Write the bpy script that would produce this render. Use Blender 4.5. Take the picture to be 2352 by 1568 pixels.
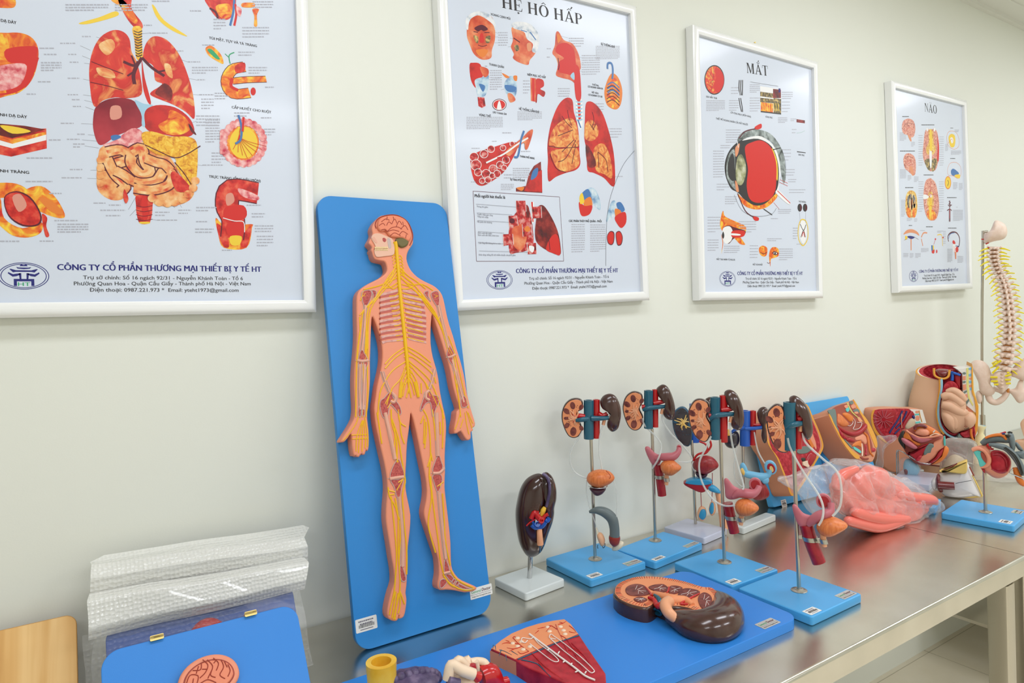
import bpy, math, random
from mathutils import Vector, Matrix
from mathutils.geometry import tessellate_polygon
random.seed(7)
for o in list(bpy.data.objects): bpy.data.objects.remove(o)
SC = bpy.context.scene
COL = SC.collection
R = math.radians

# ---------------------------------------------------------------- camera
FPX, YAW, PIT, ROL, PY = 1531.22, 0.568237890, -0.0115688688, 0.0314202208, 733.777
TZ = 0.80                                   # table top height
CAM = Vector((0.0, -1.41, TZ + 0.5943*1.0846))
_f = Vector((math.cos(PIT)*math.sin(YAW), math.cos(PIT)*math.cos(YAW), math.sin(PIT)))
_r = _f.cross(Vector((0, 0, 1))).normalized()
_d = _f.cross(_r)
_c, _s = math.cos(ROL), math.sin(ROL)
RT, DN, FW = _c*_r + _s*_d, -_s*_r + _c*_d, _f
cd = bpy.data.cameras.new('camera')
cam = bpy.data.objects.new('camera', cd); COL.objects.link(cam)
cam.matrix_world = Matrix(((RT.x, -DN.x, -FW.x, CAM.x), (RT.y, -DN.y, -FW.y, CAM.y), (RT.z, -DN.z, -FW.z, CAM.z), (0, 0, 0, 1)))
cd.sensor_width = 36; cd.sensor_fit = 'HORIZONTAL'; cd.lens = FPX*36/2352
cd.shift_y = -(784-PY)/2352
cd.clip_start = 0.05
SC.camera = cam

# ---------------------------------------------------------------- light and exposure
wd = bpy.data.worlds.new('room_air'); SC.world = wd; wd.use_nodes = True
wd.node_tree.nodes['Background'].inputs[0].default_value = (0.92, 0.95, 1.0, 1)
wd.node_tree.nodes['Background'].inputs[1].default_value = 0.25
CEIL = 2.78
def area(name, loc, sx, sy, power, col=(0.96, 0.98, 1.055)):
    l = bpy.data.lights.new(name, 'AREA'); l.shape = 'RECTANGLE'; l.size = sx; l.size_y = sy
    l.energy = power; l.color = col
    o = bpy.data.objects.new(name, l); COL.objects.link(o); o.location = loc
    return o
for i, (x, y, p) in enumerate(((0.35, -1.0, 12.6), (2.25, -1.0, 12.6), (4.1, -1.0, 11.5), (-1.1, -2.5, 15), (0.9, -3.0, 24), (2.9, -3.0, 26))):
    area('ceiling_panel_lamp', (x, y, CEIL-0.03), 1.15, 0.28, p)
SC.view_settings.view_transform = 'Standard'; SC.view_settings.look = 'None'
SC.view_settings.gamma = 1.0; SC.view_settings.use_curve_mapping = False
SC.view_settings.exposure = 0.0

# ---------------------------------------------------------------- materials
def lin(c):
    f = lambda u: u/12.92 if u <= .04045 else ((u+.055)/1.055)**2.4
    return (f(c[0]/255), f(c[1]/255), f(c[2]/255), 1)
MATS = {}
def mat(key, rgb, rough=.5, metal=0, noise=None, bump=0, bscale=80, spec=.5, coat=0, trans=0, ior=1.45, alpha=1, aniso=0, kind='noise', detail=4, dist=0, sss=0, stops=None, bdist=.002, stretch=None):
    """procedural principled material; noise=(list of rgb, scale) mixes colours over the surface"""
    m = bpy.data.materials.new(key); m.use_nodes = True
    nt = m.node_tree; b = nt.nodes['Principled BSDF']
    b.inputs['Base Color'].default_value = lin(rgb)
    b.inputs['Roughness'].default_value = rough; b.inputs['Metallic'].default_value = metal
    b.inputs['Specular IOR Level'].default_value = spec
    b.inputs['Coat Weight'].default_value = coat; b.inputs['Coat Roughness'].default_value = .12
    b.inputs['Transmission Weight'].default_value = trans; b.inputs['IOR'].default_value = ior
    b.inputs['Alpha'].default_value = alpha
    if sss:
        b.inputs['Subsurface Weight'].default_value = sss; b.inputs['Subsurface Radius'].default_value = (.004, .002, .001)
    tc = None
    if noise or bump:
        tc = nt.nodes.new('ShaderNodeTexCoord')
    if noise:
        cols, sc = noise
        if kind == 'voronoi':
            t = nt.nodes.new('ShaderNodeTexVoronoi'); t.inputs['Scale'].default_value = sc; t.feature = 'DISTANCE_TO_EDGE'; out = t.outputs[0]
        elif kind == 'wave':
            t = nt.nodes.new('ShaderNodeTexWave'); t.inputs['Scale'].default_value = sc; t.inputs['Distortion'].default_value = dist; t.inputs['Detail'].default_value = detail; out = t.outputs[1]
        else:
            t = nt.nodes.new('ShaderNodeTexNoise'); t.inputs['Scale'].default_value = sc; t.inputs['Detail'].default_value = detail; t.inputs['Distortion'].default_value = dist; out = t.outputs[0]
        src = tc.outputs['Object']
        if stretch:
            mp = nt.nodes.new('ShaderNodeMapping'); mp.inputs['Scale'].default_value = stretch
            nt.links.new(src, mp.inputs['Vector']); src = mp.outputs[0]
        nt.links.new(src, t.inputs['Vector'])
        cr = nt.nodes.new('ShaderNodeValToRGB'); el = cr.color_ramp.elements
        n = len(cols)
        pos = stops or ([.3 + .4*i/(n-1) for i in range(n)] if kind != 'voronoi' else [.5*i/(n-1) for i in range(n)])
        while len(el) < n: el.new(.5)
        for i, c in enumerate(cols): el[i].position = pos[i]; el[i].color = lin(c)
        nt.links.new(out, cr.inputs[0]); nt.links.new(cr.outputs[0], b.inputs['Base Color'])
    if bump:
        t2 = nt.nodes.new('ShaderNodeTexNoise'); t2.inputs['Scale'].default_value = bscale; t2.inputs['Detail'].default_value = 3
        nt.links.new(tc.outputs['Object'], t2.inputs['Vector'])
        bp = nt.nodes.new('ShaderNodeBump'); bp.inputs['Strength'].default_value = bump; bp.inputs['Distance'].default_value = bdist
        nt.links.new(t2.outputs[0], bp.inputs['Height']); nt.links.new(bp.outputs[0], b.inputs['Normal'])
    MATS[key] = m
    return m

mat('wall_paint', (232, 234, 224), .65, bump=.05, bscale=300)
mat('ceiling_paint', (226, 226, 216), .8)
mat('white_trim', (225, 225, 216), .5)
mat('frame_white', (246, 247, 246), .22, coat=.4)
mat('paper', (214, 222, 236), .3, coat=.25)
mat('ink_black', (52, 50, 52), .4)
mat('ink_grey', (120, 118, 128), .4)
mat('ink_fine', (178, 180, 192), .4)
mat('ink_navy', (38, 40, 120), .4)
mat('ink_green', (50, 165, 110), .4)
mat('ink_red', (214, 44, 38), .4)
mat('ink_maroon', (92, 22, 40), .4)
mat('ink_yellow', (242, 206, 60), .4)
mat('ink_orange', (232, 130, 52), .4)
mat('ink_blue', (70, 120, 180), .4)
mat('ink_skyblue', (165, 205, 228), .4)
mat('ink_white', (240, 240, 240), .4)
mat('ink_skin', (226, 150, 110), .4)
mat('art_lung', (200, 50, 40), .35, noise=([(240, 176, 104), (222, 62, 48), (206, 46, 40), (240, 160, 90)], 22), kind='noise', dist=1.2)
mat('art_lobe', (226, 54, 44), .35, noise=([(190, 60, 40), (232, 140, 70), (244, 196, 112)], 38), kind='noise', dist=2.5, detail=6)
mat('art_peach', (240, 190, 130), .35, noise=([(226, 90, 60), (240, 176, 110), (248, 214, 160)], 40), dist=1)
mat('art_redlung', (206, 50, 42), .35, noise=([(216, 48, 40), (206, 42, 36), (150, 30, 30)], 30))
mat('art_liver', (110, 20, 38), .3, noise=([(84, 14, 34), (140, 28, 44), (190, 60, 70)], 9))
mat('art_gut', (238, 180, 120), .35, noise=([(214, 70, 44), (240, 170, 104), (250, 214, 160)], 55))
mat('art_omentum', (236, 178, 50), .35, noise=([(190, 90, 30), (240, 180, 50), (250, 216, 90)], 110), dist=1)
mat('art_redgut', (210, 44, 36), .35, noise=([(160, 20, 24), (216, 48, 40), (236, 110, 80)], 60))
mat('art_flame', (240, 160, 50), .35, noise=([(214, 40, 34), (240, 130, 40), (250, 216, 70)], 45), dist=1.5)
mat('art_pinkloop', (226, 120, 130), .35, noise=([(200, 40, 70), (236, 150, 150), (250, 216, 210)], 90))
mat('art_skin', (214, 120, 80), .35, noise=([(190, 50, 36), (222, 104, 66), (240, 170, 120)], 26))
mat('art_hair', (220, 224, 230), .35, noise=([(150, 170, 190), (225, 228, 232), (240, 240, 240)], 60))
mat('art_blueish', (170, 200, 220), .35, noise=([(60, 110, 170), (180, 208, 226), (230, 236, 240)], 45))
mat('art_dark', (60, 34, 34), .35, noise=([(40, 26, 28), (120, 30, 30), (180, 60, 50)], 40))
mat('art_smoke', (180, 60, 60), .35, noise=([(90, 10, 14), (200, 44, 44), (236, 190, 180)], 70))
mat('art_eye', (130, 140, 140), .35, noise=([(60, 66, 64), (140, 150, 148), (190, 200, 200)], 40), dist=.8)
mat('art_lens', (170, 170, 130), .35, noise=([(90, 92, 70), (170, 172, 130), (220, 220, 200)], 40))
mat('art_fundus', (230, 110, 50), .35, noise=([(214, 40, 36), (226, 70, 44), (242, 190, 80)], 50), dist=2)
mat('art_brain', (232, 170, 150), .35, noise=([(150, 60, 60), (226, 150, 130), (240, 200, 180)], 95), dist=2)
mat('art_brainyellow', (232, 200, 110), .35, noise=([(180, 70, 50), (232, 190, 90), (246, 226, 150)], 70), dist=1.5)
mat('art_bars', (90, 80, 60), .35, noise=([(40, 38, 34), (120, 104, 70), (226, 196, 120)], 90), dist=.4)
mat('steel_sheet', (212, 208, 200), .23, 1.0, noise=([(204, 200, 190), (212, 207, 197), (218, 214, 205)], 9), bump=.05, bscale=900)
mat('steel_bar', (196, 190, 178), .28, 1.0, bump=.03, bscale=500)
mat('chrome', (205, 205, 205), .14, 1.0)
mat('flange', (190, 186, 178), .3, 1.0)
mat('floor_tile', (240, 232, 210), .3, noise=([(236, 227, 204), (243, 235, 215)], 7))
mat('floor_joint', (200, 192, 170), .7)
mat('board_blue', (46, 136, 210), .38, bump=.08, bscale=700)
mat('panel_blue', (50, 135, 221), .35, bump=.05, bscale=700)
mat('base_blue', (76, 168, 228), .3, bump=.04, bscale=500)
mat('base_white', (214, 222, 222), .2, coat=.3)
mat('base_lilac', (198, 204, 224), .25, coat=.2)
mat('sticker', (236, 236, 232), .4)
mat('sticker_silver', (200, 200, 198), .3, .3)
mat('rib_pink', (222, 150, 132), .5)
mat('brass', (232, 206, 130), .35, .6)
mat('pine', (222, 170, 96), .45, noise=([(204, 150, 78), (222, 172, 100), (236, 194, 128)], 1), dist=.6, detail=3, stretch=(34, 34, 2.2))
mat('pine_edge', (196, 146, 80), .5)
# ---------------------------------------------------------------- frames: real planes in the room
class Frame:
    """an orthonormal frame standing somewhere in the room; local x right, y away, z up unless tilted"""
    def __init__(s, o, x, y, z):
        s.o, s.x, s.y, s.z = Vector(o), Vector(x).normalized(), Vector(y).normalized(), Vector(z).normalized()
    def M(s):
        return Matrix(((s.x.x, s.y.x, s.z.x, s.o.x), (s.x.y, s.y.y, s.z.y, s.o.y), (s.x.z, s.y.z, s.z.z, s.o.z), (0, 0, 0, 1)))
    def loc(s, p):
        d = Vector(p)-s.o; return Vector((d.dot(s.x), d.dot(s.y), d.dot(s.z)))
    def px(s, x, y, ax=1, val=0.0):
        """where the line of sight through a photo pixel meets the local plane axis=val"""
        d = RT*((x-1176)/FPX) + DN*((y-PY)/FPX) + FW
        n = (s.x, s.y, s.z)[ax]
        t = (val - (CAM-s.o).dot(n))/d.dot(n)
        return s.loc(CAM + d*t)
WORLD = Frame((0, 0, 0), (1, 0, 0), (0, 1, 0), (0, 0, 1))
def onz(x, y, z=TZ): return WORLD.px(x, y, 2, z)
def upright(o, yaw=0.0):
    c, s = math.cos(yaw), math.sin(yaw)
    return Frame(o, (c, s, 0), (-s, c, 0), (0, 0, 1))
def facing(o, turn=0.0):
    """upright frame whose front looks back along the view azimuth of that spot, turned by a given angle"""
    d = Vector(o)-CAM
    return upright(o, math.atan2(d.y, d.x)-math.pi/2+turn)
def K(x0, y0, s):
    return lambda pts: [(x0+a/s, y0+b/s) for a, b in pts]
P1c, P2c, P3c, P4c = K(0, 0, 2.1189), K(960, 0, 2.1786), K(1560, 40, 2.3765), K(2020, 170, 3.0151)
B1c, B2c, B3c, B4c = K(700, 430, 2.9578), K(700, 940, 2.8), K(0, 1180, 3.1784), K(760, 1380, 3.5636)
S1c, S2c, R1c, R2c, K1c = K(1130, 860, 2.9043), K(1520, 860, 2.614), K(1760, 800, 3.1368), K(2080, 490, 3.0735), K(1380, 1280, 5.113)
UPM = Matrix(((1, 0, 0, 0), (0, 0, -1, 0), (0, 1, 0, 0), (0, 0, 0, 1)))   # drawing plane (a,b,out) -> upright local frame

def smooth(pts, n=4, closed=False):
    """Catmull-Rom through the points"""
    P = [Vector(p) for p in pts]; N = len(P)
    if N < 3: return P
    out = []
    rng = range(N if closed else N-1)
    for i in rng:
        if closed: a, b, c, d = P[(i-1) % N], P[i], P[(i+1) % N], P[(i+2) % N]
        else: a, b, c, d = P[max(i-1, 0)], P[i], P[i+1], P[min(i+2, N-1)]
        for k in range(n):
            t = k/n
            out.append(.5*((2*b)+(c-a)*t+(2*a-5*b+4*c-d)*t*t+(-a+3*b-3*c+d)*t**3))
    if not closed: out.append(P[-1])
    return out
def area2(o):
    return sum(o[i][0]*o[(i+1) % len(o)][1]-o[(i+1) % len(o)][0]*o[i][1] for i in range(len(o)))/2
def ccw(o):
    return list(o) if area2(o) > 0 else list(reversed(o))
def inset(o, d):
    n = len(o); out = []
    for i in range(n):
        p, q, r = Vector(o[i-1]).to_2d(), Vector(o[i]).to_2d(), Vector(o[(i+1) % n]).to_2d()
        e1, e2 = (q-p), (r-q)
        if e1.length < 1e-9 or e2.length < 1e-9: out.append(q); continue
        e1.normalize(); e2.normalize()
        n1, n2 = Vector((-e1.y, e1.x)), Vector((-e2.y, e2.x))
        m = n1+n2
        if m.length < 1e-6: out.append(q+n1*d); continue
        m.normalize(); k = 1/max(.5, m.dot(n1))
        out.append(q+m*d*k)
    return out
def rrect(w, h, r, n=6, cx=0, cy=0):
    out = []
    for sx, sy, a0 in ((1, 1, 0), (-1, 1, 90), (-1, -1, 180), (1, -1, 270)):
        for k in range(n+1):
            a = R(a0+90*k/n)
            out.append(Vector((cx+sx*(w/2-r)+r*math.cos(a), cy+sy*(h/2-r)+r*math.sin(a))))
    return out
def ell(cx, cy, rx, ry, n=28, rot=0):
    c, s = math.cos(rot), math.sin(rot)
    return [Vector((cx+rx*math.cos(t)*c-ry*math.sin(t)*s, cy+rx*math.cos(t)*s+ry*math.sin(t)*c)) for t in [2*math.pi*k/n for k in range(n)]]

def tess(vs):
    if len(vs) < 40: return [tuple(range(len(vs)))]
    out = []
    for a, b, c in tessellate_polygon([[Vector((v[0], v[1], 0)) for v in vs]]):
        ar = (vs[b][0]-vs[a][0])*(vs[c][1]-vs[a][1])-(vs[c][0]-vs[a][0])*(vs[b][1]-vs[a][1])
        out.append((a, b, c) if ar > 0 else (a, c, b))
    return out
class MB:
    def __init__(s): s.v, s.f, s.m, s.keys = [], [], [], []
    def mi(s, key):
        if key not in s.keys: s.keys.append(key)
        return s.keys.index(key)
    def add(s, vs, fs, key, M=None):
        o = len(s.v); k = s.mi(key)
        s.v += [tuple(M @ Vector(v)) if M else tuple(v) for v in vs]
        s.f += [tuple(i+o for i in f) for f in fs]; s.m += [k]*len(fs)
        return s
    def box(s, c, d, key, M=None):
        x, y, z = d[0]/2, d[1]/2, d[2]/2
        vs = [(c[0]+a*x, c[1]+b*y, c[2]+e*z) for e in (-1, 1) for b in (-1, 1) for a in (-1, 1)]
        return s.add(vs, [(0, 2, 3, 1), (4, 5, 7, 6), (0, 1, 5, 4), (2, 6, 7, 3), (0, 4, 6, 2), (1, 3, 7, 5)], key, M)
    def slab(s, o, z0, z1, key, bev=0, seg=3, side=None, M=None, bot=True, top=True, botbev=False):
        o = [Vector(p).to_2d() for p in ccw([Vector(p) for p in o])]; n = len(o)
        rings = []
        if botbev and bev:
            for k in range(seg):
                t = k/seg*math.pi/2; rings.append((inset(o, bev*(1-math.sin(t))), z0+bev*(1-math.cos(t))))
            rings.append((o, z0+bev))
        else: rings.append((o, z0))
        if bev:
            rings.append((o, z1-bev))
            for k in range(1, seg+1):
                t = k/seg*math.pi/2; rings.append((inset(o, bev*(1-math.cos(t))), z1-bev*(1-math.sin(t))))
        else: rings.append((o, z1))
        vs = [(p[0], p[1], z) for r, z in rings for p in r]
        fs = [(k*n+i, k*n+(i+1) % n, (k+1)*n+(i+1) % n, (k+1)*n+i) for k in range(len(rings)-1) for i in range(n)]
        s.add(vs, fs, side or key, M)
        L = (len(rings)-1)*n
        if top: s.add(vs[L:], tess(vs[L:]), key, M)
        if bot: s.add(vs[:n], [tuple(reversed(range(n)))], side or key, M)
        return s
    def dome(s, o, z0, h, key, rings=5, M=None, pw=1.0, base=0.0):
        """pillow: outline rising to a rounded top, star-shaped outlines"""
        o = [Vector(p).to_2d() for p in ccw([Vector(p) for p in o])]; n = len(o)
        c = sum(o, Vector((0, 0)))/n
        vs = []
        if base: vs += [(p.x, p.y, z0) for p in o]
        for k in range(rings):
            t = k/rings*math.pi/2; sc = math.cos(t)**pw
            vs += [(c.x+(p.x-c.x)*sc, c.y+(p.y-c.y)*sc, z0+base+h*math.sin(t)) for p in o]
        K_ = rings+(1 if base else 0)
        vs.append((c.x, c.y, z0+base+h))
        fs = [(k*n+i, k*n+(i+1) % n, (k+1)*n+(i+1) % n, (k+1)*n+i) for k in range(K_-1) for i in range(n)]
        fs += [((K_-1)*n+i, (K_-1)*n+(i+1) % n, len(vs)-1) for i in range(n)]
        fs.append(tuple(reversed(range(n))))
        return s.add(vs, fs, key, M)
    def flat(s, o, z, key, M=None):
        o = ccw([Vector(p) for p in o])
        return s.add([(p[0], p[1], z) for p in o], tess(o), key, M)
    def ring2(s, o, i, z, key, M=None):
        n = len(o)
        return s.add([(p[0], p[1], z) for p in o]+[(p[0], p[1], z) for p in i], [(k, (k+1) % n, n+(k+1) % n, n+k) for k in range(n)], key, M)
    def ribbon(s, pts, w, z, key, M=None, closed=False):
        P = [Vector(p).to_2d() for p in pts]; n = len(P); vs = []
        for i in range(n):
            a = P[i-1] if (i or closed) else P[i]; b = P[(i+1) % n] if (i < n-1 or closed) else P[i]
            t = (b-a); t = t.normalized() if t.length > 1e-9 else Vector((1, 0))
            ww = w[i] if isinstance(w, (list, tuple)) else w
            nn = Vector((-t.y, t.x))*ww/2
            zz = z+i*2.5e-6; vs += [(P[i].x+nn.x, P[i].y+nn.y, zz), (P[i].x-nn.x, P[i].y-nn.y, zz)]
        fs = [(2*i, 2*i+1, 2*((i+1) % n)+1, 2*((i+1) % n)) for i in range(n if closed else n-1)]
        return s.add(vs, fs, key, M)
    def tube(s, pts, r, key, n=10, M=None, cap=True, sub=4, closed=False, sq=None, hollow=0, up=None):
        """swept round (or sq=(a,b) oval) section; r scalar or list per control point"""
        pts = [Vector(p) for p in pts]
        rr = list(r) if isinstance(r, (list, tuple)) else [r]*len(pts)
        if sub > 1 and len(pts) > 2:
            q = [Vector((p.x, p.y, p.z)) for p in pts]
            S = smooth(q, sub, closed)
            rs = [x[0] for x in smooth([(a, 0, 0) for a in rr], sub, closed)]
            pts, rr = S, [max(a, 1e-5) for a in rs]
        N = len(pts); T = []
        for i in range(N):
            a = pts[i-1] if (i or closed) else pts[i]; b = pts[(i+1) % N] if (i < N-1 or closed) else pts[i]
            d = b-a; T.append(d.normalized() if d.length > 1e-9 else Vector((0, 0, 1)))
        u = Vector(up) if up else (Vector((0, 0, 1)) if abs(T[0].z) < .9 else Vector((1, 0, 0)))
        u = (u-T[0]*u.dot(T[0])).normalized(); vs = []
        a_, b_ = sq or (1, 1)
        for i in range(N):
            u = u-T[i]*u.dot(T[i]); u = u.normalized() if u.length > 1e-6 else T[i].orthogonal().normalized()
            w = T[i].cross(u)
            for k in range(n):
                t = 2*math.pi*k/n
                vs.append(pts[i]+u*(math.cos(t)*rr[i]*a_)+w*(math.sin(t)*rr[i]*b_))
        fs = [(i*n+k, i*n+(k+1) % n, ((i+1) % N)*n+(k+1) % n, ((i+1) % N)*n+k) for i in range(N if closed else N-1) for k in range(n)]
        if hollow:
            L = (N-1)*n; o = len(vs)
            for i in (N-1, 0):
                e = pts[i]; base = i*n
                for k in range(n): vs.append(e+(vs[base+k]-e)*hollow)
            dp = T[-1]*rr[-1]*.8
            for k in range(n): vs.append(vs[o+k]-dp)
            fs += [(L+k, L+(k+1) % n, o+(k+1) % n, o+k) for k in range(n)]
            fs += [(o+k, o+(k+1) % n, o+2*n+(k+1) % n, o+2*n+k) for k in range(n)]
            fs += [tuple(o+2*n+k for k in range(n))]
            fs += [tuple(reversed(range(n)))]
        elif cap and not closed:
            fs += [tuple(reversed(range(n))), tuple((N-1)*n+k for k in range(n))]
        return s.add(vs, fs, key, M)
    def ball(s, c, r, key, nu=16, nv=10, M=None, Rm=None, fn=None):
        if not isinstance(r, (tuple, list)): r = (r, r, r)
        vs = []
        for j in range(nv+1):
            p = math.pi*j/nv
            for i in range(nu):
                t = 2*math.pi*i/nu
                d = Vector((math.sin(p)*math.cos(t), math.sin(p)*math.sin(t), math.cos(p)))
                k = fn(d) if fn else 1
                q = Vector((d.x*r[0]*k, d.y*r[1]*k, d.z*r[2]*k))
                if Rm: q = Rm @ q
                vs.append(Vector(c)+q)
        fs = [(j*nu+i, (j+1)*nu+i, (j+1)*nu+(i+1) % nu, j*nu+(i+1) % nu) for j in range(nv) for i in range(nu)]
        return s.add(vs, fs, key, M)
    def lathe(s, prof, key, n=28, M=None, c=(0, 0, 0)):
        vs = [(c[0]+r*math.cos(2*math.pi*k/n), c[1]+r*math.sin(2*math.pi*k/n), c[2]+z) for r, z in prof for k in range(n)]
        fs = [(i*n+k, i*n+(k+1) % n, (i+1)*n+(k+1) % n, (i+1)*n+k) for i in range(len(prof)-1) for k in range(n)]
        fs += [tuple(reversed(range(n))), tuple((len(prof)-1)*n+k for k in range(n))]
        return s.add(vs, fs, key, M)
    def loft(s, secs, key, M=None, cap=True):
        n = len(secs[0]); vs = [p for q in secs for p in q]
        fs = [(i*n+k, i*n+(k+1) % n, (i+1)*n+(k+1) % n, (i+1)*n+k) for i in range(len(secs)-1) for k in range(n)]
        if cap: fs += [tuple(reversed(range(n))), tuple((len(secs)-1)*n+k for k in range(n))]
        return s.add(vs, fs, key, M)
    def build(s, name, parent=None, ang=42, weld=False):
        me = bpy.data.meshes.new(name)
        me.from_pydata([tuple(v) for v in s.v], [], s.f)
        for k in s.keys: me.materials.append(MATS[k])
        me.polygons.foreach_set('material_index', s.m)
        me.update(); me.validate()
        me.shade_smooth()
        me.set_sharp_from_angle(angle=R(ang))
        o = bpy.data.objects.new(name, me); COL.objects.link(o)
        if parent: o.parent = parent
        return o

def tag(o, label, cat, group=None, kind=None):
    if label: o['label'] = label
    if cat: o['category'] = cat
    if group: o['group'] = group
    if kind: o['kind'] = kind
    return o
def thing(name, fr, label, cat, group=None):
    o = bpy.data.objects.new(name, None); COL.objects.link(o)
    o.empty_display_size = .05
    o.matrix_world = fr.M()
    return tag(o, label, cat, group)
def struct(name, mb):
    o = mb.build(name); o['kind'] = 'structure'; return o

# ---------------------------------------------------------------- the room
X0, X1, Y1 = -2.4, 4.9, -4.3
struct('wall_back', MB().box(((X0+X1)/2, .05, CEIL/2), (X1-X0+.2, .1, CEIL), 'wall_paint'))
struct('wall_left', MB().box((X0-.05, (Y1)/2, CEIL/2), (.1, -Y1, CEIL), 'wall_paint'))
struct('wall_right', MB().box((X1+.05, (Y1)/2, CEIL/2), (.1, -Y1, CEIL), 'wall_paint'))
struct('wall_front', MB().box(((X0+X1)/2, Y1-.05, CEIL/2), (X1-X0+.2, .1, CEIL), 'wall_paint'))
TJ = 2.86+2.4-4.8
fl = MB().box(((X0+X1)/2, Y1/2, -.05), (X1-X0+.2, -Y1+.2, .1), 'floor_tile')
for k in range(13): fl.box((X0+TJ+.6*k, Y1/2, -.0495), (.003, -Y1, .1), 'floor_joint')
for k in range(8): fl.box(((X0+X1)/2, -.02-.6*k, -.0495), (X1-X0, .003, .1), 'floor_joint')
struct('floor', fl)
cl = MB().box(((X0+X1)/2, Y1/2, CEIL+.05), (X1-X0+.2, -Y1+.2, .1), 'ceiling_paint')
struct('ceiling', cl)
struct('trim_1', MB().box(((X0+X1)/2, -.011, CEIL-.012), (X1-X0, .022, .022), 'white_trim').box(((X0+X1)/2, -.06, CEIL-.003), (X1-X0, .08, .006), 'white_trim'))
# ---------------------------------------------------------------- steel tables
def steel_table(xa, xb, label, legs, dark_shelf=False):
    fr = upright(((xa+xb)/2, -.352, 0)); t = thing('steel_table', fr, label, 'table', 'stainless steel work tables along the wall')
    w = xb-xa
    m = MB()
    prof = [(-.348, TZ-.03), (-.348, TZ-.002), (-.346, TZ)] + [(.3405+.0075*math.sin(R(a)), TZ-.0075+.0075*math.cos(R(a))) for a in range(0, 91, 10)] + [(.348, TZ-.045), (.344, TZ-.048), (.32, TZ-.048), (.32, TZ-.045), (.344, TZ-.043), (.344, TZ-.01), (.33, TZ-.012), (-.33, TZ-.012), (-.344, TZ-.03)]
    n = len(prof)
    vs = [(s*w/2, -y, z) for s in (-1, 1) for y, z in prof]
    m.add(vs, [(i, n+i, n+(i+1) % n, (i+1) % n) for i in range(n)]+[tuple(range(n)), tuple(reversed(range(n, 2*n)))], 'steel_sheet')
    m.build('table_top', t, 25)
    for x, y in legs:
        g = MB(); g.slab(rrect(.044, .044, .004, 3, x-(xa+xb)/2, y+.352), .03, TZ-.049, 'steel_bar')
        lg = g.build('leg', t, 25)
        MB().lathe([(.014, 0), (.018, .003), (.018, .012), (.012, .016), (.012, .03)], 'floor_joint', 16, c=(x-(xa+xb)/2, y+.352, 0)).build('foot', lg)
    xs = sorted(set(l[0] for l in legs))
    for x in (xs[0], xs[-1]):
        MB().slab(rrect(.03, .6, .004, 3, x-(xa+xb)/2, 0), .16, .19, 'steel_bar').build('side_rail', t, 25)
    MB().slab(rrect(xs[-1]-xs[0], .03, .004, 3, (xs[0]+xs[-1])/2-(xa+xb)/2, .26), .3, .33, 'steel_bar').build('rear_rail', t, 25)
    MB().slab(rrect(xs[-1]-xs[0], .03, .004, 3, (xs[0]+xs[-1])/2-(xa+xb)/2, .26), TZ-.1, TZ-.06, 'steel_bar').build('rear_apron', t, 25)
    if dark_shelf: MB().box(((2.83+3.93)/2-(xa+xb)/2, -.01, .2), (1.1, .6, .012), 'steel_bar').build('added_dark_shelf', t, 25)  # partial steel panel, added to supply the dark region beneath the table
    return t
steel_table(-1.25, 1.9465, 'long brushed steel table carrying the blue boards and the urinary stands', [(-1.12, -.678), (-1.12, -.09), (1.853, -.678), (1.853, -.09)])
steel_table(1.9485, 4.0, 'second steel table beyond the seam, under the bagged models and the spine', [(1.985, -.664), (1.985, -.09), (3.9, -.678), (3.9, -.09)], True)
m = MB()
for q in ([(2130, 1402), (2180, 1388), (2225, 1396), (2262, 1412), (2290, 1412), (2330, 1396)], [(2140, 1396), (2190, 1384), (2235, 1402), (2268, 1408), (2300, 1398)]):
    m.tube([tuple(WORLD.px(x, y, 1, -.035)) for x, y in q], .005, 'ink_black', 8)
tag(m.build('power_cable'), 'dark power cables sagging along the wall beneath the second table', 'cable')

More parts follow.
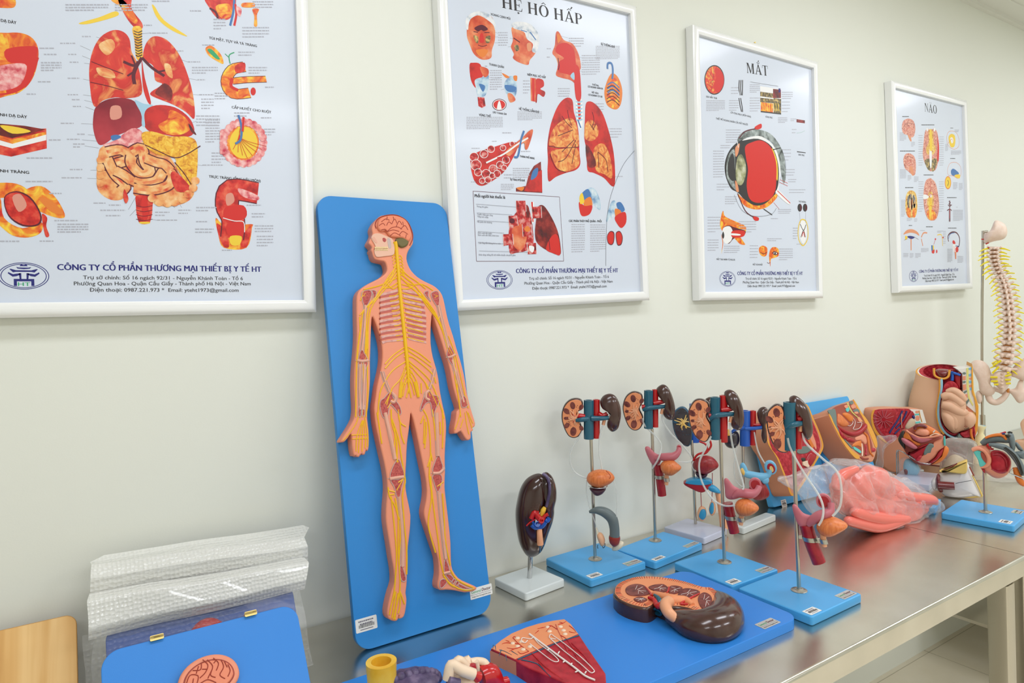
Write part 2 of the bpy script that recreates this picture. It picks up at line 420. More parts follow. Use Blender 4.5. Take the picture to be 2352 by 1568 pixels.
# ---------------------------------------------------------------- text drawing
_tc = {}
def glyphs(s, bold=0.0):
    k = (s, bold)
    if k in _tc: return _tc[k]
    cu = bpy.data.curves.new('lettering', 'FONT'); cu.body = s; cu.size = 1; cu.resolution_u = 2; cu.offset = bold; cu.fill_mode = 'FRONT'
    o = bpy.data.objects.new('lettering', cu); COL.objects.link(o)
    me = bpy.data.meshes.new_from_object(o.evaluated_get(bpy.context.evaluated_depsgraph_get()))
    vs = [tuple(v.co) for v in me.vertices]; fs = [tuple(p.vertices) for p in me.polygons]
    bpy.data.objects.remove(o); bpy.data.curves.remove(cu); bpy.data.meshes.remove(me)
    _tc[k] = (vs, fs); return _tc[k]
def put_text(mb, s, a, b, h, z, key, M=None, bold=0.0, slant=0.0):
    """lettering whose baseline runs from a to b (2-D), capitals h tall"""
    if bold:                            # heavier strokes: the same letters twice, a hair apart
        d_ = (Vector(b).to_2d()-Vector(a).to_2d()).normalized()*(bold*h)
        put_text(mb, s, Vector(a).to_2d()+d_, Vector(b).to_2d()+d_, h, z+.00002, key, M, 0, slant)
        put_text(mb, s, Vector(a).to_2d()-d_, Vector(b).to_2d()-d_, h, z, key, M, 0, slant); return
    bar = s.startswith('Đ')
    if bar: s = 'D'+s[1:]
    vs, fs = glyphs(s, .0008)
    if not vs: return
    x0 = min(v[0] for v in vs); x1 = max(v[0] for v in vs)
    a, b = Vector(a).to_2d(), Vector(b).to_2d(); d = b-a; L = d.length; d.normalize(); nn = Vector((-d.y, d.x))
    sx, sy = L/(x1-x0), h/.72
    if bar:
        q = [a+d*(x*sy)+nn*(y*sy) for x, y in ((-.06, .33), (.26, .33), (.26, .39), (-.06, .39))]
        mb.add([(p.x, p.y, z+.00003) for p in q], [(0, 1, 2, 3)], key, M)
    pt = []
    for v in vs:
        p = a+d*((v[0]-x0)*sx+slant*v[1]*sy)+nn*(v[1]*sy); pt.append((p.x, p.y))
    out = []; ff = []
    for k, f in enumerate(fs):          # overlapping strokes of one letter lie a hair apart
        ff.append(tuple(range(len(out), len(out)+len(f)))); out += [(pt[i][0], pt[i][1], z+(k % 9)*2e-6) for i in f]
    mb.add(out, ff, key, M)

# ---------------------------------------------------------------- stickers on the bases
def sticker(parent, c, w, h, rot, M, brand=False, key='sticker', name=None):
    """paper label lying at (a,b,z) of the drawing plane M"""
    T = M @ Matrix.Translation(Vector(c)) @ Matrix.Rotation(rot, 4, 'Z')
    m = MB().slab(rrect(w, h, h*.08, 3), 0, .0003, key, M=T)
    if brand:
        put_text(m, 'General', (-w*.44, h*.02), (-w*.02, h*.02), h*.28, .00045, 'ink_green', T, .01, .15)
        put_text(m, 'Doctor', (w*.03, h*.02), (w*.43, h*.02), h*.3, .00045, 'ink_maroon', T, .03, .15)
        m.flat([(-w*.5, -h*.1), (w*.5, -h*.1), (w*.5, -h*.13), (-w*.5, -h*.13)], .00045, 'ink_grey', T)
        put_text(m, 'http://xx.hongtech.com', (-w*.42, -h*.36), (w*.42, -h*.36), h*.14, .00045, 'ink_black', T, .02)
    else:
        for k, (x0, x1) in enumerate(((-.36, .34), (-.3, .28))):
            x = x0
            while x < x1:
                d = .03+.05*random.random(); yy = .3-.2*k
                m.flat([(w*x, h*(yy-.07)), (w*min(x+d, x1), h*(yy-.07)), (w*min(x+d, x1), h*(yy+.04)), (w*x, h*(yy+.04))], .00045, 'ink_grey', T); x += d+.015
        x = -.36
        while x < .38:
            d = .006+.014*random.random()
            m.flat([(w*x, -h*.2), (w*(x+d), -h*.2), (w*(x+d), h*.04), (w*x, h*.04)], .00045, 'ink_black', T); x += d+.007+.01*random.random()
        m.flat([(-w*.3, -h*.36), (w*.3, -h*.36), (w*.3, -h*.3), (-w*.3, -h*.3)], .00045, 'ink_grey', T)
    return m.build(name or ('brand_sticker' if brand else 'barcode_sticker'), parent)
# ---------------------------------------------------------------- framed posters on the wall
SER = {}
def stem(x0, x1, foot=True, head=True, y0=0., y1=1., e=.055):
    q = [[(x0, y0), (x1, y0), (x1, y1), (x0, y1)]]
    if foot: q.append([(x0-e, y0), (x1+e, y0), (x1+e, y0+.04), (x0-e, y0+.04)])
    if head: q.append([(x0-e, y1-.04), (x1+e, y1-.04), (x1+e, y1), (x0-e, y1)])
    return q
def ringp(cx, cy, rx, ry, tx, ty, a0=0, a1=360, n=28):
    q = []
    for k in range(n):
        t0, t1 = R(a0+(a1-a0)*k/n), R(a0+(a1-a0)*(k+1)/n)
        q.append([(cx+rx*math.cos(t0), cy+ry*math.sin(t0)), (cx+rx*math.cos(t1), cy+ry*math.sin(t1)), (cx+(rx-tx)*math.cos(t1), cy+(ry-ty)*math.sin(t1)), (cx+(rx-tx)*math.cos(t0), cy+(ry-ty)*math.sin(t0))])
    return q
SER['H'] = (stem(.08, .24)+stem(.56, .72)+[[(.24, .47), (.56, .47), (.56, .535), (.24, .535)]], .82)
SER['E'] = (stem(.08, .24)+[[(.24, .95), (.62, .95), (.62, 1), (.24, 1)], [(.57, .95), (.62, .72), (.64, .72), (.62, 1)], [(.24, 0), (.64, 0), (.64, .05), (.24, .05)], [(.64, .05), (.58, .05), (.66, .3), (.68, .3)], [(.24, .48), (.46, .48), (.46, .53), (.24, .53)], [(.43, .36), (.47, .36), (.47, .65), (.43, .65)]], .72)
SER['O'] = (ringp(.42, .5, .38, .52, .16, .05), .86)
SER['P'] = (stem(.08, .24)+ringp(.34, .74, .28, .26, .15, .05, -90, 90, 14)+[[(.24, .95), (.34, .95), (.34, 1), (.24, 1)], [(.24, .48), (.34, .48), (.34, .53), (.24, .53)]], .68)
SER['A'] = ([[(.08, .02), (.15, .02), (.43, .9), (.38, 1)], [(.36, 1.02), (.44, 1.02), (.76, .02), (.57, .02)], [(.2, .3), (.6, .3), (.6, .36), (.2, .36)], [(.0, 0), (.25, 0), (.25, .04), (.0, .04)], [(.5, 0), (.83, 0), (.83, .04), (.5, .04)]], .84)
SER['M'] = (stem(.1, .16, True, False)+stem(.7, .86)+[[(.03, .96), (.22, .96), (.22, 1), (.03, 1)], [(.1, 1), (.26, 1), (.52, .2), (.45, .0)], [(.45, 0), (.5, .0), (.74, .9), (.7, 1)]], .96)
SER['T'] = (stem(.27, .43, True, False)+[[(.03, .95), (.67, .95), (.67, 1), (.03, 1)], [(.03, .95), (.06, .95), (.03, .72), (.0, .72)], [(.64, .95), (.67, .95), (.7, .72), (.67, .72)]], .72)
SER['N'] = (stem(.1, .15, True, True)+stem(.62, .67, False, True)+[[(.08, 1), (.24, 1), (.69, .1), (.67, -.02)]], .78)
SER['cir'] = ([[(-.2, 1.08), (-.12, 1.08), (.02, 1.22), (.0, 1.27)], [(.0, 1.27), (-.02, 1.22), (.12, 1.08), (.2, 1.08)]], 0)
SER['acu'] = ([[(.1, 1.22), (.16, 1.2), (.32, 1.42), (.22, 1.46)]], 0)
SER['acu0'] = ([[(-.04, 1.2), (.0, 1.2), (.14, 1.38), (.04, 1.42)]], 0)
SER['dot'] = ([ell(0, -.17, .075, .075, 12)], 0)
SER['bre'] = (ringp(0, 1.22, .17, .14, .05, .05, 180, 360, 12), 0)
SER['til'] = ([[(-.2, 1.1), (-.15, 1.12), (-.06, 1.2), (-.12, 1.22)], [(-.12, 1.22), (-.06, 1.2), (.06, 1.12), (.12, 1.1)], [(.06, 1.12), (.12, 1.1), (.2, 1.2), (.15, 1.2)]], 0)
def serif_title(mb, word, a, b, h, z, key, M):
    """word: list of (letter, [marks]); baseline a->b"""
    pos = []; x = 0
    for L, marks in word:
        if L == ' ': x += .32; continue
        pos.append((L, marks, x)); x += SER[L][1]+.03
    a, b = Vector(a).to_2d(), Vector(b).to_2d(); d = (b-a); sx = d.length/(x-.03); d.normalize(); nn = Vector((-d.y, d.x))
    pt = lambda p, X: a+d*((p[0]+X)*sx)+nn*(p[1]*h)
    for L, marks, X in pos:
        for q in SER[L][0]: mb.flat([pt(p, X) for p in q], z, key, M)
        for mk in marks:
            for q in SER[mk][0]: mb.flat([pt(p, X+SER[L][1]/2) for p in q], z+.00002, key, M)

class Poster:
    def __init__(s, bl, br, tl, label, W=None, H=None):
        """paper corners found on the plane of the prints, 2 cm off the wall"""
        pb, pr, pt = [WORLD.px(*p, ax=1, val=-.021) for p in (bl, br, tl)]
        x = (pr-pb).normalized(); w = W or (pr-pb).length
        if W: pb = pr-x*W
        z = Vector((-x.z, 0, x.x))
        h = H or (pt-pb).dot(z)
        s.w, s.h = w, h
        s.fr = Frame(pb, x, (0, 1, 0), z); s.lv = 0
        s.root = thing('framed_poster', s.fr, label, 'poster', 'framed anatomy posters hung in a row on the wall')
        fw, e = .021, .004          # frame face width and lip
        m = MB()
        prof = [(e, .001), (e, .010), (-.004, .0135), (-.012, .0135), (-fw+.003, .0105), (-fw, .007), (-fw, -.0195), (0, -.0195), (0, -.001), (e, -.001)]
        rings = []
        for a, c in prof:
            rings.append([(a, a, c), (w-a, a, c), (w-a, h-a, c), (a, h-a, c)])
        n = len(prof); vs = [p for r in rings for p in r]
        fs = [(k*4+i, k*4+(i+1) % 4, ((k+1) % n)*4+(i+1) % 4, ((k+1) % n)*4+i) for k in range(n) for i in range(4)]
        m.add(vs, fs, 'frame_white', UPM); m.build('frame', s.root, 30)
        s.paper = MB().box((w/2, h/2, -.0008), (w-.0005, h-.0005, .0016), 'paper', UPM).build('print_sheet', s.root)
    def p(s, x, y):
        q = s.fr.px(x, y, 1, 0.0); return Vector((q.x, q.z))
    def P(s, pts): return [s.p(*q) for q in pts]
    def z(s):
        s.lv += 1; return .00003*s.lv+.00015
    def drawing(s, name, layers):
        """layers: (material, photo points, mode, width)"""
        m = MB(); s.lv = 0
        for L in layers:
            k, pts = L[0], L[1]; mode = L[2] if len(L) > 2 else 's'
            q = s.P(pts)
            if mode == 's': m.flat(smooth(q, 4, True), s.z(), k, UPM)
            elif mode == 'p': m.flat(q, s.z(), k, UPM)
            elif mode == 'l': m.ribbon(smooth(q, 4) if len(q) > 2 else q, L[3] if len(L) > 3 else .0007, s.z(), k, UPM)
            elif mode == 'c': m.ribbon(smooth(q, 4, True), L[3], s.z(), k, UPM, True)
        return m.build(name, s.paper)
    def heading(s, items, name='heading'):
        m = MB(); s.lv = 0
        for t, a, b, hp, k, bold in items:
            pa, pb = s.p(*a), s.p(*b); h = (s.p(a[0], a[1]-hp)-pa).length
            put_text(m, t, pa, pb, h, s.z(), k, UPM, bold)
            if name == 'heading': m.build(name, s.paper); m = MB()
        if name != 'heading': return m.build(name, s.paper)
    def notes(s, boxes, name='caption', key='ink_fine', leader=None, th=.0022):
        """lines of lettering too small to read in the photo: short dashes, plus hairline leaders"""
        for x0, y0, x1, y1, nl in boxes:
            m = MB(); s.nz = getattr(s, 'nz', 0)+1; zz = .00012+.0000035*s.nz
            a, b, c = s.p(x0, y0), s.p(x1, y0), s.p(x0, y1)
            d = (b-a); L = d.length; d.normalize(); dn = (c-a)/max(nl, 1)
            for k in range(nl):
                u = 0; end = L*(1 if k < nl-1 else .55+.4*random.random()); o = a+dn*(k+.5)
                while u < end:
                    e = .002+.0055*random.random(); e = min(e, end-u)
                    hh = min(th, (dn.length*.5 if dn.length > .001 else th))
                    nn = Vector((-d.y, d.x))*hh
                    m.flat([o+d*u, o+d*(u+e), o+d*(u+e)+nn, o+d*u+nn], zz, key, UPM); u += e+.0012
            m.build(name, s.paper)
        for x0, y0, x1, y1 in (leader or []):
            MB().ribbon(s.P([(x0, y0), (x1, y1)]), .0005, .0001, 'ink_grey', UPM).build('leader_line', s.paper)
    def foot(s, cx, cy, lines):
        """company block: emblem centre in px and the four text lines"""
        c = s.p(*cx); ex = (s.p(cx[0]+cy[0], cx[1])-c).length; ey = (s.p(cx[0], cx[1]-cy[1])-c).length
        m = MB(); s.lv = 0; z0 = s.z()
        m.flat(ell(c.x, c.y, ex, ey, 40), z0, 'paper', UPM)
        for k in (1, .9): m.ring2(ell(c.x, c.y, ex*k, ey*k, 48), ell(c.x, c.y, ex*k-.0012, ey*k-.0012, 48), s.z(), 'ink_navy', UPM)
        zz = s.z()
        def q(pts, key='ink_navy', z_=None): m.flat([(c.x+ex*x, c.y+ey*y) for x, y in pts], z_ or zz, key, UPM)
        for sg in (1, -1):
            def g(pts): q([(sg*x, y) for x, y in pts])
            g([(0, .72), (.16, .72), (.12, .82), (.2, .9), (.1, .86), (0, .8)][::sg])
            g([(0, .62), (.18, .62), (.3, .66), (.24, .54), (0, .5)][::sg])
            g([(0, .42), (.3, .42), (.5, .52), (.56, .5), (.42, .26), (.3, .3), (0, .3)][::sg])
            g([(0, .22), (.24, .22), (.3, .14), (.44, .12), (.62, .3), (.62, .18), (.44, -.04), (.24, -.04), (.14, .06), (.12, -.2), (0, -.2)][::sg] if False else [(.12, .2), (.3, .16), (.42, .12), (.6, .28), (.62, .18), (.44, -.06), (.28, -.02), (.16, .08)][::sg])
            g([(.1, .2), (.2, .2), (.17, -.24), (.1, -.24)][::sg])
            g([(0, -.22), (.4, -.22), (.4, -.4), (0, -.4)][::sg])
            g([(.28, -.4), (.4, -.4), (.4, -.74), (.28, -.74)][::sg])
        put_text(m, 'HT', (c.x-ex*.24, c.y-ey*.74), (c.x+ex*.24, c.y-ey*.74), ey*.28, s.z(), 'ink_green', UPM, .02)
        m.build('emblem', s.paper)
        T = ('CÔNG TY CỔ PHẦN THƯƠNG MẠI THIẾT BỊ Y TẾ HT', 'Trụ sở chính: Số 16 ngách 92/31 - Nguyễn Khánh Toàn - Tổ 6', 'Phường Quan Hoa - Quận Cầu Giấy - Thành phố Hà Nội - Việt Nam', 'Điện thoại: 0987.221.973 *  Email: yteht1973@gmail.com')
        s.heading([(T[i], a, b, hp, 'ink_navy' if i == 0 else 'ink_black', .05 if i == 0 else .014) for i, (a, b, hp) in enumerate(lines)], 'company_text')

# ---- digestive system poster, nearest
A = Poster((98, 700), (700.3, 693.5), (675, 0), 'large white framed digestive organs poster, nearest on the wall, cut by the left edge', W=.587, H=.79)
c = P1c
A.drawing('neck_nerve', [('ink_yellow', c([(385, 112), (480, 85), (560, 55), (575, 75), (500, 100), (420, 118)]))])
A.drawing('chest_nerve', [('ink_yellow', c([(740, 30), (752, 30), (800, 100), (912, 176), (840, 150), (770, 95)]))])
A.drawing('throat', [('art_flame', c([(540, 0), (600, 0), (640, 60), (600, 40)]))])
A.drawing('windpipe', [('art_redgut', c([(570, -30), (640, -30), (640, 40), (690, 110), (690, 140), (650, 130), (600, 60)])), ('art_flame', c([(590, 30), (625, 30), (670, 100), (645, 110)])), ('art_omentum', c([(645, 135), (688, 132), (690, 200), (694, 285), (664, 285), (655, 200)]))]
          + [('ink_black', c([(650+k*1.2, 150+k*13), (672, 158+k*13), (692, 150+k*13)]), 'l', .0016) for k in range(10)])
A.drawing('lungs', [('art_redlung', c([(690, 290), (705, 380), (735, 498), (718, 495), (695, 420)])),
    ('art_lung', c([(440, 440), (434, 340), (450, 250), (490, 180), (550, 147), (600, 155), (630, 190), (640, 250), (665, 300), (685, 380), (688, 460), (620, 478), (560, 474), (500, 490), (468, 520), (450, 500)])),
    ('art_lung', c([(735, 183), (775, 178), (825, 205), (880, 280), (925, 400), (945, 500), (945, 578), (905, 545), (840, 508), (745, 470), (735, 448), (790, 410), (755, 390), (745, 320), (698, 290), (705, 225)])),
    ('art_dark', c([(755, 450), (800, 405), (838, 440), (830, 490), (790, 475)]))]
    + [('ink_maroon', c(q), 'l', w) for q, w in (([(690, 280), (660, 320), (600, 300)], .005), ([(675, 300), (650, 360), (655, 410)], .006), ([(690, 280), (740, 330), (800, 370)], .005), ([(650, 350), (620, 370)], .003), ([(770, 350), (815, 340)], .003), ([(660, 320), (640, 270)], .003), ([(445, 300), (520, 330), (600, 360)], .0012), ([(440, 400), (530, 420), (600, 440)], .0012))]
    + [('art_peach', c(q)) for q in ([(480, 220), (540, 190), (560, 230), (520, 270)], [(470, 330), (540, 340), (560, 380), (490, 370)], [(800, 310), (830, 320), (840, 380), (810, 360)])])
A.drawing('liver_and_stomach', [('art_liver', c([(453, 580), (468, 518), (530, 482), (610, 478), (662, 500), (688, 560), (690, 612), (620, 640), (560, 665), (510, 700), (478, 700), (456, 640)])), ('rib_pink', c([(540, 520), (585, 518), (590, 570), (540, 580)])),
    ('art_redlung', c([(698, 545), (760, 512), (850, 522), (920, 572), (946, 630), (930, 660), (880, 668), (800, 655), (730, 640), (700, 605)])), ('art_flame', c([(770, 610), (815, 580), (830, 535), (900, 570), (926, 625), (880, 655), (810, 650)])),
    ('ink_skyblue', c([(655, 488), (700, 505), (745, 512), (715, 530), (702, 560), (706, 614), (690, 606), (688, 556)])), ('ink_blue', c([(540, 662), (570, 656), (590, 668), (550, 684)])), ('art_dark', c([(918, 600), (956, 655), (930, 640)]))])
GUT = [[(520, 740), (590, 730), (640, 770), (560, 800), (540, 840)], [(520, 770), (560, 850), (610, 900), (590, 930)], [(640, 740), (690, 720), (705, 790), (730, 830), (690, 850), (640, 800), (640, 760)], [(610, 860), (680, 890), (760, 880), (800, 830), (840, 850), (820, 900), (740, 925), (650, 915)], [(710, 770), (760, 790), (800, 800), (830, 830)], [(560, 830), (600, 850), (640, 880)]]
A.drawing('intestines', [('art_gut', c([(500, 712), (600, 700), (690, 690), (820, 755), (880, 860), (945, 930), (905, 985), (800, 1005), (720, 975), (700, 930), (600, 905), (600, 965), (540, 972), (480, 930), (470, 860), (478, 760)])), ('art_pinkloop', c([(500, 705), (560, 682), (640, 625), (690, 640), (692, 690), (620, 718), (540, 718)]))]
    + [x for g in GUT for x in (('ink_maroon', c(g), 'l', .0205), ('art_gut', c(g), 'l', .0165), ('art_peach', c(g), 'l', .006))]
    + [('art_omentum', c([(690, 650), (740, 640), (830, 664), (910, 665), (955, 690), (962, 780), (952, 890), (930, 918), (860, 820), (850, 770), (760, 750), (705, 705)]))]
    + [('ink_maroon', c([(705, 705), (770, 735), (850, 768), (910, 750), (975, 710)]), 'l', .0018), ('ink_maroon', c([(850, 790), (900, 850), (940, 915)]), 'l', .0018), ('art_redgut', c([(830, 850), (860, 840), (930, 920), (860, 930)]))]
    + [('art_gut', c([(485, 760+k*38), (470, 775+k*38), (478, 795+k*38), (505, 790+k*38), (505, 765+k*38)])) for k in range(4)]
    + [('art_gut', ell(x, y, 10, 9, 14)) for x, y in c([(740, 965), (775, 985), (815, 990), (850, 985), (885, 970), (915, 945), (940, 915), (950, 880)])]
    + [('art_redgut', c([(605, 920), (625, 965), (612, 990), (600, 960)]))])
A.drawing('rectum', [('art_gut', c([(655, 930), (740, 940), (735, 965), (660, 955)])), ('art_redgut', c([(665, 950), (738, 955), (742, 1010), (738, 1050), (725, 1086), (680, 1086), (665, 1040), (662, 1000)])), ('ink_red', c([(690, 960), (715, 962), (720, 1060), (695, 1060)])), ('ink_yellow', c([(680, 1080), (728, 1080), (724, 1088), (685, 1088)]))]
    + [('ink_maroon', c([(662, 1000+k*22), (700, 1008+k*22), (742, 1000+k*22)]), 'l', .001) for k in range(4)])
A.drawing('gallbladder_and_pancreas', [('art_flame', c([(1000, 235), (1030, 223), (1075, 265), (1088, 310), (1060, 300), (1015, 270)])), ('ink_green', c([(1010, 245), (1030, 240), (1070, 285), (1050, 285)]))]
    + [('ink_maroon', c(q), 'l', w+.0022) for q, w in (([(1190, 325), (1130, 340), (1100, 400), (1130, 455), (1215, 452)], .018), ([(1130, 395), (1200, 388), (1295, 385)], .011))]
    + [('art_flame', c(q), 'l', w) for q, w in (([(1190, 325), (1130, 340), (1100, 400), (1130, 455), (1215, 452)], .018), ([(1130, 395), (1200, 388), (1295, 385)], .011))]
    + [('art_redgut', c([(1190, 305), (1190, 345), (1150, 355), (1145, 320)])), ('ink_red', ell(*c([(1232, 445)])[0], 6, 9, 14)), ('ink_green', c([(1120, 310), (1115, 270), (1140, 255)]), 'l', .0018), ('ink_green', c([(1115, 280), (1095, 262)]), 'l', .0014), ('ink_red', c([(1130, 380), (1125, 420), (1160, 440)]), 'l', .006)])
ring_ = lambda cx, cy, rx, ry, n, r: [('art_pinkloop', [(cx+rx*math.cos(t)+u[0], cy+ry*math.sin(t)+u[1]) for u in ell(0, 0, r, r, 10)]) for t in [2*math.pi*k/n for k in range(n)]]
cx, cy = c([(1185, 695)])[0]
A.drawing('gut_blood_supply', [('art_flame', ell(cx-4, cy, 40, 42, 24)), ('ink_yellow', ell(cx, cy, 32, 36, 24))] + ring_(cx, cy, 46, 48, 24, 9) + [('ink_red', [(cx-6, cy-40), (cx-12+k*1, cy-10), (cx-24+k*11, cy+36-abs(k-3)*7)], 'l', .0008) for k in range(8)]
    + [('ink_blue', c([(1160, 560), (1175, 620), (1170, 680), (1145, 700)]), 'l', .004), ('ink_red', c([(1185, 570), (1180, 640)]), 'l', .004)] + [('art_pinkloop', c([(1070, 640+k*22), (1080, 630+k*22), (1100, 635+k*22), (1095, 660+k*22), (1072, 662+k*22)])) for k in range(5)])
A.drawing('rectum_section', [('art_flame', c([(1050, 1060), (1100, 1100), (1220, 1090), (1226, 1110), (1200, 1205), (1090, 1205), (1062, 1140)])), ('art_redgut', c([(1055, 1085), (1100, 1130), (1115, 1200), (1085, 1195), (1062, 1140)])), ('art_redgut', c([(1222, 1100), (1185, 1140), (1170, 1195), (1205, 1195)])),
    ('ink_maroon', c([(1255, 940), (1130, 925), (1105, 1000), (1135, 1070), (1130, 1160)]), 'l', .044), ('art_redgut', c([(1255, 940), (1130, 925), (1105, 1000), (1135, 1070), (1130, 1160)]), 'l', .040), ('art_pinkloop', c([(1160, 915), (1252, 950), (1252, 975), (1180, 955)])), ('ink_red', c([(1095, 1010), (1185, 1000), (1195, 1060), (1100, 1075)])), ('rib_pink', c([(1100, 950), (1130, 940), (1140, 980), (1105, 1000)])),
    ('ink_red', c([(1105, 1090), (1180, 1085), (1180, 1150), (1115, 1150)])), ('ink_yellow', c([(1120, 1150), (1175, 1150), (1165, 1190), (1125, 1190)])), ('ink_white', c([(1085, 1060), (1140, 1075), (1185, 1080), (1190, 1130)]), 'l', .0016)])
A.drawing('duodenum_vessels', [('art_redgut', c([(1000, -20), (1140, -20), (1135, 60), (1110, 95), (1060, 90), (1020, 40)])), ('art_flame', c([(1050, 30), (1120, 20), (1130, 70), (1080, 90)])), ('ink_blue', c([(1140, 0), (1135, 60), (1120, 125)]), 'l', .004), ('ink_red', c([(1145, 20), (1150, 70), (1140, 125)]), 'l', .004), ('art_pinkloop', c([(1150, 30), (1175, 45), (1170, 80), (1155, 70)])), ('art_flame', c([(1180, 15), (1235, 15), (1235, 35), (1180, 35)])), ('art_flame', c([(1228, 45), (1260, 45), (1250, 75), (1252, 125), (1236, 125), (1238, 80)])), ('ink_maroon', c([(1020, 40), (1050, 60), (1060, 90)]), 'l', .004)])
A.drawing('stomach_section', [('art_flame', c([(-60, 190), (40, 160), (120, 165), (170, 200), (188, 265), (165, 370), (110, 440), (40, 465), (-60, 460)])), ('ink_red', c([(30, 240), (170, 225), (180, 270), (155, 370), (100, 430), (30, 450), (60, 380), (120, 320), (40, 300)])), ('art_pinkloop', c([(-40, 340), (60, 310), (130, 320), (100, 410), (20, 440), (-40, 430)])), ('ink_red', c([(-60, 465), (60, 450), (140, 400), (185, 280)]), 'l', .003)])
A.drawing('stomach_lining_block', [('art_redgut', c([(-60, 640), (225, 625), (228, 722), (55, 762), (-60, 740)]), 'p'), ('art_flame', c([(-60, 640), (60, 678), (225, 640), (225, 662), (60, 700), (-60, 660)]), 'p'), ('ink_white', c([(-60, 665), (60, 700), (225, 655), (225, 682), (60, 722), (-60, 690)]), 'p'), ('art_dark', c([(-60, 612), (0, 602), (120, 612), (222, 630), (150, 650), (60, 672), (-60, 645)]), 'p'), ('ink_yellow', c([(0, 610), (90, 620), (150, 640), (60, 650)]))])
A.drawing('caecum', [('art_flame', c([(120, 930), (200, 905), (270, 960), (315, 1040), (300, 1062), (230, 1045), (150, 1000)])), ('art_flame', c([(-60, 900), (60, 890), (130, 920), (130, 960), (60, 960), (-60, 960)])), ('art_flame', c([(-60, 990), (0, 960), (20, 1060), (110, 1110), (200, 1080), (200, 1130), (140, 1155), (60, 1145), (-10, 1090), (-60, 1050)])), ('ink_maroon', c([(20, 960), (80, 930), (150, 960), (200, 1040), (190, 1095), (110, 1100), (40, 1050)])), ('art_redgut', c([(24, 962), (80, 936), (145, 966), (192, 1040), (184, 1088), (112, 1092), (44, 1045)])), ('rib_pink', c([(60, 960), (100, 945), (130, 1000), (90, 1030)])), ('art_redgut', c([(205, 1040), (230, 1060), (225, 1100), (240, 1145), (222, 1150), (208, 1090)])), ('ink_orange', c([(190, 965), (250, 975), (310, 1040), (250, 1030)]))])
A.drawing('throat_fragment', [('art_flame', c([(-40, -10), (65, -10), (70, 35), (0, 38), (-40, 30)]))])
A.heading([('TÚI MẬT, TỤY VÀ TÁ TRÀNG', *c([(1018, 190), (1250, 230)]), 6, 'ink_black', .035), ('CẤP HUYẾT CHO RUỘT', *c([(1128, 527), (1320, 552)]), 6, 'ink_black', .035), ('TRỰC TRÀNG (ỐNG HẬU MÔN)', *c([(1017, 864), (1268, 886)]), 6, 'ink_black', .035), ('DẠ DÀY', *c([(5, 106), (80, 118)]), 7, 'ink_black', .035), ('THÀNH DẠ DÀY', *c([(-50, 560), (132, 576)]), 7, 'ink_black', .035), ('MANH TRÀNG', *c([(-40, 835), (142, 846)]), 7, 'ink_black', .035)])
L1 = [(400, 175, 465, 12), (293, 208, 390, 12), (333, 262, 400, 12), (340, 300, 410, 12), (330, 378, 405, 12), (330, 458, 405, 12), (350, 482, 410, 12), (355, 515, 415, 12), (296, 597, 395, 12), (376, 650, 428, 12), (326, 675, 400, 12), (356, 697, 412, 28), (340, 822, 440, 12), (300, 862, 425, 12), (455, 985, 535, 12), (530, 995, 600, 12), (488, 1020, 625, 12), (515, 1046, 632, 12), (755, 1028, 825, 30), (868, 1018, 930, 30), (765, 1068, 905, 12), (730, 158, 835, 12), (915, 298, 1000, 12), (962, 385, 1020, 12), (862, 245, 915, 12), (970, 458, 1050, 12), (985, 800, 1100, 12), (700, 120, 765, 12), (980, 478, 1040, 60), (955, 560, 1020, 60), (1000, 580, 1070, 120), (193, 232, 290, 12), (215, 262, 310, 12), (200, 302, 300, 50), (185, 395, 275, 12), (130, 455, 205, 12), (238, 678, 305, 12), (130, 765, 270, 14), (125, 880, 300, 12), (240, 938, 305, 12), (265, 1070, 460, 12), (280, 1088, 430, 50), (0, 1170, 165, 14), (193, 1170, 270, 12), (1160, 250, 1240, 28), (935, 325, 1060, 40), (985, 215, 1050, 14), (1210, 325, 1300, 40), (1290, 420, 1338, 14), (1045, 450, 1120, 40), (1020, 560, 1070, 60), (1140, 545, 1215, 30), (1270, 570, 1330, 12), (1285, 625, 1340, 40), (1030, 740, 1100, 60), (1140, 800, 1240, 14), (955, 1005, 1060, 30), (1200, 995, 1285, 12), (1225, 1035, 1290, 30), (1240, 1095, 1330, 40), (1250, 1145, 1330, 60), (955, 1075, 1040, 12), (950, 1110, 1040, 30), (1080, 1215, 1140, 10), (320, 20, 530, 40), (560, 20, 720, 40), (925, 50, 1010, 12), (1040, 90, 1100, 60), (1180, 130, 1310, 60), (1230, 5, 1330, 40), (740, 2, 830, 14)]
bx = []; ld = []
for x0, y0, x1, hh in L1:
    (a, b), (a2, b2) = c([(x0, y0), (x1, y0+hh)]); sl = .08*(a2-a)
    bx.append((a, b, a2, b2, max(1, round(hh/14))))
for q in ([(468, 180), (500, 190)], [(390, 222), (440, 245)], [(400, 272), (470, 300)], [(410, 308), (500, 320)], [(405, 385), (480, 400)], [(405, 462), (470, 470)], [(410, 488), (460, 500)], [(415, 520), (470, 540)], [(395, 602), (470, 605)], [(428, 655), (545, 668)], [(400, 680), (500, 690)], [(412, 710), (480, 720)], [(440, 828), (480, 828)], [(425, 868), (490, 870)], [(730, 160), (690, 165)], [(915, 302), (880, 290)], [(962, 390), (910, 380)], [(985, 806), (950, 800)], [(970, 710), (910, 760)], [(765, 1072), (730, 1065)], [(625, 1020), (660, 960)], [(632, 1050), (680, 1000)], [(850, 1010), (820, 980)], [(885, 1010), (860, 970)], [(970, 462), (940, 460)], [(955, 590), (925, 600)]):
    (a, b), (a2, b2) = c(q); ld.append((a, b, a2, b2))
A.notes(bx, leader=ld)
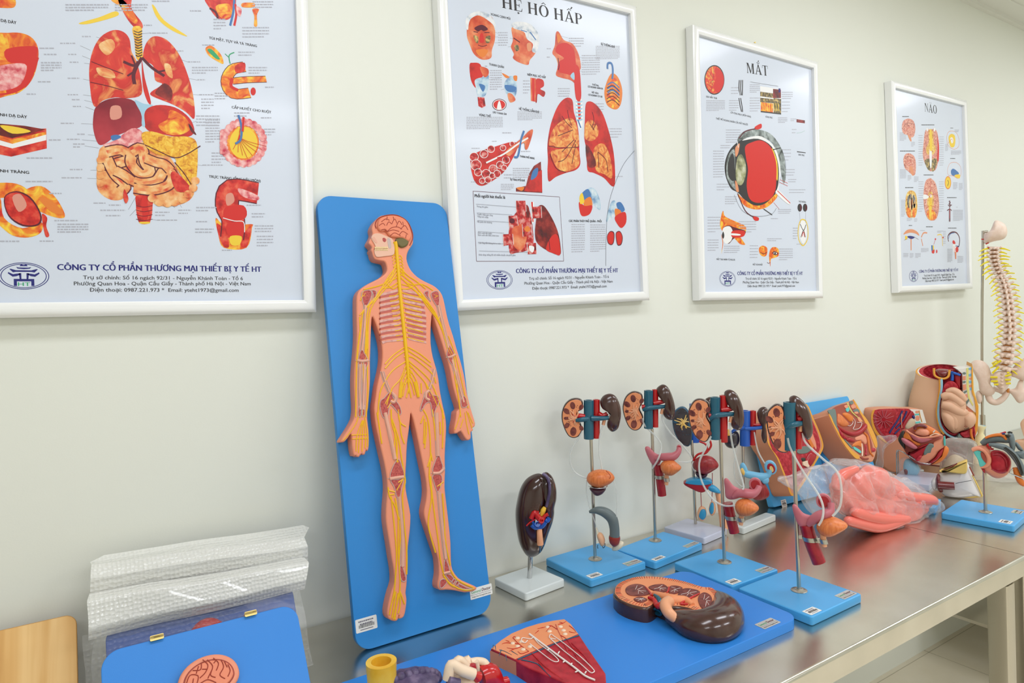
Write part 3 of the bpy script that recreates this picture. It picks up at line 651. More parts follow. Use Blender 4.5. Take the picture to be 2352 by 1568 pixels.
A.foot((55, 633.5), (58, 31), [((132, 620), (600, 624), 14.5), ((191, 641), (558, 643), 9), ((170, 655), (576, 655), 9), ((207, 669.5), (548, 670), 9)])

# ---- respiratory system poster
B = Poster((1056, 692.7), (1474.5, 673), (1012.8, 0), 'white framed poster of red lungs and two heads, partly behind the blue body board', H=.782)
c = P2c
m = MB(); Poster.lv = 0; serif_title(m, [('H', []), ('E', ['cir', 'dot']), (' ', []), ('H', []), ('O', ['cir']), (' ', []), ('H', []), ('A', ['cir', 'acu']), ('P', [])], B.p(*c([(420, 38)])[0]), B.p(*c([(826, 126)])[0]), (B.p(1152, 18)-B.p(1152, -8)).length*1.02, B.z(), 'ink_black', UPM); m.build('title', B.paper)
B.drawing('front_head', [('art_skin', c([(246, 120), (255, 75), (310, 62), (370, 85), (385, 140), (385, 200), (370, 250), (365, 290), (320, 298), (280, 270), (258, 220), (245, 180)])), ('art_hair', c([(238, 130), (245, 85), (290, 58), (345, 65), (385, 110), (385, 150), (372, 120), (310, 78), (270, 90), (255, 115), (250, 150)])), ('ink_maroon', c([(282, 140), (320, 124), (350, 145), (330, 156), (316, 150), (300, 158)])), ('art_bars', c([(278, 178), (300, 185), (300, 215), (288, 210)])), ('art_bars', c([(340, 185), (362, 180), (358, 212), (340, 214)])), ('ink_maroon', c([(278, 158), (300, 162)]), 'l', .002), ('ink_maroon', c([(332, 163), (358, 163)]), 'l', .002), ('ink_maroon', c([(300, 225), (322, 232), (345, 226)]), 'l', .0015), ('ink_red', c([(312, 170), (325, 170), (330, 210), (308, 210)])), ('ink_orange', c([(290, 250), (350, 250), (330, 285), (305, 280)]))])
B.drawing('side_head', [('art_skin', c([(468, 140), (500, 130), (560, 150), (585, 200), (590, 260), (560, 300), (550, 325), (500, 310), (475, 290), (480, 270), (465, 235), (475, 200)])), ('art_hair', c([(468, 120), (500, 108), (560, 120), (600, 165), (606, 215), (590, 262), (570, 255), (575, 220), (545, 195), (530, 160), (480, 142)])), ('ink_skin', c([(545, 220), (565, 215), (568, 250), (550, 255)])), ('art_bars', c([(482, 230), (500, 225), (505, 250), (490, 255)])), ('ink_maroon', c([(478, 190), (510, 212)]), 'l', .003), ('ink_blue', c([(515, 150), (545, 160)]), 'l', .002), ('ink_blue', c([(560, 160), (590, 200)]), 'l', .003)])
B.drawing('larynx', [('art_redlung', c([(258, 325), (275, 314), (312, 322), (325, 380), (300, 400), (290, 440), (265, 400)])), ('art_blueish', c([(285, 400), (325, 385), (352, 370), (352, 430), (335, 480), (300, 480), (290, 440)])), ('art_skin', c([(310, 335), (350, 345), (352, 375), (330, 385)])), ('ink_blue', c([(305, 420), (335, 430), (325, 460)])), ('art_smoke', c([(298, 485), (332, 488), (338, 530), (320, 540), (302, 530)]), 'p')])
B.drawing('larynx_from_behind', [('art_blueish', c([(432, 420), (460, 380), (492, 400), (492, 470), (470, 490), (440, 465)])), ('ink_orange', c([(420, 365), (458, 385), (440, 390)])), ('ink_orange', c([(478, 380), (496, 380), (494, 405), (480, 400)])), ('art_skin', c([(448, 470), (470, 470), (488, 500), (460, 512)])), ('ink_blue', c([(435, 425), (490, 435), (480, 460), (445, 455)]))])
B.drawing('vocal_cords', [('ink_maroon', ell(*c([(407, 524)])[0], 16.5, 13.5, 24)), ('ink_white', ell(*c([(407, 524)])[0], 15, 12, 24)), ('ink_red', ell(*c([(407, 524)])[0], 13.5, 10.5, 24)), ('ink_white', c([(395, 545), (402, 510), (410, 508), (418, 545), (408, 548)]))])
B.drawing('airway_lining', [('art_skin', c([(562, 388), (590, 392), (592, 510), (565, 505)]), 'p'), ('ink_red', c([(570, 390), (582, 392), (584, 508), (572, 506)]), 'p'), ('art_redlung', c([(592, 395), (625, 400), (630, 430), (612, 445), (636, 460), (628, 485), (600, 470), (595, 510), (588, 508), (590, 440)]))])
B.drawing('head_and_throat', [('art_skin', c([(690, 165), (705, 160), (730, 200), (775, 220), (805, 275), (815, 340), (800, 370), (815, 450), (805, 460), (785, 420), (760, 400), (720, 390), (690, 375), (700, 330), (690, 290), (672, 265), (685, 225)])), ('ink_red', c([(700, 225), (745, 215), (780, 250), (790, 330), (780, 375), (740, 370), (700, 355), (705, 310), (730, 290), (690, 260)])), ('ink_orange', c([(697, 168), (718, 190), (700, 215)])), ('ink_red', c([(782, 330), (806, 340), (815, 420), (815, 495), (792, 498), (782, 420)])), ('ink_skyblue', c([(762, 380), (780, 362), (782, 400)])), ('ink_maroon', c([(700, 290), (706, 330), (702, 350)]), 'l', .0025)])
B.drawing('windpipe', [('ink_white', c([(790, 498), (820, 498), (825, 600), (820, 640), (808, 645), (795, 600)])), ('ink_red', c([(797, 498), (812, 498), (815, 600), (803, 600)]), 'p')] + [('ink_skyblue', c([(790, 508+k*18), (806, 512+k*18), (822, 506+k*18)]), 'l', .004) for k in range(6)] + [('ink_blue', c([(800, 600), (815, 640)]), 'l', .004)])
def tree(pts, w, key='ink_maroon'): return [(key, q, 'l', w*.0009) for q in pts]
B.drawing('lungs', [('art_redlung', c([(650, 800), (648, 720), (665, 620), (700, 530), (740, 490), (772, 500), (780, 560), (795, 610), (805, 680), (808, 760), (812, 820), (790, 850), (740, 865), (690, 885), (655, 908), (648, 860)])), ('art_lobe', c([(655, 720), (680, 640), (740, 595), (780, 600), (800, 660), (800, 735), (730, 735), (680, 740)])), ('art_lobe', c([(665, 760), (720, 745), (798, 745), (806, 820), (770, 850), (720, 858), (690, 830)])),
    ('art_redlung', c([(838, 530), (850, 508), (880, 515), (920, 560), (950, 640), (975, 740), (985, 830), (985, 920), (968, 930), (930, 890), (880, 865), (848, 850), (845, 760), (832, 690), (835, 600)])), ('art_lobe', c([(838, 620), (870, 600), (900, 640), (900, 680), (870, 705), (835, 690)])), ('art_lobe', c([(880, 745), (930, 720), (965, 800), (970, 890), (930, 870), (890, 850)])), ('art_dark', c([(840, 720), (880, 780), (890, 830), (850, 830)]))]
    + tree([c(q) for q in ([(770, 640), (740, 610), (720, 580)], [(770, 630), (755, 590), (748, 550)], [(775, 650), (700, 680)], [(790, 700), (740, 790), (700, 810)], [(790, 720), (770, 820)], [(780, 700), (720, 760)], [(870, 640), (880, 600), (872, 560)], [(880, 650), (860, 620)], [(875, 650), (890, 620)], [(900, 760), (940, 800), (950, 860)], [(900, 760), (905, 840)])], 2) + [('ink_maroon', c([(652, 730), (720, 740), (806, 735)]), 'l', .0015), ('ink_maroon', c([(660, 770), (690, 840), (740, 862)]), 'l', .0015)])
B.drawing('rib_cage', [('ink_orange', c([(935, 440), (965, 370), (1000, 385), (1022, 450), (1015, 520), (990, 548), (950, 530), (935, 490)])), ('art_flame', c([(945, 440), (970, 390), (995, 400), (1010, 460), (1000, 520), (975, 540), (950, 510)]))] + [('ink_blue', c([(948, 425+k*20), (975, 412+k*20), (1008, 440+k*20)]), 'l', .0035) for k in range(3)] + [('ink_maroon', c([(945, 440+k*18), (975, 428+k*18), (1008, 456+k*18)]), 'l', .0025) for k in range(5)] + [('ink_blue', c([(948, 345), (950, 318), (968, 318), (975, 350), (972, 395)]), 'l', .006)])
BALLS = [(280, 785, 22), (290, 825, 26), (330, 770, 20), (365, 745, 18), (425, 740, 14), (300, 862, 18), (340, 870, 22), (375, 845, 20), (410, 825, 18), (440, 800, 18), (350, 900, 16), (395, 870, 18), (430, 840, 14), (470, 720, 12), (320, 905, 14), (370, 880, 14)]
B.drawing('air_sacs', [('art_redlung', c([(262, 800), (300, 760), (380, 735), (470, 710), (500, 730), (470, 800), (430, 860), (380, 900), (320, 930), (280, 900)]))] + [x for a, b, r in BALLS for x in (('ink_white', ell(*c([(a, b)])[0], r/2.18+.6, r/2.18+.6, 16)), ('art_smoke', ell(*c([(a, b)])[0], r/2.18-.6, r/2.18-.6, 16)))]
    + [('art_skin', c([(440, 755), (520, 690), (555, 655), (575, 655), (550, 740), (535, 745), (525, 715), (460, 780)])), ('ink_white', c([(550, 690), (500, 720), (430, 770), (340, 815)]), 'l', .004), ('ink_blue', c([(530, 655), (515, 700), (500, 780), (480, 785)]), 'l', .005), ('ink_red', c([(395, 790), (450, 780)]), 'l', .003)])
B.drawing('gas_exchange', [('art_dark', c([(615, 808), (622, 965), (490, 958), (490, 940), (540, 930), (555, 870), (580, 830)]), 'p'), ('art_redlung', c([(580, 870), (620, 850), (622, 960), (530, 955), (550, 920)]), 'p'), ('ink_orange', c([(492, 940), (530, 935), (520, 955)])), ('ink_blue', c([(575, 855), (600, 840), (595, 880), (565, 900)]))])
bxp = c([(275, 956), (708, 985), (729, 1306), (293, 1307)])
B.drawing('smoker_panel', [('ink_maroon', [bxp[i], bxp[(i+1) % 4]], 'l', .0011) for i in range(4)] + [('art_smoke', c([(485, 1070), (535, 1030), (560, 1060), (575, 1150), (575, 1230), (540, 1255), (490, 1265), (458, 1262), (455, 1150)])), ('art_skin', c([(470, 1150), (520, 1120), (545, 1180), (520, 1250), (480, 1230)])), ('ink_white', c([(562, 1010), (580, 1010), (582, 1110), (570, 1120)]), 'p'), ('ink_red', c([(566, 1010), (574, 1010), (578, 1110), (572, 1110)]), 'p'),
    ('art_dark', c([(600, 1035), (630, 1030), (670, 1090), (700, 1160), (713, 1230), (710, 1275), (660, 1260), (600, 1220), (585, 1170), (592, 1090)])), ('ink_red', c([(640, 1245), (670, 1180), (700, 1180), (712, 1272), (680, 1268)])), ('ink_maroon', c([(600, 1150), (650, 1190), (660, 1250)]), 'l', .002), ('art_dark', c([(540, 1025), (555, 1040), (558, 1090), (542, 1070)]))]
    + [x for q in ([(490, 1004), (537, 1004), (540, 1058), (492, 1060)], [(452, 1080), (492, 1078), (500, 1128), (456, 1135)], [(425, 1172), (472, 1170), (477, 1222), (428, 1230)], [(522, 1122), (566, 1122), (570, 1180), (526, 1184)], [(546, 1215), (590, 1215), (592, 1270), (549, 1272)], [(568, 1035), (614, 1032), (618, 1090), (573, 1093)]) for x in (('ink_white', [(a-1 if i in (0, 3) else a+1, b) for i, (a, b) in enumerate(c(q))], 'p'), ('art_smoke', c(q), 'p'))]
    + [('ink_maroon', ell(*c([(470, 1105)])[0], 6, 6, 14)), ('ink_orange', c([(530, 1145), (548, 1130), (562, 1150), (545, 1160)])), ('ink_white', c([(555, 1230), (580, 1235), (575, 1262), (560, 1255)]))]
    + [('ink_grey', c([(x0, y0), (x1, y1)]), 'l', .0006) for x0, y0, x1, y1 in ((290, 1021, 490, 1036), (294, 1065, 470, 1075), (296, 1103, 455, 1112), (300, 1158, 430, 1166), (300, 1212, 430, 1220), (305, 1255, 550, 1262))])
B.drawing('lung_segments', [('art_blueish', c([(850, 945), (885, 945), (910, 1000), (912, 1050), (885, 1030), (870, 1000)])), ('ink_blue', c([(815, 975), (850, 945), (865, 985), (830, 1010)])), ('ink_orange', c([(830, 1005), (862, 985), (872, 1030), (835, 1035)])), ('ink_red', c([(806, 1010), (835, 1030), (872, 1028), (860, 1070), (825, 1082), (810, 1060)])), ('ink_yellow', c([(808, 985), (822, 965), (832, 1010), (812, 1020)])),
    ('art_blueish', c([(968, 1010), (990, 1010), (985, 1070), (945, 1110), (945, 1080)])), ('ink_blue', c([(992, 1020), (1015, 1012), (1035, 1050), (1010, 1060)])), ('ink_orange', c([(985, 1045), (1015, 1055), (1010, 1090), (990, 1090)])), ('ink_red', c([(985, 1085), (1035, 1060), (1042, 1110), (1020, 1140), (1000, 1125)])), ('ink_maroon', c([(946, 1180), (962, 1156), (982, 1165), (980, 1210), (968, 1226), (950, 1215)])), ('ink_red', c([(948, 1182), (962, 1160), (978, 1168), (977, 1208), (967, 1222), (952, 1212)])), ('ink_maroon', c([(990, 1165), (1010, 1156), (1024, 1185), (1018, 1222), (1000, 1228), (992, 1205)])), ('ink_red', c([(992, 1168), (1009, 1160), (1021, 1186), (1015, 1218), (1001, 1224), (995, 1205)]))])
B.heading([('XOANG CẠNH MŨI', *c([(364, 76), (462, 100)]), 5.5, 'ink_black', .035), ('THANH QUẢN', *c([(356, 326), (430, 342)]), 5.5, 'ink_black', .035), ('NIÊM MẠC HÔ HẤP', *c([(548, 378), (640, 393)]), 5.5, 'ink_black', .035), ('DÂY THANH ÂM', *c([(375, 566), (443, 576)]), 4.5, 'ink_black', .035), ('HỆ THỐNG DẪN KHÍ', *c([(506, 549), (605, 566)]), 5.5, 'ink_black', .035), ('VÙNG THỞ', *c([(306, 580), (364, 587)]), 5.5, 'ink_black', .035), ('SỰ THÔNG KHÍ', *c([(916, 225), (984, 240)]), 5.5, 'ink_black', .035), ('THỞ RA:', *c([(872, 427), (905, 433)]), 4.2, 'ink_black', .035), ('CƠ HOÀNH GIÃN RA', *c([(850, 437), (926, 448)]), 4.2, 'ink_black', .035), ('HÍT VÀO:', *c([(870, 466), (904, 472)]), 4.2, 'ink_black', .035), ('CƠ HOÀNH CO LẠI', *c([(852, 478), (922, 488)]), 4.2, 'ink_black', .035), ('THÀNH PHẾ NANG', *c([(510, 786), (583, 797)]), 4.6, 'ink_black', .035), ('SỰ TRAO ĐỔI KHÍ', *c([(462, 902), (534, 908)]), 4.8, 'ink_black', .035), ('CÁC PHÂN THÙY PHẾ QUẢN - PHỔI', *c([(755, 1110), (918, 1112)]), 5, 'ink_black', .035), ('Phổi người hút thuốc lá', *c([(284, 986), (436, 994)]), 7, 'ink_black', .035),
    ('Thông khí giảm', *c([(293, 1036), (350, 1040)]), 3.6, 'ink_grey', 0), ('Tuyến nhầy gian rộng', *c([(296, 1075), (374, 1081)]), 3.6, 'ink_grey', 0), ('Tăng sinh nhầy', *c([(296, 1086), (352, 1091)]), 3.6, 'ink_grey', 0), ('Mô phổi tổn thương', *c([(297, 1113), (370, 1117)]), 3.6, 'ink_grey', 0), ('Dịch xuất tiết nhiều', *c([(300, 1168), (370, 1172)]), 3.6, 'ink_grey', 0), ('Dịch xuất tiết điều chỉnh kém', *c([(300, 1179), (404, 1183)]), 3.6, 'ink_grey', 0), ('Cản ống dẫn không khí to viêm', *c([(303, 1219), (414, 1222)]), 3.6, 'ink_grey', 0), ('Khả năng chống đỡ với nhiễm khuẩn của phổi giảm', *c([(305, 1278), (488, 1280)]), 3.8, 'ink_grey', 0)])
bx = []
for x0, y0, x1, y1, n in ((890, 230, 1010, 300, 9), (498, 558, 620, 605, 6), (243, 585, 425, 650, 8), (768, 1120, 835, 1268, 13), (862, 1122, 938, 1265, 13), (402, 160, 450, 235, 6), (360, 350, 420, 455, 9), (526, 400, 560, 475, 5), (820, 275, 910, 380, 9), (755, 188, 830, 240, 4), (700, 440, 760, 490, 4), (645, 225, 665, 310, 2), (880, 515, 930, 570, 4), (960, 640, 1020, 695, 4), (422, 660, 500, 675, 1), (370, 705, 400, 712, 1), (268, 740, 320, 748, 1), (515, 755, 575, 765, 1), (265, 908, 300, 916, 1), (415, 920, 480, 955, 4), (475, 840, 560, 895, 5), (1000, 880, 1040, 890, 1), (430, 870, 480, 900, 2), (335, 328, 350, 340, 1)):
    (a, b), (a2, b2) = c([(x0, y0), (x1, y1)]); bx.append((a, b, a2, b2, n))
B.notes(bx, th=.0026, leader=[tuple(u for q in c(s_) for u in q) for s_ in ([(380, 160), (402, 166)], [(385, 185), (402, 185)], [(385, 215), (402, 215)], [(460, 190), (480, 195)], [(450, 235), (490, 232)], [(750, 190), (715, 180)], [(830, 290), (800, 285)], [(830, 320), (805, 320)], [(830, 360), (790, 350)], [(960, 645), (920, 640)], [(960, 690), (930, 680)], [(1000, 885), (970, 880)], [(910, 540), (890, 520)], [(350, 350), (330, 345)], [(415, 390), (345, 400)], [(415, 450), (450, 440)])])
B.foot(c([(409, 1400)])[0], (29.5, 22), [(*c([(491, 1366), (1001, 1362)]), 10.5), (*c([(556, 1400), (955, 1390)]), 6.6), (*c([(533, 1424), (974, 1413)]), 6.6), (*c([(573, 1449), (944, 1437)]), 6.6)])
m = MB(); m.tube([(p.x, p.y, .0006) for p in B.P(c([(1088, 748), (1030, 820), (985, 920), (955, 1020), (942, 1150), (940, 1330)]))], .00035, 'ink_black', 5, M=UPM); m.build('scratch', B.paper)

# ---- eye poster
Cc = Poster((1612.6, 673.6), (1877, 671), (1594.8, 78.3), 'white framed eye anatomy poster, third along the wall', H=.782)
c = P3c
def PI(cr, q): return c(q)
m = MB(); Poster.lv = 0; serif_title(m, [('M', []), ('A', ['bre', 'acu0']), ('T', [])], Cc.p(*c([(368, 302)])[0]), Cc.p(*c([(488, 320)])[0]), (Cc.p(1716, 165)-Cc.p(1716, 142)).length, Cc.z(), 'ink_black', UPM); m.build('title', Cc.paper)
e0 = c([(192, 341)])[0]
Cc.drawing('retina_view', [('ink_black', ell(e0[0], e0[1], 23, 34, 30)), ('art_fundus', ell(e0[0], e0[1], 21, 31.5, 30)), ('ink_red', c([(195, 275), (235, 300), (243, 360), (215, 410), (185, 380), (200, 330)]))] + [('ink_maroon', c(q), 'l', .001) for q in ([(185, 335), (165, 300), (160, 280)], [(185, 340), (160, 370)], [(185, 335), (190, 290)], [(185, 345), (175, 400)])])
Cc.drawing('vessel_layers', [x for q in ([(335, 340), (330, 400), (338, 432), (350, 345)], ) for x in []] + [('ink_black', c(q), 'l', .004) for q in ([(328, 342), (326, 390), (333, 425)], [(337, 342), (335, 392), (340, 425)], [(346, 342), (345, 390), (344, 425)], [(326, 440), (332, 480), (340, 515)], [(335, 440), (342, 480), (346, 516)])] + [('ink_white', c([(332, 345), (330, 425)]), 'l', .001)])
Cc.drawing('retina_layers', [('ink_white', c([(442, 375), (556, 392), (556, 530), (445, 515)]), 'p'), ('art_bars', c([(442, 405), (515, 415), (515, 440), (442, 430)]), 'p'), ('art_dark', c([(512, 390), (555, 395), (555, 440), (512, 440)]), 'p'), ('art_bars', c([(442, 438), (515, 446), (515, 468), (442, 462)]), 'p'), ('art_flame', c([(445, 462), (512, 470), (512, 525), (445, 515)]), 'p'), ('art_bars', c([(515, 440), (556, 445), (556, 530), (515, 525)]), 'p'), ('ink_black', c([(445, 510), (556, 524), (556, 530), (445, 517)]), 'p'), ('ink_navy', c([(542, 388), (552, 388), (552, 410), (542, 410)]), 'p'), ('ink_grey', c([(388, 352), (540, 376)]), 'l', .001)] + [('ink_yellow', c([(455+k*12, 468), (457+k*12, 512)]), 'l', .003) for k in range(8)])
Cc.drawing('cornea_strip', [('art_dark', c([(640, 555), (686, 562), (686, 578), (640, 572)]), 'p'), ('ink_black', c([(643, 730), (690, 737), (690, 741), (643, 735)]), 'p'), ('ink_green', c([(640, 632), (665, 628), (686, 618)]), 'l', .0005)])
Cc.drawing('eyeball_section', [('art_eye', c([(320, 680), (330, 640), (380, 612), (450, 615), (510, 645), (560, 720), (578, 800), (578, 890), (565, 900), (545, 790), (510, 690), (440, 650), (370, 655)])), ('ink_black', c([(320, 680), (380, 655), (460, 660), (520, 710), (548, 790), (550, 880), (540, 930), (525, 960), (500, 1010), (430, 1035), (370, 1010), (330, 965), (310, 950), (280, 930), (252, 860), (250, 790), (275, 725)])), ('art_flame', c([(530, 960), (532, 985), (480, 1035), (420, 1048), (360, 1030), (325, 985), (320, 960), (345, 985), (410, 1025), (470, 1015)])), ('ink_white', c([(345, 672), (430, 662), (505, 705), (540, 800), (542, 900), (530, 950), (540, 950), (546, 900), (552, 820), (525, 715), (450, 650), (380, 655)])), ('ink_yellow', c([(512, 720), (535, 790), (538, 880), (530, 880), (528, 800), (506, 725)])),
    ('ink_red', c([(360, 705), (400, 680), (450, 672), (500, 710), (528, 790), (530, 880), (522, 950), (490, 995), (430, 1012), (385, 990), (368, 920), (375, 830), (365, 770)])), ('art_eye', c([(258, 810), (270, 750), (300, 720), (305, 800), (300, 900), (320, 950), (285, 920), (260, 870)])), ('ink_black', c([(265, 800), (290, 740), (302, 800), (300, 890), (270, 870)])), ('art_lens', c([(308, 830), (318, 765), (340, 748), (360, 790), (364, 850), (345, 910), (320, 910), (308, 870)])), ('ink_skin', c([(305, 715), (318, 695), (330, 690), (322, 740), (308, 760)])), ('ink_skin', c([(305, 890), (318, 910), (325, 950), (310, 945)])), ('ink_white', c([(318, 680), (322, 710)]), 'l', .003),
    ('ink_red', c([(412, 598), (446, 580), (448, 604), (420, 612)])), ('ink_maroon', c([(415, 608), (360, 622), (325, 660)]), 'l', .0035), ('ink_red', c([(400, 1085), (432, 1092), (432, 1108), (412, 1108)])), ('ink_maroon', c([(405, 1090), (360, 1055), (318, 960)]), 'l', .0035), ('ink_white', c([(525, 950), (545, 945), (605, 1012), (590, 1016), (535, 968)])), ('ink_red', c([(535, 946), (606, 1014)]), 'l', .003), ('ink_red', c([(550, 885), (592, 905)]), 'l', .0012), ('ink_red', c([(548, 900), (592, 920)]), 'l', .0012), ('ink_black', c([(510, 722), (553, 712)]), 'l', .003), ('ink_black', c([(460, 1045), (507, 1078)]), 'l', .003), ('ink_red', c([(515, 1010), (545, 1045)]), 'l', .001), ('ink_black', c([(300, 968), (340, 1050), (410, 1085), (500, 1075), (530, 1040)]), 'l', .0008), ('ink_black', c([(560, 720), (580, 800), (578, 890)]), 'l', .001)])
Cc.drawing('eye_in_socket', [('art_flame', c([(230, 1080), (240, 1055), (250, 1085), (300, 1110), (362, 1140), (358, 1180), (330, 1190), (345, 1215), (360, 1240), (330, 1235), (300, 1205), (240, 1170), (222, 1130)])), ('art_flame', c([(228, 1180), (240, 1230), (230, 1290), (236, 1230)])), ('ink_maroon', c([(240, 1150), (270, 1135), (300, 1145), (360, 1165), (350, 1190), (300, 1205), (270, 1235), (245, 1210)])), ('ink_white', c([(236, 1195), (240, 1150), (275, 1140), (292, 1170), (285, 1215), (260, 1235), (245, 1225)])), ('ink_black', c([(233, 1190), (240, 1168), (246, 1190), (240, 1208)])), ('ink_red', c([(290, 1165), (355, 1165), (350, 1195), (290, 1200)])), ('ink_white', c([(285, 1178), (330, 1182), (330, 1190), (285, 1188)])), ('ink_orange', c([(250, 1100), (330, 1130), (300, 1132), (250, 1120)]))])
Cc.drawing('eyelids', [('art_flame', c([(435, 1260), (455, 1245), (480, 1258), (478, 1295), (460, 1305), (440, 1290)])), ('ink_maroon', c([(442, 1282), (460, 1290), (478, 1282)]), 'l', .002), ('art_flame', c([(490, 1300), (500, 1262), (520, 1252), (542, 1265), (542, 1300), (520, 1312), (500, 1320), (498, 1360)])), ('ink_maroon', c([(508, 1285), (522, 1275), (540, 1288), (524, 1298)])), ('ink_white', c([(514, 1286), (523, 1280), (534, 1288), (524, 1293)])), ('ink_black', ell(*c([(523, 1287)])[0], 2, 2.5, 10)), ('ink_maroon', c([(480, 1336), (488, 1342), (496, 1336)]), 'l', .0015)])
Cc.drawing('optic_pathways', [x for px_ in (658, 687) for x in (('ink_black', ell(*c([(px_, 1038)])[0], 5.2, 9, 18)), ('ink_maroon', c([(px_+2, 1022), (px_+9, 1030), (px_+9, 1048), (px_+2, 1054)])))] + [('ink_yellow', c([(665, 1105), (690, 1110), (702, 1150), (700, 1210), (675, 1245), (652, 1210), (650, 1150)]), 'c', .004), ('ink_white', c([(666, 1110), (688, 1115), (696, 1160), (690, 1215), (675, 1235), (660, 1205), (656, 1150)])), ('ink_black', c([(660, 1128), (678, 1162), (692, 1130)]), 'l', .003), ('ink_black', c([(664, 1200), (678, 1162), (688, 1200)]), 'l', .003), ('ink_red', c([(670, 1195), (678, 1170), (684, 1198)]), 'l', .003)] + [('ink_grey', c([(x0, 1058), (x1, 1125)]), 'l', .0006) for x0, x1 in ((655, 662), (690, 690))])
Cc.heading([('ĐÁY MẮT TRÁI', *c([(148, 437), (206, 446)]), 4.2, 'ink_black', .035), ('LỚP VÕNG MẠCH (ĐIỂM VÀNG)', *c([(280, 523), (392, 547)]), 4.2, 'ink_black', .01), ('VÕNG MẠC', *c([(470, 546), (510, 552)]), 4, 'ink_black', .01), ('THIẾT ĐỒ NGANG NHÃN CẦU MẮT NGƯỜI', *c([(200, 556), (374, 590)]), 4.4, 'ink_black', .01), ('MẮT TRÁI NHÌN TỪ NGOÀI', *c([(204, 1324), (304, 1327)]), 4.2, 'ink_black', .01), ('MẮT VÀ MI MẮT', *c([(402, 1353), (456, 1354)]), 4.2, 'ink_black', .01), ('THỊ TRƯỜNG', *c([(652, 1008), (692, 1012)]), 3.6, 'ink_black', .01), ('GIÁC MẠC', *c([(650, 752), (684, 757)]), 3.6, 'ink_black', .01)])
bx = []
for x0, y0, x1, y1, n in ((148, 452, 250, 515, 7), (283, 378, 325, 425, 3), (272, 450, 325, 515, 5), (385, 365, 440, 415, 5), (385, 435, 440, 520, 6), (560, 405, 620, 450, 4), (560, 455, 605, 525, 4), (540, 545, 590, 580, 4), (608, 552, 640, 570, 2), (615, 605, 640, 640, 2), (255, 610, 335, 690, 6), (225, 695, 280, 720, 2), (185, 725, 245, 880, 11), (205, 905, 275, 950, 3), (250, 975, 315, 1025, 4), (555, 715, 610, 790, 4), (580, 825, 630, 870, 3), (595, 880, 640, 905, 2), (600, 935, 690, 965, 2), (540, 1045, 610, 1075, 3), (500, 1095, 565, 1105, 1), (155, 1085, 225, 1180, 6), (155, 1210, 215, 1280, 5), (325, 1110, 420, 1180, 5), (245, 1245, 330, 1290, 4), (385, 1240, 430, 1320, 5), (480, 1205, 560, 1225, 2), (545, 1260, 620, 1330, 6), (620, 1145, 650, 1215, 5), (640, 1235, 690, 1243, 1)):
    (a, b), (a2, b2) = c([(x0, y0), (x1, y1)]); bx.append((a, b, a2, b2, n))
Cc.notes(bx, th=.0026)
Cc.foot(c([(264, 1426)])[0], (18.5, 17.5), [(*c([(318, 1406), (674, 1405)]), 8.4), (*c([(362, 1431), (640, 1430)]), 5.4), (*c([(348, 1451), (653, 1450)]), 5.4), (*c([(374, 1472), (632, 1470)]), 5.4)])

# ---- brain poster
Dd = Poster((2065.1, 659.6), (2223.2, 652.6), (2053.9, 201), 'white framed brain poster, farthest along the wall, beside the hanging spine', H=.782)
c = P4c
m = MB(); Poster.lv = 0; serif_title(m, [('N', []), ('A', ['til']), ('O', [])], Dd.p(*c([(313, 258)])[0]), Dd.p(*c([(400, 276)])[0]), (Dd.p(2126, 257)-Dd.p(2126, 238)).length, Dd.z(), 'ink_black', UPM); m.build('title', Dd.paper)
def brainart(name, q, stem=None, key='art_brain', lines=()):
    Dd.drawing(name, [(key, c(q))]+([('ink_skin', c(stem))] if stem else [])+[('ink_red' if i % 2 else 'ink_maroon', c(l), 'l', .0011) for i, l in enumerate(lines)])
brainart('side_brain', [(155, 370), (165, 325), (200, 308), (235, 325), (248, 370), (242, 420), (225, 440), (200, 425), (165, 410)], [(195, 420), (215, 432), (222, 465), (210, 460)], lines=[[(165, 370), (190, 340), (230, 345)], [(180, 400), (205, 370), (240, 390)], [(200, 320), (190, 360)]])
brainart('middle_brain', [(165, 600), (175, 560), (205, 548), (240, 570), (252, 620), (248, 690), (230, 700), (195, 670), (175, 650)], [(205, 650), (225, 640), (238, 695), (225, 700)], lines=[[(178, 590), (200, 570), (235, 585)], [(190, 610), (215, 600), (220, 625), (200, 630), (190, 612)], [(170, 620), (190, 650)]])
brainart('lower_section', [(180, 880), (190, 825), (218, 805), (250, 825), (262, 890), (258, 960), (240, 990), (200, 990), (182, 950)], key='art_brainyellow', lines=[[(212, 860), (220, 868), (230, 860)], [(220, 868), (220, 940)]])
Dd.drawing('section_white', [('ink_white', c([(196, 850), (220, 830), (246, 850), (250, 910), (238, 935), (220, 940), (200, 930), (192, 900)])), ('art_flame', c([(190, 930), (212, 935), (215, 990), (195, 985)])), ('art_flame', c([(230, 935), (252, 930), (250, 985), (232, 990)])), ('ink_black', c([(212, 858), (221, 868), (230, 858)]), 'l', .003)])
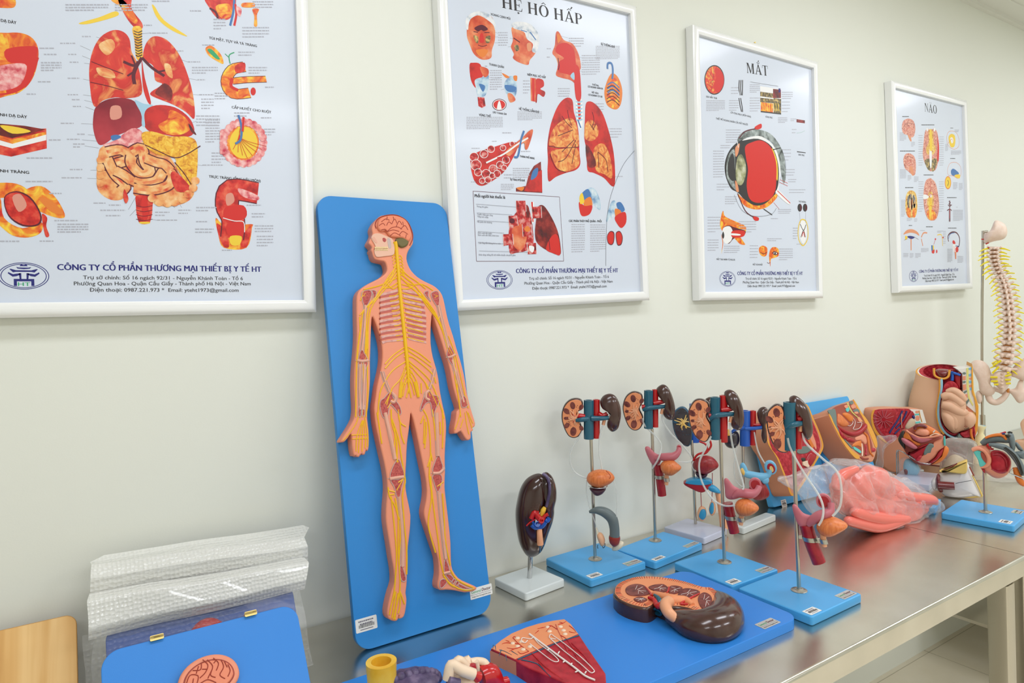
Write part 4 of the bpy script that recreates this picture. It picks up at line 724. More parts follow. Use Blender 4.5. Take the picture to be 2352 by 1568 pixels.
Dd.drawing('brain_from_below', [('art_brain', c([(305, 480), (315, 400), (335, 378), (355, 395), (375, 378), (400, 405), (412, 490), (410, 590), (390, 660), (365, 672), (345, 668), (315, 620), (300, 560)])), ('ink_red', c([(400, 430), (412, 500), (410, 600), (398, 590), (402, 500)])), ('art_bars', c([(312, 600), (350, 590), (352, 660), (335, 660)])), ('art_bars', c([(365, 590), (400, 595), (380, 665), (362, 668)])), ('art_brainyellow', c([(340, 390), (370, 390), (375, 470), (390, 520), (370, 560), (355, 540), (335, 560), (322, 520), (340, 470)])), ('ink_white', c([(345, 530), (362, 530), (360, 640), (350, 640)])), ('ink_yellow', c([(348, 400), (362, 400), (365, 520), (348, 520)])), ('ink_white', ell(*c([(330, 385)])[0], 2, 4, 10)), ('ink_white', ell(*c([(380, 385)])[0], 2, 4, 10))])
Dd.drawing('brain_arteries', [('art_brain', c([(305, 830), (318, 745), (345, 722), (365, 728), (390, 760), (408, 850), (412, 930), (395, 1000), (360, 1015), (330, 995), (310, 930)])), ('art_brainyellow', c([(340, 820), (365, 820), (375, 900), (350, 950), (330, 900)])), ('art_flame', c([(330, 950), (370, 940), (395, 990), (360, 1012), (335, 995)])), ('ink_white', c([(348, 835), (362, 835), (358, 855), (350, 852)])), ('ink_white', c([(305, 835), (340, 840), (335, 860), (305, 865)])), ('ink_yellow', c([(345, 870), (362, 870), (355, 995), (345, 990)]))] + [('ink_red', c(q), 'l', .0016) for q in ([(355, 740), (352, 830), (350, 900)], [(350, 840), (385, 830), (405, 860)], [(350, 850), (320, 830)], [(350, 910), (385, 920)], [(345, 915), (320, 930)])])
Dd.drawing('limbic_brain', [('ink_orange', c([(468, 420), (490, 395), (530, 405), (550, 450), (548, 500), (520, 520), (485, 505), (468, 470)]), 'c', .0014), ('ink_yellow', c([(478, 440), (495, 415), (520, 425), (525, 470), (515, 505), (490, 500)])), ('ink_white', c([(490, 445), (505, 440), (512, 465), (500, 480)])), ('ink_orange', c([(475, 480), (500, 450), (508, 470)]), 'l', .002)])
Dd.drawing('ventricles', [('ink_orange', c([(472, 660), (490, 618), (530, 612), (560, 640), (565, 690), (545, 722), (510, 705), (478, 700)]), 'c', .0014), ('ink_blue', c([(495, 670), (510, 655), (535, 670), (550, 690), (525, 705), (500, 698)])), ('ink_yellow', c([(520, 700), (555, 695), (555, 722), (530, 715)])), ('ink_orange', ell(*c([(474, 752)])[0], 7.2, 15, 22)), ('ink_yellow', ell(*c([(474, 752)])[0], 6, 13, 22)), ('ink_black', c([(472, 735), (478, 750), (472, 775)]), 'l', .0035)])
Dd.drawing('neck_arteries', [('ink_maroon', c(q), 'l', w) for q, w in (([(486, 875), (486, 920), (486, 1022)], .006), ([(474, 905), (486, 915), (500, 905)], .004), ([(468, 945), (486, 935), (500, 945)], .004), ([(480, 880), (492, 890), (480, 900), (494, 905)], .003), ([(482, 940), (482, 1020)], .002), ([(491, 940), (491, 1020)], .002))] + [('ink_red', c([(486, 930), (486, 1000)]), 'l', .003)])
Dd.drawing('membranes', [('ink_skin', c([(165, 1110), (190, 1080), (230, 1075), (265, 1095), (275, 1120), (250, 1105), (215, 1098), (185, 1105)])), ('ink_navy', c([(190, 1126), (215, 1120), (245, 1130), (220, 1142)])), ('ink_maroon', c([(245, 1130), (270, 1145)]), 'l', .0014), ('ink_skin', c([(215, 1142), (222, 1142), (222, 1220), (216, 1220)]), 'p'), ('ink_yellow', c([(178, 1120), (195, 1130), (180, 1150)])), ('ink_maroon', c([(170, 1150), (195, 1140)]), 'l', .0012)])
Dd.drawing('nerve_pathways', [('ink_skin', c([(290, 1130), (305, 1100), (330, 1100)]), 'l', .006), ('ink_skin', c([(290, 1140), (300, 1190)]), 'l', .005), ('ink_yellow', c([(400, 1115), (430, 1115), (438, 1190)]), 'l', .004), ('ink_red', c([(375, 1180), (388, 1145)]), 'l', .002), ('ink_red', ell(*c([(387, 1143)])[0], 1.6, 2.2, 10)), ('ink_blue', c([(358, 1185), (368, 1185), (370, 1225), (360, 1225)]), 'p'), ('ink_yellow', c([(368, 1188), (376, 1185), (378, 1215), (370, 1220)]), 'p'), ('ink_red', c([(362, 1225), (380, 1215), (378, 1240), (365, 1240)])), ('ink_red', ell(*c([(396, 1228)])[0], 1.6, 4, 10)), ('ink_red', ell(*c([(440, 1132)])[0], 1.4, 2, 10))])
Dd.drawing('sinus_veins', [('ink_maroon', c([(478, 1160), (475, 1120), (500, 1095), (535, 1100), (555, 1140), (550, 1190), (540, 1195)]), 'l', .0055), ('ink_blue', c([(478, 1140), (490, 1108), (520, 1098)]), 'l', .003), ('ink_red', c([(505, 1165), (512, 1150), (525, 1165), (520, 1185)])), ('ink_white', c([(508, 1180), (530, 1185), (535, 1230), (512, 1230)])), ('ink_red', ell(*c([(536, 1215)])[0], 3.6, 6.5, 14)), ('ink_skin', c([(520, 1230), (532, 1230), (532, 1280), (524, 1280)]), 'p'), ('ink_red', c([(515, 1190), (527, 1280)]), 'l', .002), ('ink_navy', c([(525, 1190), (550, 1192)]), 'l', .003)])
bx = []
for x0, y0, x1, y1, n in ((158, 286, 240, 308, 1), (290, 338, 415, 372, 1), (142, 522, 255, 550, 1), (178, 780, 252, 798, 1), (306, 693, 395, 710, 1), (492, 372, 512, 380, 1), (490, 582, 530, 592, 1), (468, 852, 538, 864, 1), (322, 1052, 405, 1068, 1), (203, 1046, 230, 1056, 1), (475, 1064, 545, 1074, 1)):
    (a, b), (a2, b2) = c([(x0, y0), (x1, y1)]); bx.append((a, b, a2, b2, n))
Dd.notes(bx, 'drawing_caption', 'ink_black', th=.0032)
bx = []
for x0, y0, x1, y1, n in ((140, 405, 185, 465, 7), (220, 470, 245, 505, 4), (142, 660, 185, 725, 8), (195, 700, 220, 740, 5), (240, 710, 270, 750, 5), (150, 870, 178, 990, 12), (190, 995, 225, 1020, 4), (240, 1000, 262, 1025, 3), (270, 420, 300, 640, 14), (415, 430, 445, 640, 14), (270, 740, 305, 960, 14), (412, 740, 445, 960, 14), (495, 530, 565, 560, 5), (455, 485, 475, 535, 6), (520, 385, 550, 405, 3), (510, 750, 540, 800, 6), (550, 755, 575, 805, 6), (510, 940, 578, 1020, 14), (530, 920, 550, 926, 1), (165, 1240, 200, 1270, 5), (210, 1240, 235, 1275, 5), (248, 1240, 285, 1275, 5), (288, 1205, 340, 1235, 5), (470, 1210, 505, 1305, 12), (540, 1260, 580, 1310, 6), (282, 1080, 330, 1090, 1), (400, 1085, 440, 1100, 2), (440, 1085, 460, 1180, 8)):
    (a, b), (a2, b2) = c([(x0, y0), (x1, y1)]); bx.append((a, b, a2, b2, n))
Dd.notes(bx, th=.0024)
Dd.foot(c([(236, 1400)])[0], (10.3, 13), [(*c([(275, 1376), (546, 1364)]), 6.4), (*c([(308, 1402), (520, 1392)]), 4.6), (*c([(298, 1421), (532, 1408)]), 4.6), (*c([(318, 1440), (515, 1427)]), 4.6)])

# ---- wall nails
for (x, y), lab in (((1456, 19), 'small dark nail in the wall above the lung poster corner'), ((1731, 99), 'small brass nail in the wall above the eye poster')):
    p = WORLD.px(x, y, 1, -.006); f = upright((p.x, 0, p.z))
    o = MB().lathe([(.0012, -.012), (.0012, .01), (.003, .0105), (.003, .0125)], 'brass' if x > 1500 else 'ink_black', 10, M=UPM).build('wall_nail'); o.matrix_world = f.M(); tag(o, lab, 'nail')
# ---------------------------------------------------------------- nervous system relief on a leaning blue board
mat('flesh', (236, 150, 118), .42, sss=.05, bump=.06, bscale=250)
mat('flesh_light', (238, 156, 124), .42, bump=.06, bscale=250)
mat('nerve', (240, 186, 18), .35)
mat('bone_red', (178, 70, 66), .5, noise=([(150, 48, 52), (186, 80, 74), (200, 100, 90)], 350))
mat('bone_edge', (196, 176, 170), .45)
mat('bone_pale', (228, 170, 148), .42)
mat('rib_stripe', (214, 158, 150), .5, noise=([(200, 130, 126), (218, 164, 154), (226, 178, 166)], 120))
mat('rib_gap', (196, 98, 88), .5)
mat('skull', (232, 184, 160), .4)
mat('teeth', (238, 214, 160), .3)
mat('cerebellum', (110, 100, 58), .5, bump=.3, bscale=400)
mat('gyri', (234, 138, 104), .42)
mat('gyri_line', (160, 66, 50), .5)
mat('kidney_brown', (70, 42, 34), .22, coat=.5, noise=([(60, 34, 28), (78, 48, 40)], 25))
mat('kidney_dark', (52, 24, 20), .16, coat=.7, noise=([(44, 18, 16), (66, 32, 26)], 18))
mat('cortex', (238, 152, 104), .4)
mat('cortex_red', (186, 38, 34), .4)
mat('pyramid', (112, 52, 48), .4, noise=([(90, 38, 38), (124, 60, 54), (140, 76, 66)], 90))
mat('artery', (196, 24, 28), .22, coat=.4)
mat('vein', (30, 94, 116), .25, coat=.3)
mat('vein_blue', (28, 92, 186), .25, coat=.3)
mat('ureter', (238, 170, 128), .35)
mat('medulla_red', (172, 24, 42), .35, noise=([(150, 16, 34), (178, 28, 46), (190, 44, 56)], 60))
mat('cream', (240, 214, 186), .35)
mat('yellow_tube', (238, 194, 60), .35, sss=.05, noise=([(232, 178, 40), (242, 204, 84)], 40))
mat('purple_lump', (86, 74, 108), .4, noise=([(66, 54, 88), (92, 80, 114), (120, 106, 136)], 70))
mat('white_line', (240, 236, 230), .4)

_b1, _b2 = onz(913.9, 1473.8), onz(1073.6, 1424)
_y = -.174
_top = WORLD.px(870, 457, 1, -.017)
_n = Vector((1, 0, 0)); _up = Vector((0, _top.y-_y, _top.z-TZ)).normalized()
FB = Frame((.55, _y, TZ+.0004+.014*_up.y), (1, 0, 0), Vector((0, _up.z, -_up.y)), _up)      # y points into the wall
body = thing('nervous_system_board', FB, 'tall blue board leaning on the wall with an orange human figure and yellow nerves', 'anatomy model')
bp = lambda x, y, d=0.0: (lambda q: Vector((q.x, q.z)))(FB.px(x, y, 1, -d))
BP = lambda pts, d=0.0: [bp(*q, d) for q in pts]
xl, xr = bp(769, 930).x, (bp(1051.6, 724).x+bp(1103.6, 1150).x)/2
zt = bp(870, 457).y
Wb, Hb, cxb = xr-xl, zt, (xl+xr)/2
m = MB(); m.slab(rrect(Wb, Hb, .032, 8, cxb, Hb/2), -.014, 0, 'board_blue', .0012, 2, M=UPM); m.build('board', body, 30)
DF = .026                                            # relief height
up_ = B1c([(520, 192), (560, 186), (600, 186), (660, 205), (705, 245), (728, 300), (738, 350), (735, 385), (715, 415), (700, 445), (694, 485), (704, 525), (725, 565), (765, 606), (815, 637), (870, 663), (908, 692), (935, 730), (952, 790), (968, 870), (985, 935), (1010, 1010), (1032, 1090), (1060, 1180), (1085, 1280), (1105, 1400), (1130, 1500)])
hand_r = B2c([(1084, 40), (1098, 90), (1092, 112), (1080, 118), (1086, 132), (1074, 142), (1070, 150), (1070, 182), (1060, 196), (1042, 196), (1022, 168), (1004, 140), (984, 152), (962, 152), (962, 110), (972, 60), (978, 10)])
in_r = B1c([(1052, 1500), (1030, 1430), (1008, 1350), (992, 1260), (975, 1190), (955, 1130), (930, 1050), (905, 970), (884, 905), (868, 862), (862, 900), (858, 960), (858, 1060), (872, 1150), (895, 1230), (910, 1300), (922, 1390), (940, 1480)])
leg_r = B2c([(905, 40), (912, 110), (908, 200), (903, 300), (905, 400), (902, 500), (915, 620), (930, 750), (940, 860), (943, 970), (952, 1030), (990, 1085), (1040, 1112), (1095, 1136), (1108, 1150), (1090, 1168), (1030, 1177), (970, 1165), (912, 1160), (874, 1162), (856, 1145), (856, 1110), (864, 1060), (858, 960), (832, 880), (798, 780), (772, 700), (768, 650), (780, 590), (786, 520), (776, 430), (757, 340), (735, 230), (714, 130), (697, 60), (684, 24)])
leg_l = B2c([(680, 50), (672, 130), (660, 220), (655, 330), (650, 430), (653, 520), (668, 600), (682, 680), (678, 780), (666, 880), (660, 980), (660, 1060), (657, 1130), (651, 1180), (657, 1220), (652, 1280), (640, 1330), (618, 1346), (604, 1340), (612, 1300), (602, 1348), (585, 1362), (560, 1358), (536, 1340), (530, 1300), (540, 1240), (558, 1170), (576, 1110), (572, 1030), (560, 960), (545, 860), (528, 760), (522, 690), (525, 610), (532, 520), (528, 440), (513, 350), (494, 270), (474, 180), (456, 90)])
in_l = B1c([(472, 1500), (480, 1440), (492, 1350), (508, 1280), (524, 1200), (528, 1120), (520, 1050), (505, 990), (485, 930), (464, 880), (456, 900), (451, 1000), (448, 1100), (445, 1200), (446, 1300), (440, 1400), (432, 1500)])
hand_l = B2c([(405, 10), (404, 60), (412, 130), (415, 200), (412, 250), (404, 268), (396, 262), (388, 288), (374, 292), (366, 284), (352, 304), (338, 305), (330, 296), (318, 300), (308, 260), (302, 200), (298, 158), (280, 182), (258, 206), (240, 212), (232, 204), (255, 165), (290, 110), (316, 60), (324, 10)])
arm_l = B1c([(342, 1480), (338, 1400), (336, 1300), (341, 1200), (350, 1100), (355, 1000), (353, 900), (352, 800), (354, 740), (370, 700), (405, 670), (450, 645), (500, 620), (540, 592), (558, 565), (556, 535), (546, 508), (525, 500), (482, 490), (465, 468), (458, 440), (450, 424), (457, 410), (450, 396), (434, 380), (440, 358), (454, 335), (461, 308), (455, 278), (470, 240), (495, 210)])
outl = BP(up_+hand_r+in_r+leg_r+leg_l+in_l+hand_l+arm_l, DF)
SO = smooth([(p.x, p.y, 0) for p in outl], 2, True)
m = MB(); m.slab(SO, -.0005, DF, 'flesh', .003, 3, M=UPM); m.build('figure', body, 50)
def relief(name, fn, parent=None):
    mm = MB(); fn(mm); return mm.build(name, parent or body, 45)
def tb(mm, pts, w, key='nerve', d=DF, sub=4, n=6):
    q = BP(pts, d); ww = w if isinstance(w, list) else w
    mm.tube([(p.x, p.y, d+.0002) for p in q], ww, key, n, UPM, sub=sub)
def pl(mm, pts, key, h=.0012, d=DF, bev=.0006, cl=True):
    q = BP(pts, d); q = smooth([(p.x, p.y, 0) for p in q], 3, True) if cl else q
    mm.slab(q, d-.0004, d+h, key, min(bev, h*.6), 2, M=UPM)
fig = [o for o in body.children if o.name.startswith('figure')][0]
# head
def f(mm):
    pl(mm, B1c([(490, 255), (505, 215), (560, 196), (620, 196), (680, 225), (712, 280), (722, 335), (700, 372), (660, 350), (610, 345), (570, 335), (545, 300), (520, 305), (495, 290)]), 'gyri', .006, bev=.004)
    for g in ([(520, 290), (545, 285), (560, 300), (600, 290), (640, 300)], [(505, 260), (530, 245), (545, 260)], [(520, 235), (550, 215), (575, 225)], [(555, 260), (570, 235), (590, 250)], [(590, 250), (610, 215), (625, 245)], [(560, 300), (590, 275), (630, 270), (660, 285)], [(620, 270), (640, 230), (660, 255)], [(650, 285), (680, 260), (700, 290)], [(640, 325), (665, 300), (700, 320)], [(580, 330), (610, 310), (650, 330)], [(600, 200), (605, 225)], [(560, 200), (555, 222)], [(665, 235), (670, 262)], [(690, 320), (685, 345)]):
        tb(mm, B1c(g), .0009, 'gyri_line', DF+.0055)
    tb(mm, B1c([(485, 280), (478, 250), (500, 212), (560, 190), (630, 192), (695, 232), (728, 300), (732, 350), (712, 395)]), .0012, 'gyri_line', DF)
relief('brain', f, fig)
relief('cerebellum', lambda mm: pl(mm, B1c([(612, 360), (640, 345), (690, 350), (703, 372), (690, 400), (655, 412), (630, 395)]), 'cerebellum', .005, bev=.003), fig)
def f(mm):
    pl(mm, B1c([(450, 345), (468, 318), (505, 315), (545, 330), (590, 350), (605, 390), (608, 440), (595, 462), (540, 470), (490, 475), (474, 455), (470, 425), (478, 405), (470, 385)]), 'skull', .0025)
    pl(mm, B1c([(455, 350), (470, 338), (490, 372), (480, 382)]), 'bone_pale', .003); pl(mm, B1c([(525, 348), (540, 345), (552, 360), (542, 375), (528, 368)]), 'bone_red', .003, bev=.001)
    pl(mm, B1c([(558, 350), (580, 358), (584, 410), (566, 412)]), 'bone_edge', .003)
relief('skull', f, fig)
def f(mm):
    for k in range(9): pl(mm, B1c([(472+k*10, 408-k*.2), (480+k*10, 406), (481+k*10, 418), (473+k*10, 419)]), 'teeth', .0036, cl=False); pl(mm, B1c([(473+k*10, 420), (481+k*10, 420), (481+k*10, 432), (474+k*10, 433)]), 'teeth', .0036, cl=False)
    tb(mm, B1c([(470, 419), (515, 420), (565, 417)]), .0006, 'gyri_line', DF+.0028)
relief('teeth', f, fig)
# ribs
def f(mm):
    for k in range(10):
        y = 700+k*36
        pl(mm, B1c([(512-k*1+max(0, k-6)*6, y+22), (560, y+10+k*.6), (640+k*4.5, y-8+k*1.2), (640+k*4.5, y+8+k*1.2), (560, y+28), (510+max(0, k-6)*6, y+40)]), 'rib_stripe', .0009, bev=.0004, cl=False)
        pl(mm, B1c([(664+k*4.2, y-8), (740+k*2, y+6), (800+min(k, 4)*6, y+22), (802+min(k, 4)*6, y+38), (740+k*2, y+24), (666+k*4.2, y+10)]), 'rib_stripe', .0009, bev=.0004, cl=False)
relief('rib_cage', f, fig)
def f(mm):
    for k in range(9):
        y = 724+k*36
        pl(mm, B1c([(511-k*.5+max(0, k-6)*6, y+18), (565, y+4), (630+k*4.6, y-12), (632+k*4.6, y+4), (565, y+18), (510+max(0, k-6)*6, y+28)]), 'rib_gap', .0006, bev=.0003, cl=False)
        pl(mm, B1c([(668+k*4.4, y-10), (740+k*2.2, y+2), (800+min(k, 4)*6, y+16), (800+min(k, 4)*6, y+28), (740+k*2.2, y+16), (668+k*4.4, y+6)]), 'rib_gap', .0006, bev=.0003, cl=False)
        pl(mm, B1c([(505, y+20), (514, y+16), (516, y+28), (507, y+32)]), 'gyri_line', .001)
relief('rib_muscle', f, fig)
# long bones and joints
def bone(name, shaft, heads, w):
    def g(mm):
        for p in heads: pl(mm, p, 'bone_red', .0012)
        for p in heads:
            q = BP(p, DF); mm.tube([(a.x, a.y, DF+.0008) for a in q], .0009, 'bone_edge', 5, UPM, sub=3, closed=True)
        if shaft:
            tb(mm, shaft, w, 'bone_pale', n=8)
            tb(mm, [(x-4, y) for x, y in shaft], .0008, 'bone_edge'); tb(mm, [(x+4, y) for x, y in shaft], .0008, 'bone_edge')
    relief(name, g, fig)
bone('upper_arm_bone', B1c([(412, 800), (405, 950), (388, 1110)]), [B1c([(385, 730), (400, 705), (440, 700), (455, 725), (440, 770), (420, 805), (400, 800)]), B1c([(455, 700), (485, 710), (475, 760), (460, 770), (465, 735)]), B1c([(385, 1100), (405, 1130), (425, 1165), (400, 1172), (365, 1165)])], .0028)
bone('upper_arm_bone', B1c([(905, 800), (940, 950), (975, 1090)]), [B1c([(858, 720), (895, 705), (912, 730), (910, 800), (895, 805), (865, 755)]), B1c([(810, 720), (838, 705), (838, 740), (855, 775)]), B1c([(978, 1070), (1010, 1120), (1005, 1140), (965, 1148), (970, 1100)])], .0028)
bone('forearm_bone', B1c([(375, 1200), (372, 1350), (378, 1510)]), [B1c([(365, 1185), (382, 1185), (378, 1230), (368, 1225)]), B1c([(365, 1500), (380, 1480), (380, 1555), (362, 1550)])], .0026)
bone('forearm_bone', B1c([(408, 1200), (402, 1350), (397, 1510)]), [B1c([(400, 1190), (428, 1190), (412, 1235), (402, 1230)]), B1c([(390, 1500), (404, 1480), (406, 1545), (390, 1550)])], .0024)
bone('forearm_bone', B1c([(1000, 1170), (1040, 1320), (1080, 1460)]), [B1c([(970, 1155), (1000, 1150), (1005, 1200), (995, 1200)]), B1c([(1065, 1430), (1085, 1420), (1105, 1480), (1070, 1495), (1060, 1460)])], .0026)
bone('elbow_cartilage', B1c([(355, 1175), (390, 1182), (430, 1176)]), [], .003); bone('elbow_cartilage', B1c([(970, 1155), (995, 1150), (1020, 1135)]), [], .003)
bone('hip_bone', B1c([(525, 1250), (550, 1330), (575, 1390)]), [B1c([(515, 1450), (540, 1430), (565, 1400), (590, 1390), (600, 1430), (640, 1480), (655, 1530), (640, 1540), (600, 1490), (575, 1480), (560, 1560), (530, 1560), (510, 1490)])], .0024)
bone('hip_bone', B1c([(880, 1235), (865, 1310), (845, 1370)]), [B1c([(845, 1380), (865, 1410), (905, 1420), (910, 1460), (890, 1500), (870, 1560), (860, 1500), (850, 1460), (820, 1470), (790, 1520), (785, 1500), (800, 1450), (820, 1400)])], .0024)
bone('hip_cartilage', B1c([(590, 1395), (615, 1425), (605, 1460), (580, 1450)]), [], .0034); bone('hip_cartilage', B1c([(845, 1380), (825, 1395), (822, 1430), (845, 1445)]), [], .0034)
bone('thigh_bone', B2c([(515, 20), (550, 180), (580, 320)]), [B2c([(600, 320), (625, 370), (637, 425), (590, 435), (548, 435), (565, 370)])], .0042)
bone('thigh_bone', B2c([(845, 20), (850, 180), (855, 300)]), [B2c([(860, 295), (878, 340), (885, 370), (865, 402), (822, 400), (835, 340)])], .0042)
bone('shin_bone', B2c([(605, 560), (625, 780), (628, 1010)]), [B2c([(552, 455), (600, 450), (635, 440), (622, 500), (610, 560), (590, 560), (575, 500)]), B2c([(612, 1010), (626, 1010), (650, 1090), (630, 1105), (615, 1080)])], .0034)
bone('shin_bone', B2c([(860, 530), (880, 740), (905, 960)]), [B2c([(822, 425), (870, 418), (882, 450), (872, 500), (855, 530), (845, 515), (830, 470)]), B2c([(900, 965), (912, 975), (930, 1040), (900, 1045), (895, 1010)])], .0034)
bone('knee_cartilage', B2c([(545, 445), (590, 438), (635, 433)]), [], .0036); bone('knee_cartilage', B2c([(822, 410), (862, 408), (888, 385), (886, 372)]), [], .0036)
bone('foot_bone', None, [B2c([(870, 1100), (895, 1090), (915, 1105), (890, 1140), (870, 1145)]), B2c([(905, 1060), (930, 1060), (955, 1085), (940, 1105), (915, 1080)]), B2c([(955, 1090), (970, 1095), (955, 1118), (945, 1112)]), B2c([(978, 1103), (990, 1110), (980, 1130), (968, 1124)]), B2c([(990, 1120), (1040, 1145), (1080, 1152), (1030, 1155), (990, 1140)])], 0)
bone('ankle_cartilage', B2c([(893, 1055), (912, 1048), (932, 1045)]), [], .0028)
# nerves
relief('spinal_cord', lambda mm: tb(mm, B1c([(610, 372), (618, 400), (628, 500), (645, 700), (660, 850), (678, 1020), (692, 1160), (703, 1300), (707, 1400)]), [.006, .005, .004, .0042, .0042, .0042, .0042, .003, .001], n=10), fig)
NV = []
for k in range(10):
    y = 715+k*33.5; x = 645+k*4
    NV.append((B1c([(x, y+0), (x-30, y+20), (x-72+k*1.5, y+26)]), .0012)); NV.append((B1c([(x+10, y), (x+70, y+18), (x+140-k*1.5, y+34)]), .0013))
for k in range(7):
    y = 470+k*22; x = 624+k*3
    NV += [(B1c([(x, y), (x-18, y-12), (x-30, y+8)]), .0012), (B1c([(x+6, y), (x+24, y-6), (x+38, y+14)]), .0012)]
plex = [[(620, 540), (560, 620), (490, 740), (430, 800), (372, 870)], [(625, 560), (570, 640), (500, 720), (440, 800), (420, 900), (410, 1130)], [(630, 580), (580, 650), (520, 720), (450, 820), (430, 950), (425, 1100)], [(635, 610), (575, 640), (500, 670), (400, 695)], [(640, 640), (580, 680), (520, 690), (470, 770), (400, 840), (380, 950), (365, 1050), (355, 1180)], [(640, 660), (600, 690), (560, 660)], [(620, 520), (590, 600), (540, 650)],
    [(645, 560), (690, 620), (740, 660), (800, 740), (860, 830), (920, 920), (960, 1050), (1000, 1130)], [(650, 590), (720, 640), (790, 720), (850, 800), (890, 860), (930, 960), (965, 1080)], [(655, 620), (720, 660), (800, 660), (870, 700)], [(660, 660), (720, 680), (780, 740), (840, 820), (900, 900), (945, 1000)], [(640, 540), (700, 600), (760, 640), (820, 690)], [(655, 690), (700, 690), (740, 670)], [(650, 610), (690, 650), (770, 720), (830, 790)]]
for q in plex: NV.append((B1c(q), .0015))
arms = [[(372, 880), (375, 1000), (360, 1080), (352, 1200), (348, 1400), (345, 1560)], [(420, 900), (418, 1130), (398, 1200), (400, 1400), (390, 1560)], [(430, 960), (428, 1150), (425, 1250), (428, 1400), (415, 1560)], [(412, 720), (385, 750)], [(412, 740), (385, 735)], [(400, 700), (378, 770)], [(878, 730), (905, 740)], [(880, 750), (905, 738)], [(960, 1050), (1000, 1130), (1020, 1180), (1040, 1400), (1060, 1560)], [(975, 1010), (1010, 1100), (1040, 1200), (1080, 1380), (1110, 1500)], [(945, 1000), (970, 1100), (1010, 1180), (1020, 1300), (1050, 1460)], [(890, 860), (905, 900), (920, 870)]]
for q in arms: NV.append((B1c(q), .0013))
lum = [[(680, 1085), (600, 1140), (545, 1200)], [(685, 1110), (610, 1160), (545, 1230)], [(690, 1180), (600, 1240), (550, 1310), (510, 1400), (495, 1568)], [(690, 1200), (650, 1300), (590, 1370), (555, 1480)], [(700, 1230), (650, 1330), (640, 1430)], [(700, 1260), (670, 1340), (650, 1430)], [(700, 1085), (780, 1130), (855, 1190)], [(700, 1110), (780, 1160), (860, 1220)], [(705, 1180), (790, 1250), (860, 1330), (920, 1480), (945, 1568)], [(710, 1200), (760, 1260), (820, 1330), (870, 1420), (900, 1490)], [(710, 1230), (760, 1320), (775, 1420)], [(712, 1260), (740, 1330), (775, 1425)], [(700, 1150), (740, 1160), (860, 1260), (890, 1330)], [(700, 1300), (680, 1350), (665, 1420)], [(710, 1300), (730, 1350), (745, 1410)], [(707, 1350), (690, 1430)], [(708, 1350), (722, 1430)], [(560, 1500), (600, 1440)], [(545, 1470), (590, 1380)], [(790, 1330), (792, 1400)], [(820, 1330), (850, 1420)]]
for q in lum: NV.append((B1c(q), .0015))
NV += [(B1c([(655, 1320), (648, 1430)]), .0036), (B1c([(745, 1320), (772, 1425)]), .0036)]
for k in range(7):
    y = 1120+k*36
    NV += [(B1c([(690+k*2, y-20), (672+k, y)]), .0012), (B1c([(700+k*2, y-20), (722+k, y)]), .0012)]
legs = [[(555, 0), (560, 90), (590, 200), (592, 340)], [(560, 60), (600, 180), (620, 300), (640, 420)], [(600, 0), (612, 80), (650, 110)], [(612, 80), (620, 160), (640, 220)], [(575, 120), (580, 180), (572, 250)], [(600, 180), (612, 240)], [(465, 20), (480, 120), (495, 220)], [(590, 180), (590, 300), (600, 340)], [(640, 420), (645, 470), (628, 560), (640, 740), (655, 900), (655, 1060)], [(640, 440), (600, 470)], [(630, 450), (590, 520)], [(535, 500), (545, 560), (580, 620), (600, 690), (612, 710)], [(555, 560), (565, 650), (580, 800), (590, 950), (580, 1110)], [(580, 570), (600, 700), (600, 900), (612, 1080), (610, 1170)], [(600, 560), (615, 760), (605, 960)], [(540, 520), (580, 530)], [(545, 550), (575, 545)],
    [(580, 1170), (555, 1260), (545, 1320)], [(585, 1170), (570, 1280), (560, 1340)], [(600, 1180), (585, 1290), (580, 1350)], [(610, 1170), (612, 1260), (600, 1310)], [(612, 1170), (640, 1250)], [(580, 1110), (575, 1170), (560, 1240)], [(610, 1170), (590, 1260), (570, 1350)],
    [(760, 0), (790, 60), (805, 180), (808, 300), (800, 430), (815, 560), (795, 700), (800, 780), (840, 920)], [(765, 40), (745, 90)], [(770, 60), (765, 220)], [(780, 80), (780, 150), (770, 250)], [(820, 0), (835, 120), (842, 200)], [(885, 0), (888, 120), (885, 250)], [(870, 80), (872, 160)], [(808, 300), (790, 370)], [(810, 280), (820, 330)], [(808, 430), (818, 540), (835, 680), (860, 860), (870, 960), (892, 1060)], [(890, 465), (850, 495)], [(880, 470), (868, 495)], [(885, 540), (895, 700), (905, 850), (935, 1000)], [(888, 1060), (920, 1110), (985, 1150)], [(892, 1065), (930, 1120), (960, 1140)], [(935, 1030), (980, 1095), (1080, 1145)], [(985, 1150), (1040, 1162), (1090, 1150)]]
for q in legs: NV.append((B2c(q), .0016))
hands = [[(350, 20), (330, 90), (280, 160), (245, 200)], [(370, 70), (335, 170), (330, 270)], [(372, 70), (352, 180), (345, 280)], [(375, 70), (370, 180), (368, 270)], [(380, 70), (390, 180), (388, 250)], [(385, 50), (402, 150), (404, 240)], [(300, 165), (400, 160)], [(305, 190), (408, 185)], [(1000, 20), (985, 80), (965, 130)], [(1030, 20), (1040, 90), (1055, 160)], [(1050, 20), (1080, 90)], [(1020, 60), (1000, 120)], [(1040, 10), (1060, 70), (1075, 120)]]
for q in hands: NV.append((B2c(q), .0011))
for q, w in NV: relief('nerve_branch', lambda mm: tb(mm, q, w), fig) if False else None
def f(mm):
    for q, w in NV: tb(mm, q, w)
nb = relief('nerves', f, fig)
# stickers
s1 = BP([(822, 1435.5), (862, 1421), (820, 1425)], 0); s2 = BP([(1083, 1378), (1129, 1363)], 0)
c1 = bp(841.5, 1432.5); sticker(body, (c1.x, c1.y, .0002), .043, .025, 0, UPM)
c2 = bp(1105, 1358); sticker(body, (c2.x, c2.y, .0002), .054, .022, 0, UPM, True)

